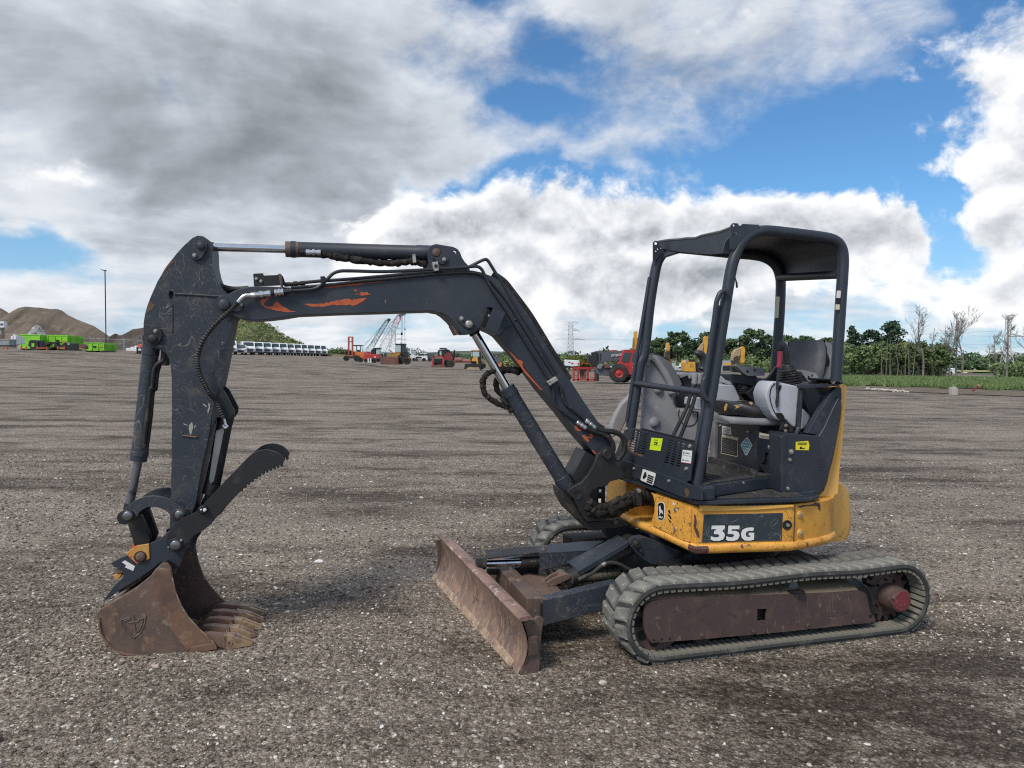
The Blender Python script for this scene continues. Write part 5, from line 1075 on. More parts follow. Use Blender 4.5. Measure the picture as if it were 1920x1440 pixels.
for nm, a, m_ in (('white_label', [(665, 262), (795, 288), (790, 345), (665, 325)], M_CREAM), ('white_label', [(806, 272), (948, 290), (942, 390), (806, 376)], M_WHITE)):
    MB().prism(tr('N', a, y=-.4015 if a[0][0] < 700 else -.408), (0, .001, 0)).build(nm, m_, gp)
for a in ([(672, 290), (788, 310), (786, 335), (672, 316)],): MB().prism(tr('N', a, y=-.403), (0, .001, 0)).build('print_line', M_GREYPR, gp)
for a, m_ in (([(840, 298), (915, 308), (915, 316), (840, 306)], M_PINK), ([(845, 322), (905, 330), (905, 336), (845, 328)], M_GREYPR), ([(868, 352), (915, 360), (915, 376), (868, 368)], M_PINK), ([(838, 345), (860, 350), (858, 368), (838, 362)], M_INK)): MB().prism(tr('N', a, y=-.4095), (0, .001, 0)).build('print_line', m_, gp)

def pillow(x0, x1, y0, y1, z0, z1, puff=.3, n=10):
    rg = []
    for i in range(n + 1):
        t = i / n; k = min(1, math.sin(math.pi * (.04 + .92 * t)) ** .35)
        cx_, cy_ = (x0 + x1) / 2, (y0 + y1) / 2; a_ = (y1 - y0) / 2 * k; ring = []
        for j in range(20):
            q = 2 * math.pi * j / 20; c, s_ = math.cos(q), math.sin(q)
            cc = abs(c) ** puff * (1 if c > 0 else -1); ss = abs(s_) ** puff * (1 if s_ > 0 else -1)
            ring.append(V(x0 + (x1 - x0) * t, cy_ + a_ * cc, (z0 + z1) / 2 + (z1 - z0) / 2 * ss * (.72 + .28 * k)))
        rg.append(ring)
    return MB().loft(rg, True, True)
seat = bpy.data.objects.new('seat', None); COL.objects.link(seat); seat.parent = ex
cush = pillow(-.04, .50, -.43, .06, 1.315, 1.415, .45); cush.v = [(a, b, c + .03 * math.cos((b + .185) / .245 * 1.4) * -.4 + (.02 if a < .05 else 0)) for a, b, c in cush.v]
from mathutils.bvhtree import BVHTree
cush_tree = BVHTree.FromPolygons(cush.v, cush.f)
cush = cush.build('seat_cushion', M_VINYL, seat, sharp=80)
pillow(-.045, .50, -.435, .065, 1.268, 1.325, .35).build('seat_pan_trim', M_GREYP, seat, sharp=80)
for pts in ([(165, 1005), (188, 1020), (165, 1105), (140, 1108), (135, 1060)], [(465, 960), (505, 962), (500, 990), (530, 1010), (505, 1040), (470, 1000)], [(265, 1035), (300, 1030), (350, 1045), (345, 1060), (310, 1075), (290, 1082), (300, 1055)]):
    hit = []
    for a in pts:
        o_, e_ = pt('L', a, y=-1.2), pt('L', a, y=.4); h_ = cush_tree.ray_cast(o_, (e_ - o_).normalized())
        if h_[0] is not None: hit.append((h_[0] + h_[1] * .002 * (1 if h_[1].dot(e_ - o_) < 0 else -1), h_[1]))
    if len(hit) >= 4:
        nn = sum((b for a, b in hit), Vector()).normalized(); MB().prism([a for a, b in hit], nn * .002 * (1 if nn.dot(e_ - o_) < 0 else -1)).build('torn_foam', M_FOAM, seat)
bk = MB(); rg = []
for i in range(11):
    t = i / 10; z_ = 1.38 + .45 * t; xb = .50 + .10 * t
    w_ = .225 * (1 - .02 * t) * (1 if t < .55 else math.sqrt(max(.02, 1 - ((t - .55) / .47) ** 2)) * .55 + .45)
    rg.append([V(xb + .09 * (1 - .3 * t) * s_ * .5 - .02 * math.cos(c) * 0 + .035 * (abs(math.cos(c)) ** 2) * (-1 if s_ < 0 else 0), -.185 + w_ * math.cos(c), z_) for c, s_ in [(2 * math.pi * j / 24, math.sin(2 * math.pi * j / 24)) for j in range(24)]])
bk.loft(rg, True, True); bk.build('backrest', M_VINYLG, seat, sharp=80)
bt = MB(); sides = smooth_path(tr('L', [(1545, 170), (1580, 240), (1585, 310), (1610, 380), (1615, 460), (1570, 580), (1500, 720)], y=-.30), 3)
bt.loft([[q + V(-.02, -.01, 0), q + V(.035, -.0, 0), q + V(.04, .10, 0)] for q in sides]); bt.build('backrest_shell', M_GREYP, seat)
MB().tube(smooth_path(tr('L', [(1390, 140), (1400, 260), (1360, 420), (1300, 530)], y=-.20), 4), .012, 8).build('seat_piping', M_VINYL, seat)
# armrests
for nm, pts, hs, y in (('armrest', [(1098, 548), (1130, 536), (1240, 546), (1330, 570), (1405, 592), (1437, 655), (1400, 702), (1310, 708), (1285, 690), (1240, 628), (1205, 580)], ((1303, 655, 17, 30), (1352, 628, 14, 28)), -.44), ('armrest', [(222, 482), (330, 478), (500, 500), (690, 526), (692, 622), (560, 628), (470, 626), (425, 608), (370, 560), (320, 500)], ((455, 573, 27, 27), (557, 556, 28, 28)), .10)):
    o = plate(nm, 'L', pts, y, y + .055, M_GREYP, seat, holes=[[(a + r1 * math.cos(R(k * 30)), b + r2 * math.sin(R(k * 30))) for k in range(12)] for a, b, r1, r2 in hs], bevel=0)
    plate('armrest_pad', 'L', [(pts[0][0] + 18, pts[0][1] + 14), (pts[2][0] - 40 if y < 0 else 290, pts[2][1] + 20), (1235 if y < 0 else 335, 628 if y < 0 else 570), (1190 if y < 0 else 260, 640 if y < 0 else 572)], y - .012, y, M_VINYL, seat)
# near console with joystick and locking lever
con = [(800, 700), (860, 702), (1000, 735), (1175, 770), (1168, 850), (1150, 1050), (1132, 1340), (1100, 1338), (1060, 1310), (1000, 1242), (935, 1238), (905, 1252), (850, 1222), (795, 1170), (745, 1060), (715, 950), (706, 880), (725, 810), (760, 740)]
cons = plate('side_console', 'L', con, -.52, -.36, M_WHITEP, bevel=.02)
plate('console_slot', 'L', [(895, 760), (925, 752), (925, 790), (900, 840), (880, 930), (868, 1060), (850, 1060), (842, 990), (858, 880)], -.523, -.519, M_HOLE, cons, bevel=0)
plate('console_slot', 'L', [(850, 1138), (930, 1140), (965, 1190), (975, 1230), (915, 1240), (885, 1215)], -.523, -.519, M_HOLE, cons, bevel=0)
MB().tube(smooth_path(tr('L', [(835, 725), (785, 790), (765, 890), (780, 1000), (820, 1110), (880, 1215)], y=-.523), 4), .003, 6).build('console_seam', M_HOLE, cons)
plate('console_bracket', 'L', [(905, 1240), (1000, 1240), (1060, 1310), (1100, 1345), (1110, 1420), (900, 1380), (920, 1320), (915, 1270)], -.515, -.50, M_GRIME, cons); bolt('L', (1000, 1318), .011, -.516, M_ZINC, cons); bolt('L', (995, 1388), .011, -.516, M_ZINC, cons)
plate('rear_console', 'L', [(1205, 1060), (1260, 1100), (1325, 1165), (1330, 1210), (1290, 1310), (1240, 1370), (1180, 1382), (1190, 1200)], -.50, -.40, M_WHITEP, cons, bevel=.015)
jb = MB(); j0, j1 = pt('L', (1040, 735), y=-.44), pt('L', (1005, 465), y=-.44); pr = []
for i in range(17):
    t = i / 16; pr.append((t * (j1 - j0).length, (.088 - .052 * t) * (1.0 if i % 2 else .86)))
jb.lathe(j0, j1 - j0, pr, 22); jb = jb.build('joystick_boot', M_HOSE, cons, sharp=80)
grip = smooth_path(tr('L', [(1008, 470), (1000, 400), (985, 320), (965, 250), (930, 205), (895, 205)], y=-.44), 4)
MB().tube(grip, [.016 + .012 * min(1, i / 10) for i in range(len(grip))], 14).build('joystick', M_PLAST, cons, sharp=80)
MB().tube(smooth_path(tr('L', [(905, 285), (905, 330), (900, 420), (890, 510)], y=-.535), 4), [.0155] * 13, 12).build('red_lever_grip', M_REDG, cons)
MB().tube(smooth_path(tr('L', [(890, 505), (878, 620), (866, 760), (872, 900), (862, 1060)], y=-.535), 4), .008, 8).build('lever_rod', M_PLAST, cons)
MB().tube(smooth_path(tr('L', [(1190, 775), (1188, 850), (1185, 950), (1175, 1150), (1160, 1330), (1148, 1420)], y=-.57) + tr('N', [(1128, 220), (1085, 350), (1062, 450)], y=-.60), 4), .014, 10).build('console_stay', M_PLAST, cons)
plate('top_rail', 'L', [(1205, 765), (1300, 745), (1690, 738), (1700, 700), (1735, 690), (1740, 720), (1715, 775), (1640, 770), (1300, 800), (1215, 800)], -.62, -.56, M_PANEL, house, bevel=.003)
plate('hinge_plate', 'L', [(1560, 665), (1770, 680), (1778, 740), (1740, 745), (1720, 700), (1560, 690)], -.63, -.40, M_BLACK, house); bolt('L', (1655, 708), .014, -.625, M_ZINC, house); bolt('L', (1757, 690), .011, -.635, M_ZINC, house)
plate('slanted_brace', 'L', [(1700, 780), (1755, 790), (1760, 950), (1705, 960), (1560, 1200), (1420, 1440), (1280, 1420), (1440, 1140), (1640, 830)], -.60, -.55, M_DARK, house)
plate('inner_panel', 'L', [(1210, 800), (1640, 780), (1700, 790), (1440, 1180), (1280, 1420), (1240, 1370), (1330, 1200), (1300, 1100), (1220, 900)], -.45, -.40, M_PANEL, house)
# backrest rear wall between the rear posts
plate('rear_plate', 'L', [(860, 150), (1640, 180), (1640, 640), (1560, 660), (1000, 660), (790, 560), (800, 160)], .02, .03, M_PANEL, house) if False else None
rw = tr('L', [(868, 148), (1648, 178), (1648, 700), (800, 660)], x=.72)
MB().prism(rw, (.02, 0, 0)).build('rear_plate', M_PANEL, house, .003); MB().box(.47, .55, -.50, .25, .96, 1.47).build('rear_wall', M_PANEL, house)
MB().prism([pt('L', a, x=.715) for a in [(912, 152), (1012, 152), (1008, 222), (985, 205), (940, 172)]], (.002, 0, 0)).build('white_label', M_WHITE, house)

# ---- far (right-hand) side: grey covers, front levers and console
cover = [(470, 1440), (490, 1100), (502, 850), (515, 640), (520, 470), (535, 360), (560, 320), (600, 288), (640, 300), (690, 360), (760, 460), (820, 570), (860, 690), (880, 800), (930, 850), (928, 930), (962, 1005), (1100, 1020), (1290, 1045), (1260, 1250), (1240, 1470)]
cov = plate('grey_side_cover', 'K', cover, .13, .20, M_GREYP, bevel=.02)
cv2 = [(600, 288), (655, 258), (700, 265), (850, 345), (905, 420), (960, 510), (1005, 600), (1040, 680), (1015, 700), (960, 790), (900, 830), (850, 820), (880, 770), (840, 640), (770, 490), (690, 370), (640, 310)]
q1 = tr('K', cv2, y=.10); MB().prism(q1, (0, .28, 0)).build('cover_hood', M_GREYD, cov, .012)
MB().tube(smooth_path(tr('K', [(600, 292), (660, 330), (740, 440), (820, 570), (870, 680), (885, 790)], y=.115), 4), .026, 10).build('cover_rib', M_GREYP, cov)
plate('cover_latch', 'K', [(535, 345), (575, 310), (590, 330), (580, 400), (545, 412), (530, 380)], .10, .125, M_GREYP, cov); plate('rubber_flap', 'K', [(630, 255), (650, 232), (690, 240), (850, 325), (850, 345), (690, 275), (650, 268)], .12, .30, M_HOSE, cov)
for xy, r_ in (((640, 1195), .042), ((690, 738), .036)):
    c_ = pt('K', xy, y=.135); MB().lathe(c_ + V(0, .01, 0), (0, -1, 0), [(0, r_ * 1.12), (.006, r_ * 1.1), (.012, r_), (.03, r_ * .86), (.042, r_ * .5), (.045, .002)], 22).build('round_boss', M_GREYP, cov, sharp=80)
MB().tube(smooth_path(tr('K', [(985, 1010), (980, 1120), (1040, 1220), (1110, 1245), (1190, 1225), (1235, 1150), (1240, 1050)], y=.128), 4), .003, 6).build('panel_seam', M_HOLE, cov)
fd = [(35, 1310), (60, 1210), (110, 1080), (190, 940), (290, 840), (340, 780), (430, 700), (470, 660), (480, 900), (380, 1000), (255, 1180), (180, 1340), (60, 1420)]
plate('grey_fender', 'K', fd, .55, .62, M_GREYD if False else M_GREYP, house, bevel=.02)
plate('side_hood', 'K', [(980, 520), (1100, 512), (1300, 530), (1500, 600), (1500, 1000), (960, 1000), (940, 820), (1040, 690)], .30, .70, M_PANEL, house, bevel=.02)
plate('hood_top', 'K', [(975, 525), (1060, 510), (1200, 512), (1320, 530), (1300, 560), (1080, 560), (1010, 590)], .26, .60, M_GREYP, house, bevel=.01)
for l1, l2 in (([(1195, 640), (1150, 780), (1100, 970), (1030, 1120), (960, 1260), (880, 1420)], (1195, 600)), ([(1250, 650), (1215, 800), (1170, 960), (1110, 1120), (1060, 1250), (985, 1440)], (1258, 605))):
    MB().tube(smooth_path(tr('K', l1, y=-.10), 4), .0125, 10).build('travel_lever', M_PLAST, ex)
    MB().lathe(pt('K', (l2[0], 670), y=-.10), pt('K', (l2[0] + 8, 545), y=-.10) - pt('K', (l2[0], 670), y=-.10), [(0, .017), (.012, .022), (.03, .018), (.05, .024), (.075, .020)], 14).build('lever_collar', M_GREYP, ex)
MB().tube(smooth_path(tr('K', [(1130, 545), (1180, 548), (1240, 550), (1310, 555)], y=-.08), 3), .022, 12).build('lever_bar', M_GREYP, ex)
plate('right_console', 'K', [(1490, 690), (1540, 672), (1740, 680), (1765, 720), (1835, 870), (1820, 900), (1480, 1040), (1470, 860)], .12, .40, M_WHITEP, ex, bevel=.015)
plate('console_box', 'K', [(1140, 850), (1290, 850), (1300, 1040), (1215, 1020), (1200, 960), (1130, 960)], .05, .15, M_WHITEP, ex, bevel=.01)
plate('white_frame', 'L', [(60, 620), (100, 630), (150, 680), (210, 700), (270, 745), (200, 750), (120, 720), (75, 700)], .13, .16, M_WHITEP, ex)
MB().tube(smooth_path(tr('K', [(1218, 260), (1245, 245), (1300, 275), (1325, 340), (1320, 430), (1300, 470)], y=.14), 4), [.018 + .012 * min(1, i / 6) for i in range(21)], 14).build('joystick', M_PLAST, ex, sharp=80)
plate('seat_side_bracket', 'L', [(450, 860), (560, 770), (700, 690), (760, 640), (860, 490), (860, 700), (740, 760), (640, 900), (590, 990), (510, 930)], .02, .05, M_PLAST, seat)
plate('right_console_base', 'L', [(225, 600), (580, 622), (640, 690), (760, 650), (745, 770), (640, 960), (600, 1000), (420, 965), (345, 860), (280, 745), (225, 690)], .20, .40, M_PLAST, ex, bevel=.01)
plate('console_panel', 'L', [(578, 650), (640, 660), (745, 690), (735, 740), (640, 780), (590, 800), (575, 720)], .185, .198, M_GREYP, ex)
boot_ = MB(); b0_, b1_ = pt('L', (395, 880), y=.16), pt('L', (400, 735), y=.16); boot_.lathe(b0_, b1_ - b0_, [(i / 10 * (b1_ - b0_).length, (.07 - .035 * i / 10) * (1 if i % 2 else .85)) for i in range(11)], 18); boot_.build('lever_boot', M_HOSE, ex, sharp=80)
plate('armrest_support', 'L', [(235, 600), (400, 610), (580, 630), (580, 780), (400, 740), (240, 720)], .11, .15, M_PLAST, seat)

# ================================================================== canopy
YN, YFc = -.68, .08
def post(name, lst, y, r=.0335, **k):
    pts = []
    for z, l in lst: pts += tr(z, l, y=y)
    return MB().tube(smooth_path(pts, 5), r, 16).build(name, M_ROPS, can)
can = bpy.data.objects.new('canopy', None); COL.objects.link(can); can.parent = ex
near_l = [('', [(1306, 908), (1317, 840), (1328, 774), (1338, 712), (1349, 642), (1360, 573), (1370, 509)]), ('J', [(820, 350), (868, 258), (940, 190), (1030, 155), (1120, 152), (1250, 165), (1400, 183), (1550, 203), (1640, 222), (1700, 258), (1733, 320), (1742, 410), (1736, 540), (1722, 750), (1706, 1000), (1690, 1260), (1680, 1440)])]
post('near_hoop', near_l, YN)
far_l = [('K', [(290, 1440), (318, 1220), (362, 930), (405, 660), (450, 380)]), ('J', [(40, 1180), (82, 800), (125, 530), (155, 410), (210, 335), (290, 300), (400, 305), (600, 325), (800, 345), (980, 360), (1090, 390), (1165, 450), (1200, 540), (1206, 650), (1195, 900), (1172, 1200), (1160, 1360)])]
post('far_hoop', far_l, YFc, .035)
off = lambda l, d_: [(z, [(a + d_ / ZM[z][2], b) for a, b in q]) for z, q in l]
post('post_rail', [('', [(1304 - 9, 880), (1326 - 9, 774), (1347 - 9, 642), (1358 - 9, 573)])], YN + .005, .012)
post('post_rail', [('', [(1175, 790), (1190, 690), (1205, 600), (1218, 520)])], YFc - .01, .013)
MB().cyl(pt('J', (1190, 552), y=YFc), pt('J', (1712, 525), y=YN + .03), .026, 16).build('rear_cross_tube', M_ROPS, can)
MB().tube([pt('K', (380, 655), y=YFc - .02), pt('K', (800, 715), y=(YN + YFc) / 2), pt('K', (1310, 785), y=YN)], .0205, 14).build('front_crossbar', M_ROPS, can)
# roof skin hung between the two hoops
n_top = smooth_path(tr('J', [(868, 240), (940, 165), (1030, 128), (1120, 126), (1400, 158), (1600, 188), (1700, 230), (1750, 310), (1755, 420), (1742, 530)], y=YN), 3)
f_top = smooth_path(tr('J', [(165, 400), (215, 300), (300, 268), (420, 275), (800, 318), (1000, 330), (1110, 360), (1190, 430), (1212, 490), (1214, 560)], y=YFc), 3)
rf = MB(); rows = []
for i in range(9):
    t = i / 8; rows.append([a.lerp(b, t) + V(0, 0, .018 * math.sin(math.pi * t)) for a, b in zip(n_top, f_top)])
rf.loft(rows); rf.loft([[q + V(0, 0, .012) for q in r_] for r_ in rows]); rf.build('roof_skin', M_ROPS, can)
# front lip of the roof, wavy
lip = MB(); f0, f1 = tr('J', [(160, 240), (250, 226), (330, 222), (400, 212), (480, 208), (520, 190), (600, 172), (690, 155), (780, 122)], y=-.3), None
lp = [];
for i, a in enumerate([(160, 240), (250, 226), (330, 222), (400, 212), (480, 210), (520, 192), (600, 174), (690, 155), (780, 120)]):
    t = i / 8; lp.append(pt('J', a, y=YFc + (YN - YFc) * (a[0] - 160) / 620))
lb = [pt('J', a, y=YFc + (YN - YFc) * (a[0] - 160) / 620) for a in [(160, 300), (250, 310), (330, 330), (400, 335), (480, 345), (520, 346), (600, 352), (690, 345), (780, 320)]]
lip.loft([lp, lb]); lip.loft([[q + V(.02, 0, 0) for q in lp], [q + V(.02, 0, 0) for q in lb]]); lip.build('roof_lip', M_ROPS, can)
MB().tube(lp, .007, 6).build('lip_edge', M_GREYD, can)
plate('roof_bracket', 'J', [(780, 305), (776, 230), (780, 100), (798, 83), (838, 86), (852, 108), (866, 106), (880, 90), (1020, 98), (1030, 122), (960, 160), (900, 210), (850, 255), (810, 310)], YN - .03, YN - .022, M_ROPS, can, holes=[ring_pts('J', (828, 168), 12, 8), ring_pts('J', (808, 189), 12, 8), ring_pts('J', (805, 103), 10, 8)])
plate('roof_bracket', 'J', [(112, 415), (112, 250), (130, 234), (158, 238), (170, 300), (205, 320), (170, 360), (125, 418)], YFc - .05, YFc - .042, M_ROPS, can, holes=[ring_pts('J', (136, 258), 13, 8), ring_pts('J', (152, 306), 6, 6), ring_pts('J', (137, 325), 6, 6)])
plate('roof_gusset', 'J', [(700, 345), (730, 240), (772, 190), (776, 350)], YN + .02, YN + .03, M_ROPS, can)
MB().tube(smooth_path(tr('J', [(745, 690), (735, 672), (705, 672), (678, 700), (655, 770), (640, 890), (610, 1080), (580, 1270), (560, 1400)], y=YN - .045) + tr('K', [(1325, 620), (1312, 740), (1322, 820), (1350, 870), (1385, 895)], y=YN - .045), 4), .0150, 12).build('grab_handle', M_ROPS, can)
MB().tube(tr('J', [(812, 505), (818, 560), (828, 600), (832, 638)], y=YN), [.003, .003, .006, .006], 6).build('dangling_strap', M_PLAST, can)
for pts, m_ in (([(1688, 662), (1722, 664), (1716, 726), (1682, 724)], M_WHITE), ([(1681, 730), (1715, 732), (1711, 776), (1677, 774)], M_INK), ([(1677, 780), (1712, 782), (1709, 826), (1674, 824)], M_CREAM)):
    MB().prism(tr('J', pts, y=YN - .0345), (0, -.001, 0)).build('post_sticker', m_, can)
MB().prism(tr('J', [(1166, 714), (1197, 714), (1186, 896), (1154, 896)], y=YFc - .037), (0, -.001, 0)).build('post_sticker', M_CREAM, can)

# ================================================================== background
BZ = {'p': (0, 500, .1458333), 'r2': (400, 560, .1458333), 'r3': (620, 560, .1458333), 'r4': (840, 560, .1458333), 'r5': (1020, 580, .1041667), 'r6': (1180, 600, .125), 'r7': (1560, 560, .1875), 'r8': (200, 560, .1041667), '': (0, 0, 1)}
def wp(z, xy, d):
    zx, zy, s = BZ[z]; r_ = ray(zx + xy[0] * s, zy + xy[1] * s); return Vector((0, 0, EYE)) + r_ * (d / r_.y)
def paint(name, c, r_=.5, **k): return material(name, c, r_, layers=[(tuple(x * .7 for x in c), 1.2, .42, .7)], **k)
B_RED = paint('machine_red', (.42, .035, .035)); B_ORANGE = paint('machine_orange', (.62, .17, .035)); B_YEL = paint('machine_yellow', (.66, .34, .045)); B_DYEL = paint('machine_ochre', (.36, .19, .05))
B_WHITE = paint('vehicle_white', (.76, .77, .78), .35); B_GREY = paint('machine_grey', (.085, .095, .11)); B_BLACK = paint('machine_black', (.018, .018, .019)); B_TYRE = material('tyre', (.030, .030, .030), .9, layers=[((.07, .065, .06), 3, .5, .7)])
B_GLASS = material('cab_glass', (.035, .055, .06), .12, spec=.6); B_PGLASS = material('pale_cab_glass', (.35, .48, .48), .1, spec=.8); B_RUST = paint('machine_rust', (.17, .075, .05)); B_PINK = paint('faded_red_tank', (.26, .085, .075)); B_STEEL = paint('galvanised_steel', (.36, .38, .40)); B_LIME = material('lime_green_paint', (.24, .62, .035), .5, layers=[((.16, .45, .03), .8, .4, .7), ((.33, .70, .10), 3, .58, .75)])
B_LATW = paint('lattice_white', (.62, .62, .62)); B_LATR = paint('lattice_red', (.50, .10, .09)); B_LATD = paint('lattice_dark', (.10, .115, .12)); B_TAN = paint('bucket_tan', (.42, .30, .17))
def bt(name, label, cat, z, xy, d, group=None):
    w = wp(z, xy, d); o = thing(name, label, cat, (w.x, d, ztf(w.x, d)), 0, group); o['d'] = d; del o['d']; return o, d
def bp(par, name, z, pts, d, th, mat, bevel=0.):
    """solid part with a surveyed outline, d away and th deep"""
    L = par.location if par.parent is None else par.parent.location
    L = Vector(par.matrix_basis.translation) if par.parent is None else Vector(par.parent.matrix_basis.translation)
    q = [wp(z, a, d) - L for a in pts]
    return MB().prism(q, (0, th, 0)).build(name, mat, par, bevel)
def bw(par, z, c, r_px, d, wdt, rim=None, name='wheel'):
    L = Vector(par.matrix_basis.translation); q = wp(z, c, d) - L; r_ = r_px * BZ[z][2] / FPX * d
    b = MB().lathe(q, (0, 1, 0), [(wdt * .35, r_ * .2), (wdt * .30, r_ * .50), (wdt * .02, r_ * .54), (0, r_ * .62), (0, r_ * .80), (wdt * .12, r_), (wdt * .88, r_), (wdt, r_ * .75)], 22)
    o = b.build(name, B_TYRE, par)
    MB().lathe(q, (0, 1, 0), [(wdt * .06, r_ * .14), (wdt * .10, r_ * .17), (wdt * .18, r_ * .36), (wdt * .04, r_ * .50), (wdt * .10, r_ * .53), (wdt * .3, r_ * .53)], 18).build('rim', rim or B_BLACK, o)
    return o
def bl_(par, name, z, pts, d, r_, mat, seg=6):
    L = Vector(par.matrix_basis.translation); return MB().tube([wp(z, a, d + (a[2] if len(a) > 2 else 0)) - L for a in pts], r_, seg).build(name, mat, par)
rect = lambda x0, y0, x1, y1: [(x0, y0), (x1, y0), (x1, y1), (x0, y1)]
ORD = ['first', 'second', 'third', 'fourth', 'fifth', 'sixth', 'seventh', 'eighth', 'ninth', 'tenth', 'eleventh', 'twelfth', 'thirteenth']

# ---- terrain beyond the yard
M_FIELD = material('far_field', (.075, .105, .038), .9, layers=[((.17, .155, .07), .02, .45, .62), ((.05, .08, .03), .05, .5, .65)])
rad2 = np.geomspace(172, 4200, 60); ang2 = np.linspace(R(-75), R(75), 121); R2, A2 = np.meshgrid(rad2, ang2, indexing='ij'); FX, FY = R2 * np.sin(A2), R2 * np.cos(A2)
structure(grid_mesh('far_field', FX, FY, zt(FX, FY) + .06, M_FIELD))
def vnoise(x, y, seed=0):
    out = 0; g = np.random.default_rng(seed)
    for o in range(6):
        f = 2.0 ** o; a, b, c, d = g.uniform(0, 6.28, 4); w = g.uniform(-.6, .6)
        out = out + np.sin(x * f * (1 + .2 * w) + a + 1.3 * np.sin(y * f * .8 + c)) * np.sin(y * f + b + 1.1 * np.sin(x * f * .7 + d)) * .5 ** o
    return out
M_FARHILL = material('far_hill', (.060, .085, .050), .95, layers=[((.13, .15, .07), .006, .48, .6), ((.03, .05, .035), .02, .5, .62)])
aa = np.linspace(R(-50), R(50), 400)
rows = []
for k, (d, hh) in enumerate(((900, 0.), (1500, .45), (2200, 1.), (3000, .9))):
    hgt = hh * (9 + 5 * np.sin(aa * 7 + 1) + 2.4 * np.sin(aa * 23 + 2) + 1.2 * np.sin(aa * 61))
    rows.append(np.stack([d * np.sin(aa), d * np.cos(aa), zt(d * np.sin(aa), d * np.cos(aa)) + hgt], -1))
rows = np.array(rows); structure(grid_mesh('far_hills', rows[..., 0], rows[..., 1], rows[..., 2], M_FARHILL))

# ---- foliage tools
def leaf_mesh(name, cen, size, mat, parent=None, seed=0, up=.35):
    g = np.random.default_rng(seed); n = len(cen); s = size * g.uniform(.6, 1.35, n)
    a = g.normal(size=(n, 3)); a[:, 2] *= .7; a /= np.linalg.norm(a, axis=1, keepdims=True) + 1e-9
    b = g.normal(size=(n, 3)); b -= a * (a * b).sum(1, keepdims=True); b /= np.linalg.norm(b, axis=1, keepdims=True) + 1e-9
    k = s[:, None] * .5
    v = np.stack([cen - a * k, cen + b * k * .55 - a * k * .1, cen + a * k, cen - b * k * .55 + a * k * .15], 1).reshape(-1, 3)
    o = np_mesh(name, v, np.arange(4 * n).reshape(n, 4), mat, False)
    if parent is not None: o.parent = parent
    return o
def leafmat(name, c):
    return material(name, c, .75, layers=[(tuple(x * .55 for x in c), 0, 0., .55, 'island'), (tuple(min(1, x * 1.55) for x in c), 0, .72, 1., 'island'), ((c[0] * .75, c[1] * .72, c[2] * .8), .35, .45, .62)], spec=.2)
L_DARK, L_MID, L_LIGHT = leafmat('dark_leaves', (.13, .195, .095)), leafmat('green_leaves', (.19, .26, .105)), leafmat('light_leaves', (.28, .33, .14))
L_PINE = leafmat('pine_needles', (.065, .112, .065)); M_BARK = material('bark', (.115, .10, .085), .9, layers=[((.06, .05, .045), 3, .45, .6)]); M_DEAD = material('dead_bark', (.23, .205, .18), .9, layers=[((.12, .10, .09), 2, .45, .6), ((.40, .37, .33), 1.2, .58, .7)])
def blob_cloud(g, c, r_, n, shell=.35):
    v = g.normal(size=(n, 3)); v /= np.linalg.norm(v, axis=1, keepdims=True); rr = r_ * (shell + (1 - shell) * g.random(n) ** .6) * (1 + .45 * g.random(n) * (g.random(n) > .6))
    return c + v * rr[:, None] * np.array([1, 1, .72])
def tree(px, d, top_py, label, mat, wide=.30, base=.35, n=1700, seed=1, lean=0., kind='broad', group=None, z0=None, name='leafy_tree', leaf=.42):
    g = np.random.default_rng(seed); w = wp('', (px, 680), d); x = w.x; zb = ztf(x, d) if z0 is None else z0; H = wp('', (px, top_py), d).z - zb
    t = thing(name, label, 'tree', (x, d, zb - .05), 0, group)
    tr_ = MB(); tipx = lean * H
    sp = [V(0, 0, 0), V(tipx * .2 + g.normal() * .1, g.normal() * .1, H * .3), V(tipx * .6 + g.normal() * .15, g.normal() * .15, H * .62), V(tipx, 0, H * .93)]
    sp = smooth_path(sp, 4); tr_.tube(sp, [max(.03, .028 * H * (1 - i / len(sp)) ** .8) for i in range(len(sp))], 7)
    cl = []
    nb = int(13 + H * .9)
    for i in range(nb):
        u = base + (1 - base) * (i + g.random() * .8) / nb
        u = min(u, .97); pnt = sp[min(len(sp) - 1, int(u * (len(sp) - 1)))]
        az_ = i * 2.4 + g.random()
        prof = (math.sin(math.pi * min(1, (u - base) / (1 - base) * .82 + .16)) ** .7) if kind == 'broad' else (1.05 - (u - base) / (1 - base)) * .9
        L_ = H * wide * prof * g.uniform(.55, 1.15)
        end = np.array([pnt.x + math.cos(az_) * L_, pnt.y + math.sin(az_) * L_, pnt.z + (L_ * .35 if kind == 'broad' else -L_ * .05) + g.normal() * .1])
        tr_.tube([pnt, Vector(end) * .5 + pnt * .5 + V(0, 0, L_ * .08), Vector(end)], [.010 * H, .007 * H, .003 * H], 5)
        r_ = H * (.085 if kind == 'broad' else .07) * g.uniform(.75, 1.3)
        m_ = max(12, int(n / nb))
        cl.append(blob_cloud(g, end, r_, m_)); 
        if L_ > H * .12: cl.append(blob_cloud(g, end * .62 + np.array(pnt) * .38, r_ * .8, m_ // 2))
    cl.append(blob_cloud(g, np.array([tipx, 0, H * .95]), H * .06, 50))
    tr_.build('trunk', M_BARK, t); leaf_mesh('crown', np.concatenate(cl), leaf, mat, t, seed); return t
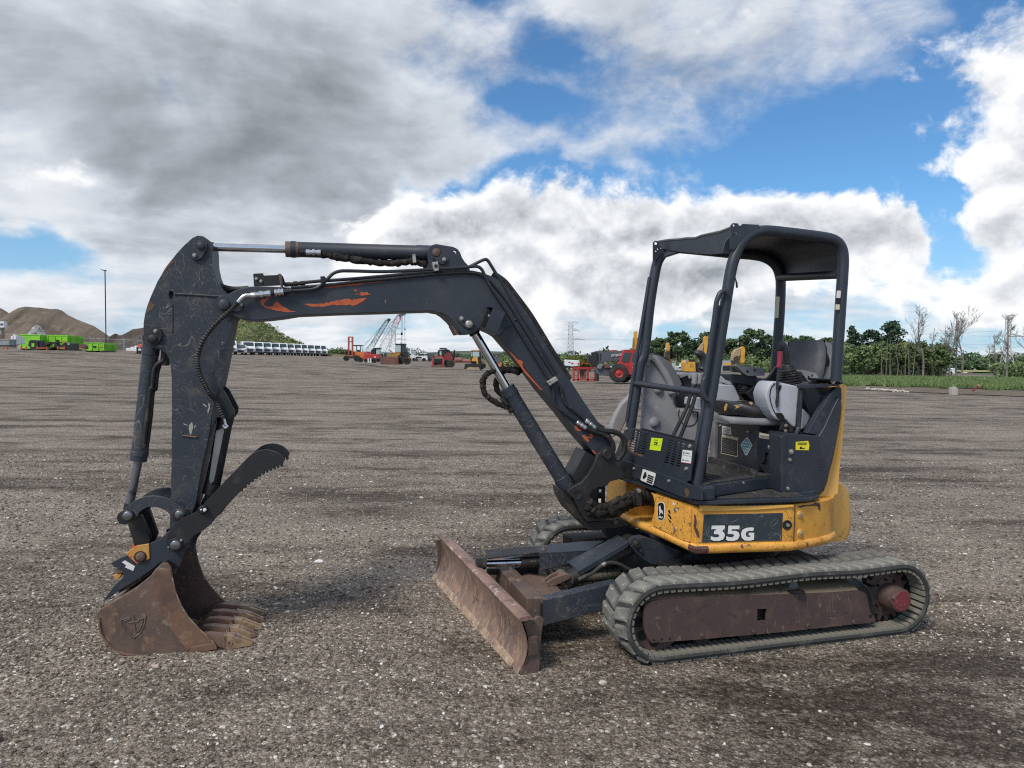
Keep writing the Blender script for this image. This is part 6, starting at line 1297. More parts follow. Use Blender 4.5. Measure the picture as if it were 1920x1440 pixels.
def dead_tree(px, d, top_py, label, seed, spread=.22, lean=0., forks=7, z0=None, thick=.017):
    g = np.random.default_rng(seed); w = wp('', (px, 690), d); zb = ztf(w.x, d); H = wp('', (px, top_py), d).z - zb
    t = thing('dead_tree', label, 'tree', (w.x, d, zb - .05)); tk = MB(); br = MB()
    sp = smooth_path([V(0, 0, 0), V(lean * H * .25 + g.normal() * .06, 0, H * .33), V(lean * H * .6 + g.normal() * .12, g.normal() * .1, H * .66), V(lean * H, 0, H)], 5)
    tk.tube(sp, [max(.025, thick * H * (1 - i / len(sp)) ** .7) for i in range(len(sp))], 7)
    def limb(p0, dr, L_, r_, lv):
        pts = [p0]; dcur = dr.copy()
        for i in range(5):
            dcur = (dcur + V(g.normal() * .13, g.normal() * .13, .07 + g.normal() * .08)).normalized(); pts.append(pts[-1] + dcur * L_ / 5)
        br.tube(pts, [max(.012, r_ * (1 - i / 6)) for i in range(6)], 5, False)
        if lv > 0:
            for i in range(3 + lv):
                q = pts[1 + int(g.random() * 4)]; a_ = g.uniform(0, 6.28); nd = (dcur + V(math.cos(a_), math.sin(a_), g.uniform(-.1, .5)) * .9).normalized(); limb(q, nd, L_ * g.uniform(.35, .6), r_ * .5, lv - 1)
    for i in range(forks):
        u = .38 + .58 * i / forks; p0 = sp[int(u * (len(sp) - 1))]; a_ = i * 2.5 + g.random(); s_ = 1 if i % 2 else -1
        limb(p0, V(math.cos(a_) * .8 * s_, math.sin(a_) * .5, .75).normalized(), H * spread * g.uniform(.9, 1.6) * (1.25 - u * .6), thick * H * .36 * (1.1 - u * .6), 2)
    tk.build('trunk', M_DEAD, t); br.build('branch', M_DEAD, t); return t

# ---- spoil heaps and the green mound on the left
M_HEAP = material('gravel_heap', (.175, .135, .098), .95, layers=[((.115, .09, .068), .10, .42, .62), ((.24, .19, .145), .35, .55, .72), ((.08, .062, .05), .6, .62, .70, 'noise', (1, 1, .15))], bump=(1.2, .7, .5))
M_SOIL = material('dark_soil_heap', (.085, .064, .046), .95, layers=[((.055, .042, .033), .2, .42, .62), ((.15, .12, .09), .3, .58, .74)], bump=(1.0, .9, .6))
M_GREENH = material('weedy_slope', (.22, .25, .10), .95, layers=[((.05, .068, .024), .12, .42, .62), ((.16, .16, .055), .2, .55, .7), ((.21, .18, .10), .35, .64, .74)], bump=(1.5, .8, .6))
def mound(name, label, cat, prof, d, depth, mat, seed, gully=.0, rough=.3, res=(130, 44), group=None):
    """heap whose crest line seen from the yard is prof [(px, py)], running depth metres front and back of its crest"""
    px = np.linspace(prof[0][0], prof[-1][0], res[0]); py = np.interp(px, [a for a, b in prof], [b for a, b in prof])
    x = gpx(px, d); zb = zt(x, np.full_like(x, d)); top = np.array([wp('', (a, b), d).z for a, b in zip(px, py)]) - zb
    t = np.linspace(-1, 1, res[1]); X, Tt = np.meshgrid(x, t, indexing='ij'); h_ = np.maximum(top, -.3)
    shape = np.clip(1 - np.abs(Tt), 0, 1) ** .92
    dd = depth * np.clip(h_ / h_.max(), .12, 1)[:, None]
    Y = d + Tt * dd; Z = h_[:, None] * shape
    nz = vnoise(X * .16, Y * .16, seed); gl = vnoise(X * .55 + .3 * nz, Y * .05 + 3, seed + 3)
    amp = np.sin(np.pi * np.clip(shape, 0, 1))
    Z = Z + amp * (rough * nz * .35 - gully * np.maximum(0, gl) ** 1.5)
    Z = Z - .4 + zb[:, None] * 1.0
    # stretch sideways as well so that ends taper
    o = grid_mesh(name, X, Y, Z, mat); return tag(o, label, cat, group)
mound('gravel_heap', 'large brown gravel heap with rain gullies behind the green containers', 'heap', [(-60, 650), (-20, 622), (5, 598), (14, 588), (25, 580), (38, 573), (50, 570.5), (64, 571), (78, 572), (95, 575), (108, 575), (116, 578), (126, 586), (142, 594), (160, 601), (175, 607), (190, 617), (205, 627), (222, 640), (240, 652)], 190, 22, M_HEAP, 3, .9, .8)
mound('gravel_heap', 'brown gravel heap cut off at the left edge, behind the large heap', 'heap', [(-140, 650), (-90, 585), (-40, 562), (-12, 568), (4, 575), (16, 583), (40, 600), (80, 640)], 235, 24, M_HEAP, 8, .7, .8)
mound('soil_heap', 'long dark brown soil heap with a ragged crest right of the lamp post', 'heap', [(190, 652), (198, 634), (208, 626), (217, 621), (224, 625), (230, 624), (240, 619), (250, 613), (258, 612), (266, 611), (285, 606), (310, 598), (330, 600), (360, 630), (400, 655)], 165, 16, M_SOIL, 12, 1.2, 1.6)
mound('rubble_heap', 'pale grey broken concrete heap behind the green container', 'heap', [(50, 645), (53, 620), (57, 616), (63, 608), (70, 603), (76, 606), (83, 616), (90, 625), (96, 645)], 128, 5, material('rubble', (.36, .35, .34), .9, layers=[((.14, .13, .13), .9, .5, .62), ((.55, .54, .52), 1.6, .55, .65)], bump=(2., 1., .5)), 15, .3, .8, (60, 24))
gh = mound('green_hill', 'steep weedy green hill rising behind the row of white vans', 'hill', [(300, 655), (340, 610), (380, 584), (415, 578), (440, 581), (462, 588), (480, 594), (498, 604), (515, 615), (532, 628), (550, 637), (575, 647), (600, 654), (630, 661)], 185, 26, M_GREENH, 21, .3, 1.6)
g = np.random.default_rng(4); me = gh.data; co = np.array([v.co[:] for v in me.vertices]); co = co[co[:, 1] < 187]
pk = co[g.integers(0, len(co), 2400)]
cl = [blob_cloud(g, c + np.array([g.normal() * .6, g.normal() * .4, .05]), g.uniform(.25, .55), 14) for c in pk]
cl = np.concatenate(cl); sel = g.random(len(cl))
for k, (lo, hi, m_) in enumerate(((0, .45, L_LIGHT), (.45, .8, leafmat('yellow_weeds', (.36, .34, .15))), (.8, 1., L_MID))):
    o = leaf_mesh('hillside_weeds', cl[(sel >= lo) & (sel < hi)], .34, leafmat('weeds_%d' % k, ((.36, .42, .17), (.50, .48, .22), (.22, .29, .11))[k]), None, 31 + k); o['kind'] = 'stuff'
pk = co[(co[:, 0] > gpx(470, 185))]; pk = pk[g.integers(0, len(pk), 70)]; pk = pk[pk[:, 1] > 181]
o = leaf_mesh('hillside_bushes', np.concatenate([blob_cloud(g, c + np.array([0, -1.0, .5]), g.uniform(.4, .9), 30) for c in pk]), .45, L_MID, None, 37); o['kind'] = 'stuff'
# low dark berm and the sandy strip by the fence
mound('soil_berm', 'low black soil berm in front of the chain link fence', 'berm', [(138, 657.5), (150, 656), (200, 657), (240, 659), (262, 660.5), (275, 662.5)], 98, 2.5, material('black_soil', (.035, .030, .027), .95), 5, 0, .1, (50, 14))

# ---- chain link fence
fe = thing('chain_link_fence', 'galvanised chain link fence in front of the heaps on the left', 'fence', (gpx(170, 122), 122, ztf(gpx(170, 122), 122)))
FD = 122
for pxx, yt_, th_ in ((8, 627, .03), (62, 628, .03), (110, 630, .03), (169, 634, .03), (202.5, 637, .03), (233, 634, .085), (258.5, 637, .03), (266.5, 633, .03), (300, 638, .03), (330, 640, .03)):
    bl_(fe, 'post', '', [(pxx, 660), (pxx, yt_)], FD, th_, B_STEEL)
    if th_ < .05: bl_(fe, 'barb_arm', '', [(pxx, yt_), (pxx - 3, yt_ - 4)], FD, .025, B_STEEL)
bl_(fe, 'top_rail', '', [(-10, 626.5), (62, 628.5), (169, 634.5), (233, 637), (340, 641)], FD, .035, B_STEEL)
wm = MB(); L = Vector(fe.location)
for k in range(150):
    pxx = -8 + k * 2.3; a = wp('', (pxx, 657), FD) - L; b_ = wp('', (pxx + 3.5, 638), FD) - L; c_ = wp('', (pxx - 3.5, 638), FD) - L
    b_.z = min(b_.z, 1.9); c_.z = min(c_.z, 1.9)
    wm.tube([V(a.x, 0, -.1), b_], .006, 3, False); wm.tube([V(a.x, 0, -.1), c_], .006, 3, False)
wm.build('chain_mesh', B_STEEL, fe, fix=False)

# ---- lime green roll-off containers
def container(label, zpts_f, zpts_s, d, door):
    """front outline (tl, tr, br, bl) and far side edge (top, bottom) surveyed; the box runs back along its side"""
    w0 = wp('p', zpts_f[3], d); t, _ = bt('roll_off_container', label, 'container', 'p', zpts_f[3], d, 'lime green waste containers'); L = Vector(t.matrix_basis.translation)
    f = [wp('p', a, d) - L for a in zpts_f]; dz = min(f[2].z, f[3].z); f = [V(a.x, a.y, max(a.z - dz * 1.0, .12) if i < 2 else .12) for i, a in enumerate(f)]
    hgt = f[0].z; ln = 5.5; e = wp('p', zpts_s[0], d + ln) - L; ax = V(e.x - f[1].x, ln, 0)
    body = MB().prism([V(f[0].x, 0, .15), V(f[1].x, 0, .15), V(f[1].x, 0, hgt), V(f[0].x, 0, hgt)], ax).build('container_body', B_LIME, t)
    nr = 13
    for i in range(nr):
        u = (i + .5) / nr; p_ = V(f[1].x, 0, 0) + ax * u; rb_ = MB().box(p_.x - .0, p_.x + .09, p_.y - .05, p_.y + .05, .15, hgt - .12).build('side_rib', B_LIME, t)
    MB().prism([V(f[0].x - .05, -.06, hgt), V(f[1].x + .08, -.06, hgt), V(f[1].x + .08, -.06, hgt + .12), V(f[0].x - .05, -.06, hgt + .12)], ax * 1.02).build('top_rail', B_LIME, t)
    MB().prism([V(f[0].x + .1, -.05, 0), V(f[0].x + .28, -.05, 0), V(f[0].x + .28, -.05, .2), V(f[0].x + .1, -.05, .2)], ax).prism([V(f[1].x - .28, -.05, 0), V(f[1].x - .1, -.05, 0), V(f[1].x - .1, -.05, .2), V(f[1].x - .28, -.05, .2)], ax).build('skid_rail', B_BLACK, t)
    wdt = f[1].x - f[0].x
    if door:
        for u in (.0, .36, .69, .985): MB().box(f[0].x + wdt * u, f[0].x + wdt * u + .08, -.09, 0, .15, hgt).build('door_post', B_LIME, t)
        MB().box(f[0].x + wdt * .44, f[0].x + wdt * .60, -.06, -.02, hgt * .48, hgt * .72).build('dark_plate', B_BLACK, t)
        MB().box(f[0].x + wdt * .77, f[0].x + wdt * .93, -.06, -.02, hgt * .54, hgt * .66).build('orange_notice', B_ORANGE, t)
    else:
        MB().box(f[0].x, f[0].x + .08, -.08, 0, .15, hgt).box(f[1].x - .08, f[1].x, -.08, 0, .15, hgt).build('corner_post', B_LIME, t)
    return t
container('tall lime green waste container with a plain end, leftmost of the three', [(262, 812), (515, 826), (515, 1000), (268, 1000)], [(615, 838)], 95, False)
container('tall lime green waste container with dark plate on its door, middle of the three', [(612, 828), (864, 845), (868, 1012), (615, 1012)], [(1062, 858)], 97, True)
t_ = container('low lime green waste container in front of the lamp post', [(1090, 955), (1338, 962), (1338, 1062), (1090, 1062)], [(1495, 985)], 93, True)
# lamp post
t, _ = bt('lamp_post', 'tall dark lamp post standing behind the low green container', 'lamp post', 'p', (1364, 1000), 118)
bl_(t, 'pole', 'p', [(1364, 1040), (1350, 45)], 118, .085, B_BLACK, 10); bp(t, 'lamp_head', 'p', [(1288, 36), (1300, 34), (1358, 44), (1358, 54), (1330, 52)], 117.8, .35, B_BLACK)
# attachments on the ground in front of the containers
t, d = bt('fork_attachment', 'black steel attachment frame before the left green container', 'attachment', 'p', (455, 1062), 82, 'attachments lying before the containers')
bp(t, 'frame', 'p', [(372, 955), (400, 942), (540, 950), (545, 1040), (470, 1045), (470, 1060), (390, 1060), (385, 1030), (360, 1020)], d, .5, B_BLACK); bp(t, 'opening', 'p', rect(405, 985, 440, 1030), d - .02, .03, B_LIME); bp(t, 'frame_post', 'p', rect(470, 960, 490, 1062), d - .1, .12, B_BLACK)
t, d = bt('fork_attachment', 'low black attachment with sloping arms before the middle green container', 'attachment', 'p', (640, 1062), 82, 'attachments lying before the containers')
bp(t, 'frame', 'p', [(545, 1022), (600, 985), (630, 965), (740, 968), (742, 985), (640, 985), (560, 1035)], d, .8, B_BLACK); bp(t, 'blade', 'p', [(700, 975), (742, 1000), (725, 1055), (650, 1055), (690, 1040)], d, .6, B_BLACK); bp(t, 'base', 'p', rect(560, 1035, 720, 1058), d, .8, B_BLACK)
t, d = bt('loader_bucket', 'black steel loader bucket before the middle green container', 'bucket', 'p', (860, 1085), 80, 'attachments lying before the containers')
bp(t, 'bucket_body', 'p', [(748, 1035), (835, 975), (945, 985), (950, 1078), (835, 1078), (830, 1040)], d, 1.0, B_BLACK, .02); bp(t, 'label_tag', 'p', rect(868, 988, 892, 1000), d - .02, .02, B_WHITE); bp(t, 'side_edge', 'p', [(835, 975), (848, 978), (850, 1078), (835, 1078)], d - .03, .05, B_BLACK)
B_ORED = paint('orange_red_frame', (.62, .11, .05))
for i, (xx0, xx1, lab) in enumerate(((38, 95, 'orange red low frame below the grey generator'), (262, 338, 'orange red frame at the foot of the left container'), (470, 605, 'long orange red frame lying under the black attachments'), (735, 830, 'orange red frame beside the black bucket'))):
    t, d = bt('skid_attachment', lab, 'frame', 'p', ((xx0 + xx1) / 2, 1060), 79)
    bp(t, 'rail', 'p', rect(xx0, 1040, xx1, 1050), d, .12, B_ORED); bp(t, 'upright', 'p', rect(xx0, 1022, xx0 + 10, 1064), d + .02, .1, B_ORED); bp(t, 'upright', 'p', rect(xx1 - 10, 1026, xx1, 1064), d + .02, .1, B_ORED)
# things at the left edge
t, d = bt('sign_tower', 'white sign box on thin legs at the left edge', 'sign', 'p', (20, 960), 110)
bp(t, 'sign_box', 'p', rect(-40, 702, 48, 782), d, .8, B_WHITE); bp(t, 'sign_print', 'p', rect(2, 730, 40, 755), d - .03, .02, B_GREY)
for a in (-8, 20, 44): bp(t, 'leg', 'p', rect(a, 782, a + 7, 930), d + .2, .1, B_BLACK)
bp(t, 'white_panel', 'p', rect(-30, 790, 10, 865), d + .4, .1, B_WHITE)
t, d = bt('generator', 'grey box generator at the left edge of the yard', 'generator', 'p', (60, 1018), 84)
bp(t, 'housing', 'p', rect(-30, 945, 122, 1012), d, 1.2, paint('pale_grey_green', (.26, .30, .30)), .04); bp(t, 'plinth', 'p', rect(-30, 1012, 122, 1026), d + .05, 1.1, B_BLACK); bp(t, 'roof_lip', 'p', rect(-34, 938, 126, 946), d - .04, 1.3, B_STEEL)
t, d = bt('storage_tote', 'white caged liquid tote beside the grey generator', 'tote', 'p', (190, 1005), 90)
bp(t, 'tank', 'p', rect(135, 890, 205, 1000), d, 1.0, B_WHITE, .05); bp(t, 'cage_bar', 'p', rect(130, 930, 208, 937), d - .03, .03, B_STEEL); bp(t, 'cage_bar', 'p', rect(165, 885, 170, 1000), d - .03, .03, B_STEEL)
t, d = bt('white_pallet_stack', 'stack of white panels beside the left green container', 'stack', 'p', (230, 1000), 91)
for k in range(3): bp(t, 'panel', 'p', rect(208 + k * 3, 905 + k * 32, 258, 930 + k * 32), d, .9, B_WHITE)
bp(t, 'cap', 'p', rect(168, 872, 196, 892), d + .2, .5, B_WHITE)
t, d = bt('debris_pile', 'brown scrap heap between the green containers', 'scrap', 'p', (1040, 1068), 86)
bp(t, 'scrap', 'p', [(985, 1062), (1010, 1010), (1060, 995), (1088, 1020), (1086, 1062)], d, .8, B_RUST); bp(t, 'plank', 'p', rect(975, 1050, 1060, 1062), d - .1, .1, B_TAN)
t, d = bt('white_panel_stack', 'low white stack of pipes beside the excavator arm', 'stack', 'r8', (450, 965), 90)
bp(t, 'stack_base', 'r8', [(345, 890), (420, 885), (540, 905), (700, 905), (700, 950), (540, 950), (345, 935)], d, 1.2, B_WHITE, .03); bp(t, 'roll', 'r8', ring_pts('', (452, 890), 26, 10), d + .2, .8, B_WHITE); bp(t, 'roll', 'r8', ring_pts('', (518, 872), 28, 10), d + .2, .8, B_WHITE)
t, d = bt('flatbed_trailer', 'orange and black trailer partly hidden by the excavator arm', 'trailer', 'r8', (620, 990), 86)
bp(t, 'load', 'r8', [(550, 850), (575, 822), (705, 820), (705, 865), (560, 880)], d, 1.2, B_ORED, .03); bp(t, 'frame_post', 'r8', rect(535, 870, 556, 990), d - .1, .2, B_BLACK); bp(t, 'frame_post', 'r8', rect(620, 870, 645, 995), d - .1, .2, B_BLACK); bp(t, 'axle_beam', 'r8', rect(535, 955, 700, 972), d, .3, B_BLACK)
bw(t, 'r8', (590, 960), 28, d - .1, .3)

# ---- row of white vans
def van_proto():
    t = thing('white_van', '', 'van')
    side = [(-2.5, .35), (2.55, .35), (2.62, .55), (2.60, .95), (2.45, 1.18), (1.65, 1.36), (1.05, 2.02), (.8, 2.10), (-2.45, 2.10), (-2.55, 1.0)]
    MB().prism([V(x, -.98, z) for x, z in side], (0, 1.96, 0)).build('body', B_WHITE, t, .06)
    MB().prism([V(1.645, -.80, 1.40), V(1.645, .80, 1.40), V(1.13, .74, 1.96), V(1.13, -.74, 1.96)], (.03, 0, .02)).build('windshield', B_GLASS, t)
    for s_ in (-1, 1):
        MB().prism([V(1.55, s_ * .985, 1.25), V(.55, s_ * .985, 1.25), V(.55, s_ * .985, 1.88), V(1.10, s_ * .985, 1.88)], (0, s_ * .01, 0)).build('side_window', B_GLASS, t)
        MB().box(2.605, 2.64, s_ * .66 - .2, s_ * .66 + .2, .72, .92).build('headlight', B_STEEL, t)
        MB().box(1.35, 1.5, s_ * 1.08 - .1, s_ * 1.08 + .1, 1.25, 1.5).build('wing_mirror', B_BLACK, t)
        for x in (1.7, -1.6):
            w = MB().lathe(V(x, s_ * .80, .36), (0, s_, 0), [(0, .30), (.03, .36), (.19, .36), (.21, .3)], 16).build('wheel', B_TYRE, t); MB().lathe(V(x, s_ * 1.0, .36), (0, s_, 0), [(0, .2), (.02, .19)], 12).build('rim', B_STEEL, w)
    MB().box(2.60, 2.66, -.60, .60, .64, .96).build('grille', B_BLACK, t); MB().box(2.56, 2.70, -.96, .96, .36, .54).build('bumper', B_GREY, t); MB().box(2.652, 2.662, -.5, .5, .78, .81).build('grille_bar', B_STEEL, t)
    return t
van = van_proto()
fx = [434, 468.5, 485, 500.6, 516, 530.5, 544, 557.5, 569, 582, 594, 604.5]
for i, f_ in enumerate(fx):
    t = van if i == 0 else copy_tree(van)
    d = 112 + 27 * (f_ - 434) / 171; x = gpx(f_ - 4, d); t.location = (x, d, ztf(x, d) + .0); t.rotation_euler = (0, 0, R(-66))
    t['label'] = 'white van with a black grille, %s from the excavator arm in the parked row' % ORD[i if i == 0 else i + 1]; t['category'] = 'van'; t['group'] = 'white vans parked in a row'
suv = thing('white_car', 'low white car parked between the first white vans', 'car', (gpx(450, 114), 114, ztf(gpx(450, 114), 114)), R(-66), 'white vans parked in a row')
MB().prism([V(x, -.9, z) for x, z in [(-2.3, .3), (2.3, .3), (2.35, .6), (2.2, .85), (1.2, 1.0), (.5, 1.5), (-1.4, 1.55), (-2.2, 1.05), (-2.35, .7)]], (0, 1.8, 0)).build('body', B_WHITE, suv, .08)
MB().prism([V(1.22, -.75, 1.02), V(1.22, .75, 1.02), V(.55, .68, 1.48), V(.55, -.68, 1.48)], (.03, 0, .02)).build('windshield', B_GLASS, suv); MB().box(2.33, 2.40, -.45, .45, .42, .68).build('grille', B_BLACK, suv)
for s_ in (-1, 1):
    MB().box(2.25, 2.36, s_ * .66 - .18, s_ * .66 + .18, .68, .82).build('headlight', B_GLASS, suv)
    for x in (1.45, -1.45): MB().lathe(V(x, s_ * .70, .33), (0, s_, 0), [(0, .28), (.03, .33), (.2, .33)], 16).build('wheel', B_TYRE, suv)
def sheet(name, pts, z_off, mat, n=18):
    """ground cover laid on the terrain: near line and far line as (px, py) ground points or distances"""
    near, far = pts; rows = []
    for u in np.linspace(0, 1, n):
        r_ = []
        for k in range(40):
            w = k / 39; a = near[0] + (near[1] - near[0]) * w; b = far[0] + (far[1] - far[0]) * w
            dd = near[2] + (near[3] - near[2]) * w; df = far[2] + (far[3] - far[2]) * w
            d = dd + (df - dd) * u; x = gpx(a + (b - a) * u, d); r_.append((x, d, ztf(x, d) + z_off))
        rows.append(r_)
    A_ = np.array(rows); return structure(grid_mesh(name, A_[..., 0], A_[..., 1], A_[..., 2], mat))
M_SAND = material('pale_gravel_strip', (.33, .29, .235), .9, layers=[((.22, .20, .17), .4, .45, .65)])
sheet('pale_gravel_strip', ((380, 650, 104, 132), (380, 650, 112, 143)), .02, M_SAND, 6)

# ---- cranes far behind, and the pylons
def lattice(par, name, a, b, w0, w1, n, mats, r_=.05, side=V(0, 1, 0)):
    a, b = Vector(a), Vector(b); ax = (b - a).normalized(); u = ax.cross(side).normalized(); v = ax.cross(u).normalized()
    def c(t): 
        w = w0 + (w1 - w0) * t; p_ = a.lerp(b, t); return [p_ + (u * sx + v * sy) * w * .5 for sx, sy in ((-1, -1), (1, -1), (1, 1), (-1, 1))]
    for q in range(len(mats)):
        m = MB(); k0, k1 = int(n * q / len(mats)), int(n * (q + 1) / len(mats))
        for i in range(k0, k1):
            p0, p1 = c(i / n), c((i + 1) / n)
            for j in range(4):
                m.tube([p0[j], p1[j]], r_, 4, False); k = (j + 1) % 4
                m.tube([p0[j], p1[k]] if i % 2 else [p0[k], p1[j]], r_ * .6, 3, False); m.tube([p0[j], p0[k]], r_ * .6, 3, False)
        m.build(name, mats[q], par, fix=False)
def bloc(par): return Vector(par.matrix_basis.translation)
t, d = bt('lattice_crane', 'dark lattice boom crane, left of the pair behind the wheel loader', 'crane', 'r3', (455, 760), 150, 'lattice boom cranes')
lattice(t, 'boom_section', wp('r3', (478, 690), d) - bloc(t), wp('r3', (735, 275), d + 6) - bloc(t), 1.0, .7, 22, [B_LATW, B_LATD, B_LATD, B_LATD], .035)
bp(t, 'boom_head', 'r3', [(722, 285), (728, 262), (745, 252), (765, 262), (755, 280), (738, 300)], d + 5.5, 1.0, B_BLACK); bl_(t, 'pendant_line', 'r3', [(395, 640), (660, 350), (740, 265)], d, .045, B_GREY, 4); bl_(t, 'pendant_line', 'r3', [(440, 650), (700, 420)], d, .045, B_GREY, 4)
bp(t, 'crane_house', 'r3', [(400, 770), (405, 680), (520, 680), (525, 770)], d + .5, 3, B_RED); bp(t, 'crawler', 'r3', rect(390, 765, 540, 800), d + .2, 3.4, B_BLACK)
t, d = bt('lattice_crane', 'red and white lattice boom crane, right of the pair behind the wheel loader', 'crane', 'r3', (640, 770), 146, 'lattice boom cranes')
lattice(t, 'boom_section', wp('r3', (630, 720), d) - bloc(t), wp('r3', (888, 218), d + 6) - bloc(t), 1.5, .9, 20, [B_LATW, B_LATW, B_LATW, B_LATR], .040)
bp(t, 'jib_head', 'r3', [(868, 215), (875, 198), (955, 192), (958, 204), (905, 222), (890, 250)], d + 5.5, 1.0, B_LATD); bl_(t, 'hoist_rope', 'r3', [(908, 215), (908, 580)], d + 5, .04, B_GREY, 4); bl_(t, 'hoist_rope', 'r3', [(922, 215), (918, 580)], d + 5, .04, B_GREY, 4); bl_(t, 'hoist_rope', 'r3', [(954, 200), (954, 580)], d + 5, .05, B_GREY, 4)
bl_(t, 'hook_block', 'r3', [(914, 435), (914, 468)], d + 5, .22, B_BLACK, 8); bl_(t, 'hook_block', 'r3', [(954, 385), (954, 400)], d + 5, .16, B_BLACK, 8); bl_(t, 'pendant_line', 'r3', [(640, 560), (760, 330), (878, 205)], d + 2, .045, B_GREY, 4); bl_(t, 'hoist_rope', 'r3', [(752, 345), (752, 640)], d + 4, .04, B_GREY, 4)
bp(t, 'crane_house', 'r3', rect(600, 690, 690, 780), d + .5, 3, B_BLACK); bp(t, 'crawler', 'r3', rect(590, 775, 720, 800), d + .2, 3.4, B_BLACK)
B_PYL = paint('weathered_zinc', (.50, .52, .54))
def pylon(label, z, base, top, d, arms, wid, rr=.09):
    w = wp(z, base, d); tp = wp(z, top, d).z; zb = min(ztf(w.x, d), w.z); H = tp - zb
    t = thing('power_pylon', label, 'pylon', (w.x, d, zb), 0, 'lattice power pylons'); m = MB(); lv = [0, .16, .30, .42, .52, .62, .72, .82, .90, 1.0]
    def cw(u): return wid * (1 - u / .42 * .62) if u < .42 else wid * (.38 - .10 * (u - .42) / .58)
    def cs(u): k = cw(u) / 2; return [V(-k, -k, u * H), V(k, -k, u * H), V(k, k, u * H), V(-k, k, u * H)]
    for i in range(len(lv) - 1):
        a, b = cs(lv[i]), cs(lv[i + 1])
        for j in range(4):
            k = (j + 1) % 4; m.tube([a[j], b[j]], rr, 4, False); m.tube([a[j], b[k]], rr * .6, 3, False); m.tube([a[k], b[j]], rr * .6, 3, False); m.tube([b[j], b[k]], rr * .6, 3, False)
    m.build('tower_frame', B_PYL, t, fix=False)
    for u, hw in arms:
        m = MB(); zc = u * H; k = cw(u) / 2
        for s_ in (-1, 1):
            tip = V(s_ * hw, 0, zc)
            for yy in (-k, k): m.tube([V(s_ * k, yy, zc), tip], rr * .8, 3, False); m.tube([V(s_ * k, yy, zc + (H * .045 if u < .97 else -H * .09)), tip], rr * .6, 3, False); m.tube([V(s_ * k, yy, zc), V(s_ * (k + hw) / 2, yy * .5, zc + H * .022)], rr * .5, 3, False)
            m.tube([tip, tip - V(0, 0, H * .045)], rr * .5, 4, False)
        m.build('cross_arm', B_PYL, t, fix=False)
    return t, H
pm, pH = pylon('grey lattice power pylon standing clear between boom and canopy', 'r5', (475, 860), (475, 228), 420, [(.60, 8.2), (.81, 5.0), (1.0, 4.0)], 8.0, .13)
pylon('faint lattice power pylon behind the red and white crane boom', 'r3', (805, 730), (810, 350), 520, [(.55, 9.5), (.72, 7.), (.92, 5.)], 9.0, .14)
pr_, prH = pylon('dark lattice power pylon among the dead trees at the right edge', 'r7', (1750, 600), (1757, 165), 240, [(.63, 6.), (.32, 6.), (1.0, 2.2)], 3.6, .13)
pw_ = tag(bpy.data.objects.new('power_lines', None), 'thin power lines sagging between the distant pylons', 'power line'); COL.objects.link(pw_)
lnm = MB()
a0_ = wp('r5', (345, 520), 420); 
for (za, pa, da), (zb_, pb, db) in ((('r5', (605, 540), 420), ('r7', (1660, 325), 240)), (('r5', (605, 505), 420), ('r7', (1690, 460), 240)), (('r7', (1310, 345), 300), ('r7', (1900, 325), 235)), (('r7', (1320, 470), 300), ('r7', (1900, 470), 235)), (('r5', (345, 540), 420), ('r3', (870, 530), 520))):
    p0, p1 = wp(za, pa, da), wp(zb_, pb, db); lnm.tube([p0.lerp(p1, u) - V(0, 0, 6 * u * (1 - u) * 4 * .25) for u in np.linspace(0, 1, 14)], .035, 4, False)
lnm.build('cable', B_GREY, pw_, fix=False)

# ---- plant parked across the yard
t, d = bt('rough_terrain_forklift', 'orange rough terrain forklift with a tall rust red mast', 'forklift', 'r3', (300, 815), 92)
B_MAST = paint('mast_rust_red', (.36, .085, .05))
for x0, x1 in ((220, 238), (268, 287)): bp(t, 'mast_channel', 'r3', rect(x0, 487, x1, 755), d, .25, B_MAST)
for y0, y1 in ((487, 500), (548, 562), (735, 760)): bp(t, 'mast_crossbar', 'r3', rect(220, y0, 287, y1), d + .03, .18, B_MAST)
bp(t, 'carriage', 'r3', rect(195, 742, 300, 768), d - .1, .15, B_BLACK); bp(t, 'chassis', 'r3', [(285, 690), (300, 678), (420, 688), (430, 700), (430, 770), (410, 790), (290, 770)], d + .3, 1.7, B_ORANGE, .05); bp(t, 'canopy_roof', 'r3', rect(292, 596, 388, 610), d + .3, 1.5, B_BLACK)
for x in (328, 378): bp(t, 'canopy_post', 'r3', rect(x, 608, x + 8, 690), d + .4, .12, B_BLACK)
bp(t, 'seat', 'r3', rect(340, 660, 378, 690), d + .8, .5, B_BLACK); bl_(t, 'exhaust_pipe', 'r3', [(414, 690), (414, 640)], d + 1, .05, B_BLACK)
for c_, r_, dd in (((195, 765), 36, 0), ((335, 768), 42, -.1), ((378, 785), 32, -.4)): bw(t, 'r3', c_, r_, d + dd, .45)
t, d = bt('red_tow_tractor', 'low red tractor with two white posts beside the forklift', 'tractor', 'r3', (530, 825), 90)
bp(t, 'body', 'r3', [(420, 740), (440, 715), (520, 710), (620, 712), (630, 735), (628, 805), (420, 800)], d + .3, 1.6, B_RED, .05); bp(t, 'cab_frame', 'r3', [(545, 640), (560, 632), (635, 632), (636, 645), (570, 646), (565, 712), (545, 712)], d + .4, 1.2, B_BLACK); bp(t, 'driver_seat', 'r3', [(520, 660), (545, 645), (548, 715), (515, 715)], d + .5, .6, B_BLACK); bp(t, 'cab_glass', 'r3', rect(585, 646, 630, 712), d + .5, 1.0, B_PGLASS)
for x in (475, 508): bp(t, 'white_post', 'r3', rect(x, 768, x + 14, 824), d - .1, .12, B_WHITE)
bp(t, 'number_plate', 'r3', rect(560, 742, 582, 756), d + .27, .02, B_WHITE)
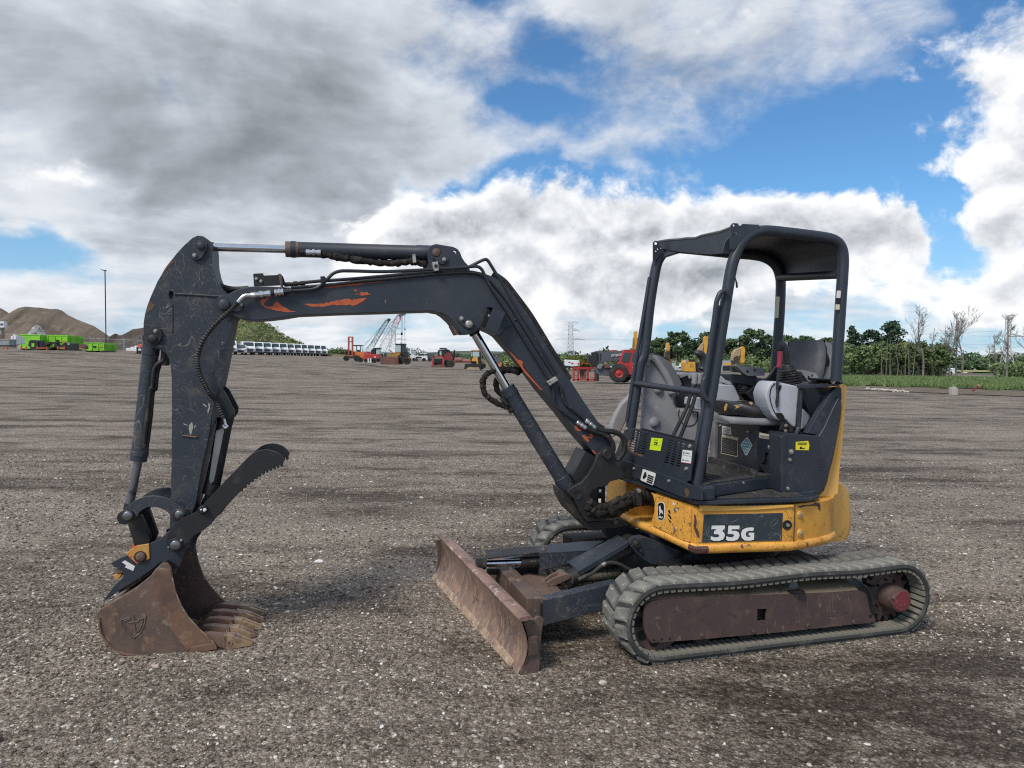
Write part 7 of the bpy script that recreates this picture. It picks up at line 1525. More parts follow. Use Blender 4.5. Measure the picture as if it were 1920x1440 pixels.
for c_, r_ in (((550, 795), 32), ((605, 790), 26), ((450, 795), 24)): bw(t, 'r3', c_, r_, d, .4)
t, d = bt('wheel_loader', 'ochre wheel loader with a wide rusty bucket lowered in front', 'wheel loader', 'r3', (830, 845), 88)
bp(t, 'bucket', 'r3', [(658, 770), (672, 748), (865, 752), (872, 848), (650, 843)], d - 1.0, .9, B_RUST, .03); bp(t, 'bucket_side', 'r3', [(632, 770), (668, 752), (655, 842), (638, 835)], d - .9, .5, B_GREY); bp(t, 'lift_arm', 'r3', [(770, 745), (800, 700), (850, 685), (900, 680), (890, 720), (850, 750)], d - .1, .3, B_DYEL); bp(t, 'front_frame', 'r3', [(740, 752), (780, 690), (900, 690), (900, 750)], d + .2, 1.6, B_DYEL, .04)
bp(t, 'cab', 'r3', [(832, 690), (835, 590), (950, 590), (952, 690)], d + .6, 1.4, B_BLACK); bp(t, 'windshield', 'r3', rect(838, 598, 900, 684), d + .56, .03, B_PGLASS); bp(t, 'cab_roof', 'r3', rect(826, 578, 952, 592), d + .5, 1.6, B_BLACK); bp(t, 'side_window', 'r3', rect(922, 602, 944, 680), d + .56, .03, B_GLASS)
bp(t, 'engine_hood', 'r3', [(905, 690), (960, 672), (992, 690), (1000, 750), (905, 752)], d + .5, 1.7, B_BLACK, .04); bp(t, 'ochre_panel', 'r3', rect(920, 752, 945, 830), d + .5, .6, B_DYEL)
for c_, r_ in (((895, 792), 54), ((975, 798), 50)): bw(t, 'r3', c_, r_, d - .1, .55)
bl_(t, 'beacon', 'r3', [(905, 578), (905, 562)], d + 1, .06, B_BLACK); bl_(t, 'hook', 'r3', [(755, 655), (770, 680), (790, 672)], d, .07, B_DYEL)
t, d = bt('bucket_truck', 'white lift truck with a folded boom beside the wheel loader', 'truck', 'r3', (1040, 795), 104)
bp(t, 'cab', 'r3', [(985, 700), (1030, 698), (1045, 715), (1080, 735), (1085, 780), (985, 780)], d, 2, B_WHITE, .05); bp(t, 'windshield', 'r3', [(990, 706), (1030, 706), (1040, 724), (990, 724)], d - .03, .03, B_GLASS); bp(t, 'lift_boom', 'r3', [(1030, 640), (1045, 640), (1100, 705), (1090, 720), (1065, 712)], d + .5, .5, B_STEEL); bp(t, 'boom_turret', 'r3', rect(990, 655, 1035, 700), d + .6, 1, B_WHITE); bp(t, 'bucket', 'r3', rect(985, 640, 1005, 660), d + .4, .6, B_LATD); bp(t, 'yellow_side', 'r3', rect(1000, 752, 1040, 785), d - .04, .05, B_YEL)
for c_ in ((1010, 780), (1070, 780)): bw(t, 'r3', c_, 22, d - .1, .4)
t, d = bt('dump_truck', 'white pickup truck with a dark dump box', 'truck', 'r3', (1200, 808), 100)
bp(t, 'cab', 'r3', [(1080, 745), (1095, 735), (1130, 728), (1145, 702), (1240, 700), (1248, 790), (1085, 785)], d, 2, B_WHITE, .05); bp(t, 'windshield', 'r3', [(1122, 730), (1140, 708), (1208, 708), (1205, 730)], d - .03, .03, B_GLASS); bp(t, 'grille', 'r3', rect(1092, 746, 1168, 766), d - .03, .04, B_BLACK); bp(t, 'bumper', 'r3', rect(1078, 772, 1180, 784), d - .1, .12, B_STEEL); bp(t, 'side_window', 'r3', rect(1215, 708, 1238, 730), d - .03, .03, B_GLASS)
bp(t, 'dump_box', 'r3', [(1135, 690), (1318, 700), (1318, 780), (1250, 780), (1248, 702), (1135, 698)], d + .4, 2.0, B_GREY)
for c_, r_ in (((1198, 785), 24), ((1272, 785), 24), ((1100, 785), 20)): bw(t, 'r3', c_, r_, d - .15, .35)
t, d = bt('trencher_tractor', 'dark red tractor with backhoe arm raised behind and a front blade', 'tractor', 'r3', (1420, 885), 84)
bp(t, 'front_blade', 'r3', [(1292, 850), (1470, 855), (1476, 885), (1296, 880)], d - .6, .3, B_RUST); 
for q in ([(1312, 742), (1330, 740), (1322, 852), (1300, 852)], [(1440, 738), (1456, 736), (1446, 855), (1430, 855)], [(1312, 738), (1456, 735), (1456, 752), (1312, 756)]): bp(t, 'loader_arm', 'r3', q, d - .5, .15, B_RED)
bp(t, 'engine_block', 'r3', rect(1328, 770, 1432, 850), d + .2, 1.2, B_BLACK, .04); bp(t, 'cab', 'r3', [(1375, 740), (1378, 668), (1400, 655), (1480, 655), (1500, 680), (1500, 745)], d + .3, 1.2, B_BLACK); bp(t, 'cab_roof', 'r3', [(1395, 648), (1402, 632), (1480, 634), (1492, 655)], d + .2, 1.4, B_BLACK); bp(t, 'cab_window', 'r3', rect(1402, 676, 1425, 728), d + .27, .03, B_PGLASS)
bp(t, 'body', 'r3', [(1450, 745), (1470, 715), (1510, 690), (1540, 700), (1570, 760), (1560, 810), (1460, 820)], d + .1, 1.2, paint('dark_red', (.22, .03, .035)), .04); bp(t, 'digging_arm', 'r3', [(1485, 655), (1520, 655), (1560, 700), (1545, 712), (1500, 690)], d + .8, .3, B_BLACK); bp(t, 'digging_bucket', 'r3', [(1588, 655), (1598, 655), (1600, 735), (1578, 800), (1552, 790), (1565, 720)], d + .8, .5, B_BLACK)
for c_, r_ in (((1500, 835), 50), ((1545, 838), 48), ((1330, 840), 30)): bw(t, 'r3', c_, r_, d - .1, .4)
t, d = bt('water_tank_trailer', 'faded red cylindrical tank trailer between the two backhoes', 'trailer', 'r3', (1680, 830), 100)
for (x0, x1, yc, rr) in ((1588, 1690, 788, 34), (1700, 1800, 805, 26)):
    a_, b_ = wp('r3', (x0, yc), d) - bloc(t), wp('r3', (x1, yc), d) - bloc(t); MB().lathe(a_ + V(0, .6, 0), b_ - a_, [(0, rr * .0072), (.06, rr * .0105), ((b_ - a_).length - .06, rr * .0105), ((b_ - a_).length, rr * .0072)], 18).build('tank', B_PINK, t)
bp(t, 'chassis', 'r3', rect(1590, 812, 1800, 828), d + .3, 1, B_RUST)
t, d = bt('backhoe_loader', 'yellow backhoe loader with pale cab and a wide dark bucket', 'backhoe', 'r4', (330, 910), 80)
bp(t, 'front_bucket', 'r4', [(205, 905), (220, 838), (425, 840), (430, 908)], d - .8, .6, B_BLACK, .02); bp(t, 'worn_lip', 'r4', [(240, 895), (270, 878), (330, 884), (390, 880), (410, 905), (240, 906)], d - .83, .03, B_TAN)
bp(t, 'hood', 'r4', [(302, 805), (318, 760), (335, 752), (380, 752), (383, 770), (370, 808)], d + .1, 1.2, B_YEL, .04); bp(t, 'cab', 'r4', [(290, 760), (300, 668), (412, 668), (425, 690), (430, 770), (385, 775)], d + .6, 1.5, B_BLACK); bp(t, 'windshield', 'r4', rect(320, 680, 402, 745), d + .56, .03, B_PGLASS); bp(t, 'side_window', 'r4', rect(300, 680, 314, 745), d + .56, .03, B_PGLASS); bp(t, 'cab_roof', 'r4', [(290, 670), (300, 660), (410, 660), (420, 672)], d + .5, 1.7, B_YEL)
bp(t, 'chassis', 'r4', [(285, 775), (400, 770), (432, 800), (430, 860), (300, 850)], d + .3, 1.3, B_BLACK); bp(t, 'lift_arm', 'r4', [(365, 790), (385, 780), (390, 845), (370, 845)], d - .2, .2, B_YEL); bp(t, 'stabiliser', 'r4', [(445, 790), (470, 800), (470, 880), (450, 880)], d + .9, .3, B_DYEL)
for c_, r_ in (((425, 880), 36), ((300, 862), 30), ((455, 862), 34)): bw(t, 'r4', c_, r_, d - .1, .4)
t, d = bt('skid_steer', 'small dark machine with an orange bucket beyond the chrome cylinder rod', 'machine', 'r4', (640, 880), 82)
bp(t, 'body', 'r4', [(590, 760), (605, 735), (650, 740), (665, 800), (660, 860), (600, 860)], d, 1.4, B_GREY, .04); bp(t, 'cab_frame', 'r4', [(585, 715), (655, 715), (655, 745), (640, 745), (640, 727), (600, 727), (600, 745), (585, 745)], d + .2, 1.2, B_BLACK); bp(t, 'orange_bucket', 'r4', [(640, 850), (670, 820), (690, 830), (685, 890), (645, 880)], d - .5, .5, B_ORANGE)
for c_ in ((620, 860), (665, 862)): bw(t, 'r4', c_, 24, d - .1, .35)
t, d = bt('farm_tractor', 'green tractor with a white cab roof partly hidden by the boom', 'tractor', 'r4', (1395, 830), 70)
bp(t, 'cab', 'r4', [(1340, 700), (1395, 700), (1412, 720), (1412, 810), (1370, 815), (1340, 780)], d, 1.5, paint('tractor_green', (.02, .05, .03))); bp(t, 'cab_roof', 'r4', [(1335, 692), (1400, 692), (1412, 706), (1335, 706)], d - .1, 1.7, B_WHITE); bp(t, 'side_window', 'r4', rect(1345, 712, 1380, 770), d - .03, .03, B_PGLASS); bp(t, 'wing_mirror', 'r4', rect(1420, 708, 1436, 745), d, .1, B_BLACK); bw(t, 'r4', (1375, 850), 45, d - .2, .5)
t, d = bt('generator_trailer', 'white towed generator on two wheels behind the red fork frame', 'trailer', 'r5', (500, 1095), 66)
bp(t, 'housing', 'r5', [(380, 920), (400, 906), (640, 922), (640, 1022), (500, 1030), (380, 1015)], d, 1.4, B_WHITE, .04); bp(t, 'chassis', 'r5', rect(385, 1018, 620, 1045), d + .1, 1.2, B_BLACK); bp(t, 'vent', 'r5', rect(440, 945, 476, 962), d - .02, .03, B_BLACK); bp(t, 'logo_patch', 'r5', rect(490, 960, 530, 985), d - .02, .03, B_RED)
for c_ in ((412, 1068), (487, 1068)): bw(t, 'r5', c_, 24, d - .15, .25, B_WHITE)
t, d = bt('fork_carriage', 'bright red fork carriage frame standing on the gravel', 'attachment', 'r5', (730, 1300), 49)
for q in (rect(515, 1040, 945, 1075), rect(520, 1075, 552, 1290), rect(602, 1075, 634, 1290), rect(770, 1075, 806, 1300), rect(905, 1075, 945, 1295), rect(530, 1255, 940, 1275), rect(610, 965, 625, 1040), rect(840, 970, 855, 1040), rect(610, 962, 855, 975)): bp(t, 'frame_bar', 'r5', q, d, .10, B_RED)
bp(t, 'rusty_hinge', 'r5', rect(655, 1085, 755, 1250), d + .15, .2, B_RUST); bp(t, 'hose_reel', 'r5', rect(640, 1110, 700, 1160), d + .05, .1, B_BLACK)
t, d = bt('telehandler', 'red and grey telehandler with a long lowered boom behind the fork carriage', 'telehandler', 'r5', (1360, 1320), 46)
bp(t, 'boom', 'r5', [(865, 775), (960, 750), (1020, 748), (1060, 770), (1500, 735), (1690, 740), (1690, 880), (1500, 900), (1330, 925), (1060, 945), (1010, 960), (985, 1000), (900, 985), (865, 900)], d + .5, .8, B_GREY, .02); bp(t, 'boom_head', 'r5', [(795, 830), (860, 830), (865, 780), (960, 765), (960, 1040), (860, 1040), (855, 980), (800, 960)], d + .3, .7, B_BLACK, .02)
for x in (905, 960, 1010): bp(t, 'boom_rib', 'r5', rect(x, 790, x + 16, 920), d + .46, .05, B_BLACK)
me = text_mesh('SKYJACK', 1.0, .01, .012); xs = [v.co.x for v in me.vertices]; A_, B2 = wp('r5', (1212, 852), d + .48) - bloc(t), wp('r5', (1405, 832), d + .48) - bloc(t); s_ = (B2 - A_).length / (max(xs) - min(xs)); u_ = (B2 - A_).normalized()
for v in me.vertices: c_ = v.co.copy(); v.co = A_ + u_ * (c_.x - min(xs)) * s_ + V(0, 0, 1) * c_.y * s_ * 1.15 + V(0, -.02 - c_.z, 0)
me.materials.append(B_WHITE); o = bpy.data.objects.new('lettering', me); COL.objects.link(o); o.parent = t
bp(t, 'cab', 'r5', [(1345, 985), (1440, 735), (1460, 725), (1700, 725), (1700, 985), (1640, 990), (1640, 1190), (1470, 1185), (1400, 1060), (1340, 1000)], d, 1.0, B_RED, .02); bp(t, 'windshield', 'r5', [(1395, 925), (1445, 785), (1575, 778), (1530, 950), (1440, 955)], d - .03, .04, B_GLASS); bp(t, 'door_window', 'r5', [(1572, 935), (1612, 790), (1680, 770), (1690, 950), (1620, 960)], d - .03, .04, B_GLASS); bp(t, 'door', 'r5', [(1530, 990), (1570, 960), (1690, 985), (1690, 1170), (1640, 1190), (1530, 1150)], d - .04, .03, B_RED); bp(t, 'print_block', 'r5', rect(1595, 1040, 1650, 1062), d - .06, .015, B_WHITE); bp(t, 'print_block', 'r5', rect(1595, 1075, 1650, 1105), d - .06, .015, B_WHITE)
bp(t, 'chassis', 'r5', [(945, 1060), (1000, 990), (1240, 985), (1330, 1000), (1480, 1190), (1640, 1190), (1640, 1225), (1480, 1220), (1240, 1200), (990, 1190), (945, 1150)], d + .3, 1.4, B_GREY, .03); bp(t, 'fender', 'r5', [(960, 1010), (1000, 985), (1075, 985), (1020, 1070), (960, 1060)], d + .1, .4, paint('pale_machine_grey', (.2, .21, .22))); bp(t, 'rust_bracket', 'r5', rect(1085, 985, 1190, 1050), d + .15, .3, B_RUST); bp(t, 'front_axle', 'r5', rect(945, 1180, 990, 1290), d + .2, .6, B_BLACK)
bl_(t, 'mirror_arm', 'r5', [(1112, 765), (1140, 725), (1150, 700)], d + .5, .02, B_BLACK); bp(t, 'wing_mirror', 'r5', [(1112, 690), (1150, 652), (1168, 660), (1160, 690), (1125, 718)], d + .5, .08, B_BLACK); bp(t, 'roof_hump', 'r5', [(1175, 752), (1210, 735), (1300, 732), (1330, 742), (1330, 756), (1175, 762)], d + .7, .5, B_RED); bp(t, 'headlamp', 'r5', rect(1195, 1018, 1225, 1045), d + .1, .1, B_WHITE)
w_ = bw(t, 'r5', (1350, 1150), 158, d - .35, .42, B_RED, 'front_wheel')
tt = MB(); L = bloc(t); c0 = wp('r5', (1350, 1150), d - .35) - L; r0 = 158 * .1041667 / FPX * d
for k in range(26):
    a_ = 2 * math.pi * k / 26; ca, sa = math.cos(a_), math.sin(a_)
    for y0, tw in ((.02, .05), (.22, -.05)):
        tt.prism([V(c0.x + ca * (r0 + dr) - sa * (w2 + tw * (1 if y0 > .1 else 0)), c0.y + y0, c0.z + sa * (r0 + dr) + ca * (w2 + tw)) for dr, w2 in ((-.02, -.03), (.03, -.025), (.03, .025), (-.02, .03))], (0, .18, 0))
tt.build('tyre_lugs', B_TYRE, w_); bw(t, 'r5', (1440, 1170), 150, d + 1.3, .42, B_RED); bw(t, 'r5', (1790, 1150), 150, d - .2, .42, B_RED)
for k in range(6): bp(w_, 'rim_bolt', 'r5', ring_pts('', (1362 + 40 * math.cos(k * 1.047), 1152 + 40 * math.sin(k * 1.047)), 7, 6), d - .42, .03, B_BLACK)
# yellow excavators beyond
t, d = bt('yellow_excavator', 'upright yellow excavator stick behind the telehandler roof', 'excavator', 'r5', (1650, 1100), 70, 'yellow excavators parked beyond')
bp(t, 'stick', 'r5', [(1628, 405), (1645, 392), (1672, 395), (1682, 430), (1680, 720), (1605, 720), (1620, 520)], d, .5, B_YEL, .03); bp(t, 'stick_cylinder', 'r5', [(1605, 520), (1622, 510), (1615, 690), (1590, 690), (1595, 640)], d - .1, .2, B_DYEL); bp(t, 'stick_cylinder', 'r5', [(1680, 510), (1692, 525), (1690, 690), (1676, 690)], d - .1, .2, B_DYEL); bp(t, 'base', 'r5', rect(1580, 720, 1720, 1100), d + .3, 1.5, B_DYEL)
t, d = bt('yellow_excavator', 'yellow excavator stick with a white hose block before the tallest tree', 'excavator', 'r6', (575, 740), 90, 'yellow excavators parked beyond')
bp(t, 'stick', 'r6', [(560, 345), (595, 340), (612, 400), (600, 470), (608, 590), (530, 560), (545, 480), (555, 430)], d, .6, B_YEL, .03); bp(t, 'bucket', 'r6', [(530, 560), (545, 480), (570, 460), (600, 470), (606, 580)], d - .2, .5, paint('dark_brown_bucket', (.06, .045, .035))); bp(t, 'white_block', 'r6', rect(535, 420, 560, 440), d - .1, .2, B_WHITE); bp(t, 'base', 'r6', rect(500, 585, 640, 760), d + .3, 2, B_DYEL)
t, d = bt('yellow_excavator', 'yellow excavator with engine doors facing and a tan boom folded up', 'excavator', 'r6', (930, 790), 76, 'yellow excavators parked beyond')
bp(t, 'house', 'r6', [(835, 640), (870, 600), (990, 600), (1000, 780), (840, 775)], d, 2, B_YEL, .06); bp(t, 'engine_grille', 'r6', rect(890, 590, 985, 622), d - .04, .1, B_BLACK); bp(t, 'louvre', 'r6', rect(905, 660, 960, 672), d - .03, .04, B_DYEL); bp(t, 'louvre', 'r6', rect(905, 690, 960, 702), d - .03, .04, B_DYEL); bp(t, 'boom', 'r6', [(1125, 260), (1150, 242), (1185, 250), (1175, 400), (1150, 560), (1115, 560), (1120, 400)], d + .3, .6, B_YEL, .03); bp(t, 'stick', 'r6', [(1110, 335), (1115, 420), (1070, 520), (1025, 495), (1030, 440)], d + .2, .5, B_TAN, .03); bp(t, 'cab', 'r6', rect(1005, 640, 1090, 770), d + .3, 1.5, B_BLACK); bp(t, 'crawler', 'r6', rect(820, 775, 1100, 820), d - .1, 2.4, B_BLACK, .05); bp(t, 'white_corner', 'r6', [(850, 600), (875, 585), (880, 640), (845, 640)], d - .05, .1, B_STEEL)
t, d = bt('yellow_excavator', 'yellow excavator with a bright curved boom behind the far armrest', 'excavator', 'r6', (1460, 800), 74, 'yellow excavators parked beyond')
bp(t, 'boom', 'r6', [(1672, 420), (1700, 398), (1728, 402), (1740, 470), (1728, 640), (1668, 640), (1672, 520)], d, .6, B_YEL, .03); bp(t, 'bucket', 'r6', [(1562, 490), (1600, 445), (1670, 420), (1670, 530), (1600, 580), (1555, 610)], d - .1, .8, B_TAN, .04); bp(t, 'bucket_mouth', 'r6', [(1570, 560), (1630, 535), (1650, 660), (1545, 660)], d - .15, .3, paint('dark_brown_bucket', (.06, .045, .035))); bp(t, 'house', 'r6', [(1385, 640), (1400, 610), (1525, 610), (1530, 780), (1385, 780)], d, 2, B_STEEL, .05); bp(t, 'yellow_band', 'r6', rect(1425, 645, 1528, 680), d - .04, .05, B_YEL); bp(t, 'engine_grille', 'r6', rect(1400, 690, 1520, 760), d - .04, .05, B_BLACK)
t, d = bt('box_trailer', 'pale box trailer behind the grey side cover', 'trailer', 'r6', (655, 760), 96); bp(t, 'box', 'r6', [(610, 630), (695, 618), (705, 760), (610, 760)], d, 3, paint('pale_green_box', (.42, .48, .46)), .05); bp(t, 'roof_rail', 'r6', [(605, 622), (698, 610), (698, 620), (605, 632)], d - .1, .1, B_STEEL)
t, d = bt('white_truck', 'white truck cab behind the yellow excavator', 'truck', 'r6', (775, 790), 92); bp(t, 'cab', 'r6', [(740, 700), (800, 690), (806, 650), (832, 648), (832, 760), (740, 760)], d, 2, B_WHITE, .05); bp(t, 'windshield', 'r6', rect(745, 702, 795, 725), d - .03, .03, B_GLASS); bp(t, 'blue_panel', 'r6', rect(800, 755, 832, 785), d - .04, .05, paint('blue_panel', (.05, .2, .5))); bw(t, 'r6', (770, 775), 22, d - .1, .4)
t, d = bt('red_white_truck', 'red and white vehicle seen over the seat', 'truck', 'r6', (1740, 720), 92) if False else (None, None)

# ---- trees
def row(lst, **k):
    for a in lst: tree(*a[:4], a[4], seed=int(a[0]), **dict(k, **(a[5] if len(a) > 5 else {})))
row([(1222, 150, 641, 'dark leafy tree just right of the far canopy post', L_DARK, dict(wide=.42)), (1240, 155, 634, 'leafy tree left of the tallest crown behind the canopy', L_DARK, dict(wide=.40)), (1268, 150, 622, 'tallest leafy tree behind the grey side cover, with a ragged top', L_DARK, dict(wide=.42, n=2600)), (1296, 158, 640, 'leafy tree behind the yellow excavator engine doors', L_DARK, dict(wide=.4)),
     (1324, 150, 621, 'dark leafy tree behind the near canopy post', L_DARK, dict(wide=.30)), (1366, 150, 634, 'leafy tree right of the near canopy post', L_DARK, dict(wide=.34)), (1412, 146, 618, 'broad leafy tree with a tall crown in the middle of the canopy opening', L_DARK, dict(wide=.46, n=2800)), (1440, 150, 632, 'leafy tree behind the joystick', L_DARK, dict(wide=.34)), (1475, 155, 628, 'leafy tree right of the far rear canopy post', L_DARK, dict(wide=.36)),
     (1510, 150, 629, 'leafy tree behind the seat backrest', L_DARK, dict(wide=.40)), (1548, 152, 632, 'leafy tree left of the near rear canopy post', L_DARK, dict(wide=.30))], group='trees behind the canopy', leaf=.62)
row([(1596, 120, 610, 'slim pine with a bare stem right of the rear canopy post', L_PINE, dict(wide=.28, kind='pine', base=.35, n=1500)), (1630, 118, 617, 'rounded dark pine, second tall crown of the wood', L_PINE, dict(wide=.30, kind='broad', base=.3)), (1668, 112, 600, 'tallest pine of the wood with an open leaning crown', L_PINE, dict(wide=.19, kind='broad', base=.52, lean=.06, n=1300))], leaf=.5)
wood = [(1580, 648), (1598, 655), (1618, 646), (1640, 642), (1655, 640), (1672, 644), (1690, 640), (1706, 642), (1722, 638), (1738, 650), (1752, 655), (1768, 648)]
for i, (px, py) in enumerate(wood):
    tree(px, 88 + (i * 7) % 11, py, 'leafy green tree of the wood edge, %s from the left' % (ORD[i]), L_MID if i % 3 else L_LIGHT, wide=.30, base=.22 if i < 4 else .34, n=1500, seed=200 + i, group='trees of the wood at the field edge', leaf=.36)
g = np.random.default_rng(77)
# dense wood behind the edge trees, and far tree belts
def belt(name, x0, x1, d0, d1, top0, top1, n, mat, size, seed, r_=(1.2, 2.2)):
    g = np.random.default_rng(seed); out = []
    for i in range(n):
        d = g.uniform(d0, d1); px = g.uniform(x0, x1); x = gpx(px, d); zb = ztf(x, d); u = (px - x0) / (x1 - x0); ht = wp('', (px, (top0 + (top1 - top0) * u) + 5 * math.sin(px * .11) + 3 * math.sin(px * .37)), d).z - zb
        out.append(blob_cloud(g, np.array([x, d, zb + ht * g.random() ** .6]), g.uniform(*r_), 34))
    o = leaf_mesh(name, np.concatenate(out), size, mat, None, seed); o['kind'] = 'stuff'; return o
belt('dense_wood', 1575, 1775, 97, 112, 656, 654, 300, L_DARK, .5, 5, (.8, 1.5))
belt('dense_wood_behind', 1205, 1600, 150, 170, 655, 655, 520, L_DARK, .8, 6, (1.2, 2.2)); belt('undergrowth', 1205, 1600, 128, 140, 676, 672, 260, L_MID, .5, 7, (.8, 1.6))
belt('tree_belt', 1790, 2020, 300, 340, 673, 672, 330, L_DARK, 1.5, 8, (2.2, 4.))
belt('right_edge_bushes', 1868, 1990, 88, 100, 690, 676, 150, L_MID, .4, 9, (.6, 1.3))
belt('far_tree_belt', 840, 1215, 380, 430, 667, 664, 260, L_DARK, 1.6, 10, (1.6, 2.8))
def bush(px, py, d, r_, label, mat, seed):
    w = wp('', (px, py), d); zb = ztf(w.x, d); t = thing('bush', label, 'bush', (w.x, d, zb)); g = np.random.default_rng(seed); H = max(.6, w.z - zb)
    MB().tube([V(0, 0, 0), V(.05, 0, H * .6)], [.08, .03], 6).build('stem', M_BARK, t)
    leaf_mesh('foliage', np.concatenate([blob_cloud(g, np.array([g.normal() * r_ * .5, g.normal() * r_ * .4, H * g.uniform(.3, .85)]), r_ * .5, 60) for _ in range(14)]), .4, mat, t, seed); return t
bush(945, 668, 110, 2.2, 'round green bush left of the boom foot', L_MID, 1); bush(962, 672, 104, 1.8, 'green bush right beside the chrome cylinder rod', L_LIGHT, 2); bush(1062, 672, 96, 2.4, 'green bush behind the farm tractor', L_MID, 3); bush(1094, 671, 90, 1.8, 'pale yellow green bush left of the telehandler boom', leafmat('yellow_green_leaves', (.17, .20, .04)), 4); bush(1040, 684, 84, 2., 'dark bush under the white generator', L_MID, 5)
bush(765, 652, 150, 2.0, 'small dark tree behind the lift truck', L_DARK, 6); bush(632, 655, 150, 1.6, 'small bush at the foot of the green hill', L_MID, 7); bush(652, 657, 150, 1.4, 'ochre scrub beside the forklift mast', leafmat('ochre_scrub', (.16, .13, .06)), 8)
mound('scrub_bank', 'dry brown scrub bank behind the forklift', 'bank', [(596, 668), (605, 661), (620, 659), (640, 660), (655, 661), (680, 664), (700, 668)], 140, 5, material('dry_scrub', (.20, .155, .085), .95, layers=[((.10, .10, .045), .4, .45, .65)], bump=(2, .8, .3)), 9, .2, .5, (50, 16))
# dead trees along the field
for a in [(1731, 86, 584, 'pale dead tree with a forked crown, leftmost of the bare trees', 3, .26, -.08, 9), (1748, 90, 614, 'slim dead tree right of the pale forked one', 5, .14, .02, 6), (1775, 88, 612, 'thin dead tree at the left of the bare cluster', 7, .18, -.05, 7), (1780, 92, 600, 'white stemmed dead tree in the bare cluster', 9, .22, .10, 8), (1793, 88, 592, 'tallest dead tree in the bare cluster', 11, .20, -.02, 9), (1803, 86, 595, 'wide branching dead tree at the right of the bare cluster', 13, .34, .0, 9), (1872, 92, 628, 'crooked dead tree left of the dark pylon', 15, .26, -.12, 8), (1888, 84, 592, 'dead tree standing before the dark pylon', 17, .18, -.02, 8), (1945, 74, 575, 'dead tree leaning in from the right edge', 19, .34, -.10, 8), (1717, 88, 682, 'broken bare stump at the wood edge', 21, .05, .02, 2)]:
    dead_tree(a[0], a[1], a[2], a[3], a[4], a[5], a[6], a[7])
M_STEM = material('pale_stem', (.15, .14, .115), .9)
for i, px in enumerate((1652, 1661, 1668, 1682, 1697, 1704, 1712)):
    d = 86.5; x = gpx(px, d); z0 = ztf(x, d); o = MB(); g = np.random.default_rng(i); o.tube(smooth_path([V(0, 0, 0), V(g.normal() * .04, 0, 1.6), V(g.normal() * .09, 0, 3.2), V(g.normal() * .16, 0, 4.6)], 4), [.045 * (1 - k / 15) + .015 for k in range(13)], 6)
    o = o.build('bare_sapling', M_STEM); o.location = (x, d, z0); tag(o, 'slender pale sapling stem at the front of the wood, %s from the left' % ORD[i], 'sapling', 'sapling stems at the wood edge')

# ---- field edge on the right: bare verge, rocks, grass, marker block
M_VERGE = material('bare_earth', (.16, .125, .085), .95, layers=[((.10, .08, .058), .8, .45, .65), ((.09, .10, .045), .5, .58, .72)], bump=(6, .6, .1))
M_GRASSG = material('field_turf', (.065, .105, .035), .95, layers=[((.06, .10, .03), .3, .45, .65)])
sheet('earth_verge', ((1560, 2150, 40.5, 30.5), (1540, 2150, 52, 43)), .03, M_VERGE, 8)
sheet('grass_field', ((1555, 2150, 48, 37), (1480, 2150, 90, 100)), .07, M_GRASSG, 14)
g = np.random.default_rng(12); n = 26000; px = g.uniform(1555, 1960, n); u = g.random(n) ** 1.5; d = (47.2 - 9.5 * (px - 1555) / 595 + 1.2 * np.sin(px * .07)) + u * 44; keep = (px - 1555) * .02 + g.random(n) * 2 > .0; px, d = px[keep], d[keep]; n = len(px)
x = gpx(px, d); z = zt(x, d); hgt = g.uniform(.15, .40, n); w = .022 + .0005 * d; an = g.uniform(0, 3.14, n); lx, ly = g.normal(size=n) * .12, g.normal(size=n) * .12
v = np.stack([np.stack([x - w * np.cos(an), d - w * np.sin(an), z], -1), np.stack([x + w * np.cos(an), d + w * np.sin(an), z], -1), np.stack([x + lx, d + ly, z + hgt], -1)], 1).reshape(-1, 3)
o = np_mesh('tall_grass', v, np.arange(3 * n).reshape(n, 3), leafmat('grass_blades', (.19, .27, .10)), False); o['kind'] = 'stuff'
def rock(label, px, d, s, seed, mat, group=None, name='rock', z=0):
    g = np.random.default_rng(seed); x = gpx(px, d); b = MB(); rg = []
    for i in range(7):
        th_ = math.pi * i / 6; ring = []
        for j in range(9):
            a_ = 2 * math.pi * j / 9; k = s * (1 + g.uniform(-.22, .22)); ring.append(V(math.sin(th_) * math.cos(a_) * k, math.sin(th_) * math.sin(a_) * k * .8, -math.cos(th_) * k * .6))
        rg.append(ring)
    o = b.loft(rg, True, True).build(name, mat, None, sharp=20); o.location = (x, d, ztf(x, d) + s * .35 + z); return tag(o, label, 'rock', group)
M_PALE = material('pale_rock', (.50, .46, .40), .9, layers=[((.36, .33, .28), 3, .45, .65)])
g = np.random.default_rng(2)
for i in range(34):
    px = 1626 + 78 * (i + g.random()) / 34; rock('pale limestone rock in the low white row at the field edge', px, 41.3 - 3.0 * (px - 1626) / 78 + g.normal() * .55, g.uniform(.04, .12), 100 + i, M_PALE, 'pale rocks at the field edge')
t, d = bt('marker_block', 'grey concrete marker block at the edge of the field', 'block', 'r7', (1232, 965), 35.5); 
bp(t, 'block', 'r7', [(1204, 896), (1210, 890), (1256, 890), (1262, 897), (1260, 966), (1204, 966)], d, .30, material('old_concrete', (.42, .40, .37), .9, layers=[((.28, .27, .25), 4, .5, .68)]), .03); bp(t, 'lifting_eye', 'r7', [(1222, 890), (1226, 876), (1238, 876), (1243, 890)], d + .3, .1, B_STEEL); bp(t, 'footing', 'r7', [(1190, 965), (1285, 962), (1290, 974), (1188, 974)], d - .15, 1.0, M_VERGE)
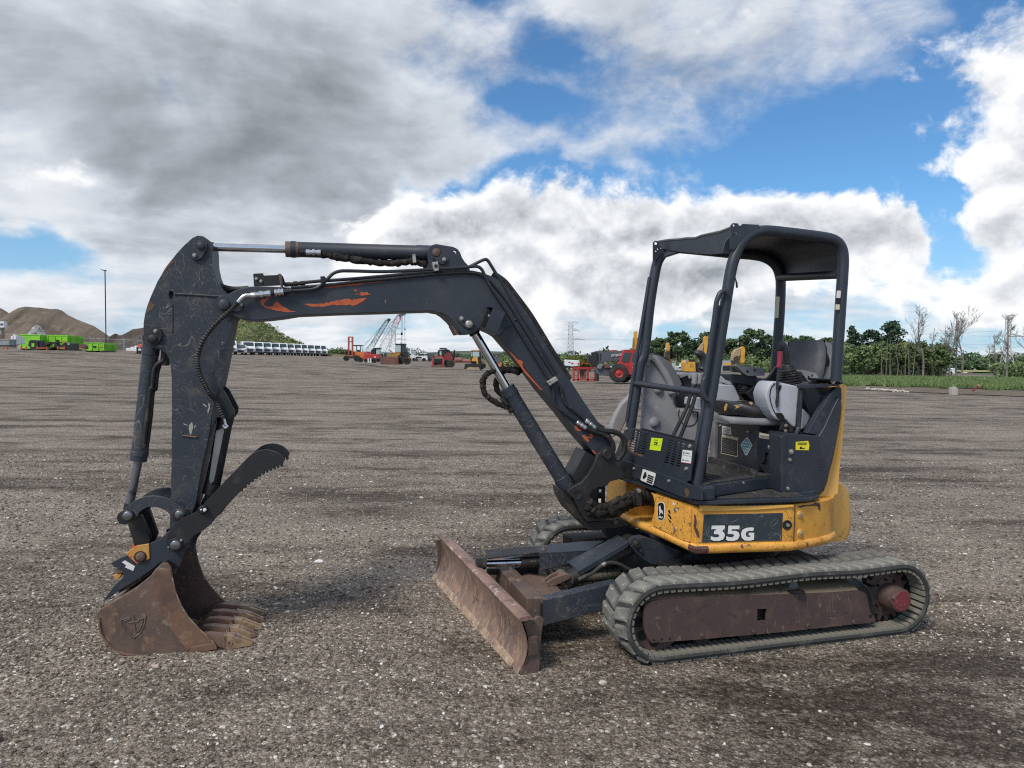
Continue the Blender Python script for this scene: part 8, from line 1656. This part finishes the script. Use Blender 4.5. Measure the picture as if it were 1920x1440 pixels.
t, d = bt('fallen_marker_post', 'dark red marker board leaning in the verge', 'marker', 'r7', (1420, 930), 38); bp(t, 'board', 'r7', [(1398, 928), (1415, 930), (1470, 880), (1462, 868), (1440, 880)], d, .08, paint('dark_red', (.22, .03, .035))); bp(t, 'tip', 'r7', [(1458, 868), (1470, 855), (1486, 856), (1470, 878)], d + .02, .05, B_TAN)
# bright distant field with a white vehicle, and utility poles
M_BRIGHT = material('ripe_field', (.42, .37, .13), .95, layers=[((.22, .27, .08), .05, .45, .6)])
sheet('ripe_field', ((1786, 1880, 175, 175), (1786, 1886, 290, 290)), .35, M_BRIGHT, 6)
t, d = bt('white_trailer', 'bright white trailer far off between the dead trees', 'trailer', 'r7', (1225, 790), 150); bp(t, 'box', 'r7', [(1198, 705), (1212, 695), (1240, 700), (1250, 730), (1240, 775), (1200, 775)], d, 3, B_WHITE, .05); bp(t, 'wheel_skirt', 'r7', rect(1200, 775, 1240, 785), d + .3, 2, B_BLACK)
t, d = bt('red_farm_machine', 'small red farm machine on the bright far field', 'machine', 'r7', (1365, 775), 172); bp(t, 'body', 'r7', [(1325, 735), (1360, 730), (1415, 740), (1415, 768), (1325, 765)], d, 2, B_PINK, .05); bp(t, 'white_tank', 'r7', rect(1318, 735, 1355, 760), d - .2, 1, B_WHITE, .05)
for px, top, lab in ((1855, 682, 'thin pale utility pole on the bright far field'), (1828, 691, 'short utility pole left of the taller pale one')):
    t, d = bt('utility_pole', lab, 'utility pole', '', (px, 706), 180); bl_(t, 'pole', '', [(px, 712), (px, top)], d, .13, B_STEEL); bl_(t, 'cross_bar', '', [(px - 3, top + 2), (px + 3, top + 2)], d, .07, B_STEEL)
# scraps on the yard
w = Vector((0, 0, 0)); r_ = ray(598, 1055); k = -EYE / r_.z; sx_, sy_ = r_.x * k, r_.y * k
b = MB(); b.loft([[V(-.04, -.012, 0), V(-.035, .014, 0), V(-.03, .012, .012), V(-.036, -.01, .012)], [V(0, -.02, 0), V(0, .022, 0), V(.0, .016, .022), V(0, -.015, .02)], [V(.04, -.012, 0), V(.036, .014, 0), V(.03, .012, .016), V(.036, -.01, .012)]], True, True)
o = b.build('paper_scrap', M_WHITE, None, .004); o.location = (sx_, sy_, .004); tag(o, 'small crumpled white scrap on the gravel between bucket and blade', 'scrap')
r_ = ray(293, 1252); k = -EYE / r_.z; rock('pinkish stone on the gravel just below the bucket', 960 + r_.x / r_.y * FPX, r_.y * k, .021, 55, material('pink_stone', (.45, .36, .31), .9))
r_ = ray(1130, 1283); k = -EYE / r_.z; rock('fist sized grey stone on the gravel near the blade', 960 + r_.x / r_.y * FPX, r_.y * k, .022, 56, M_PALE)
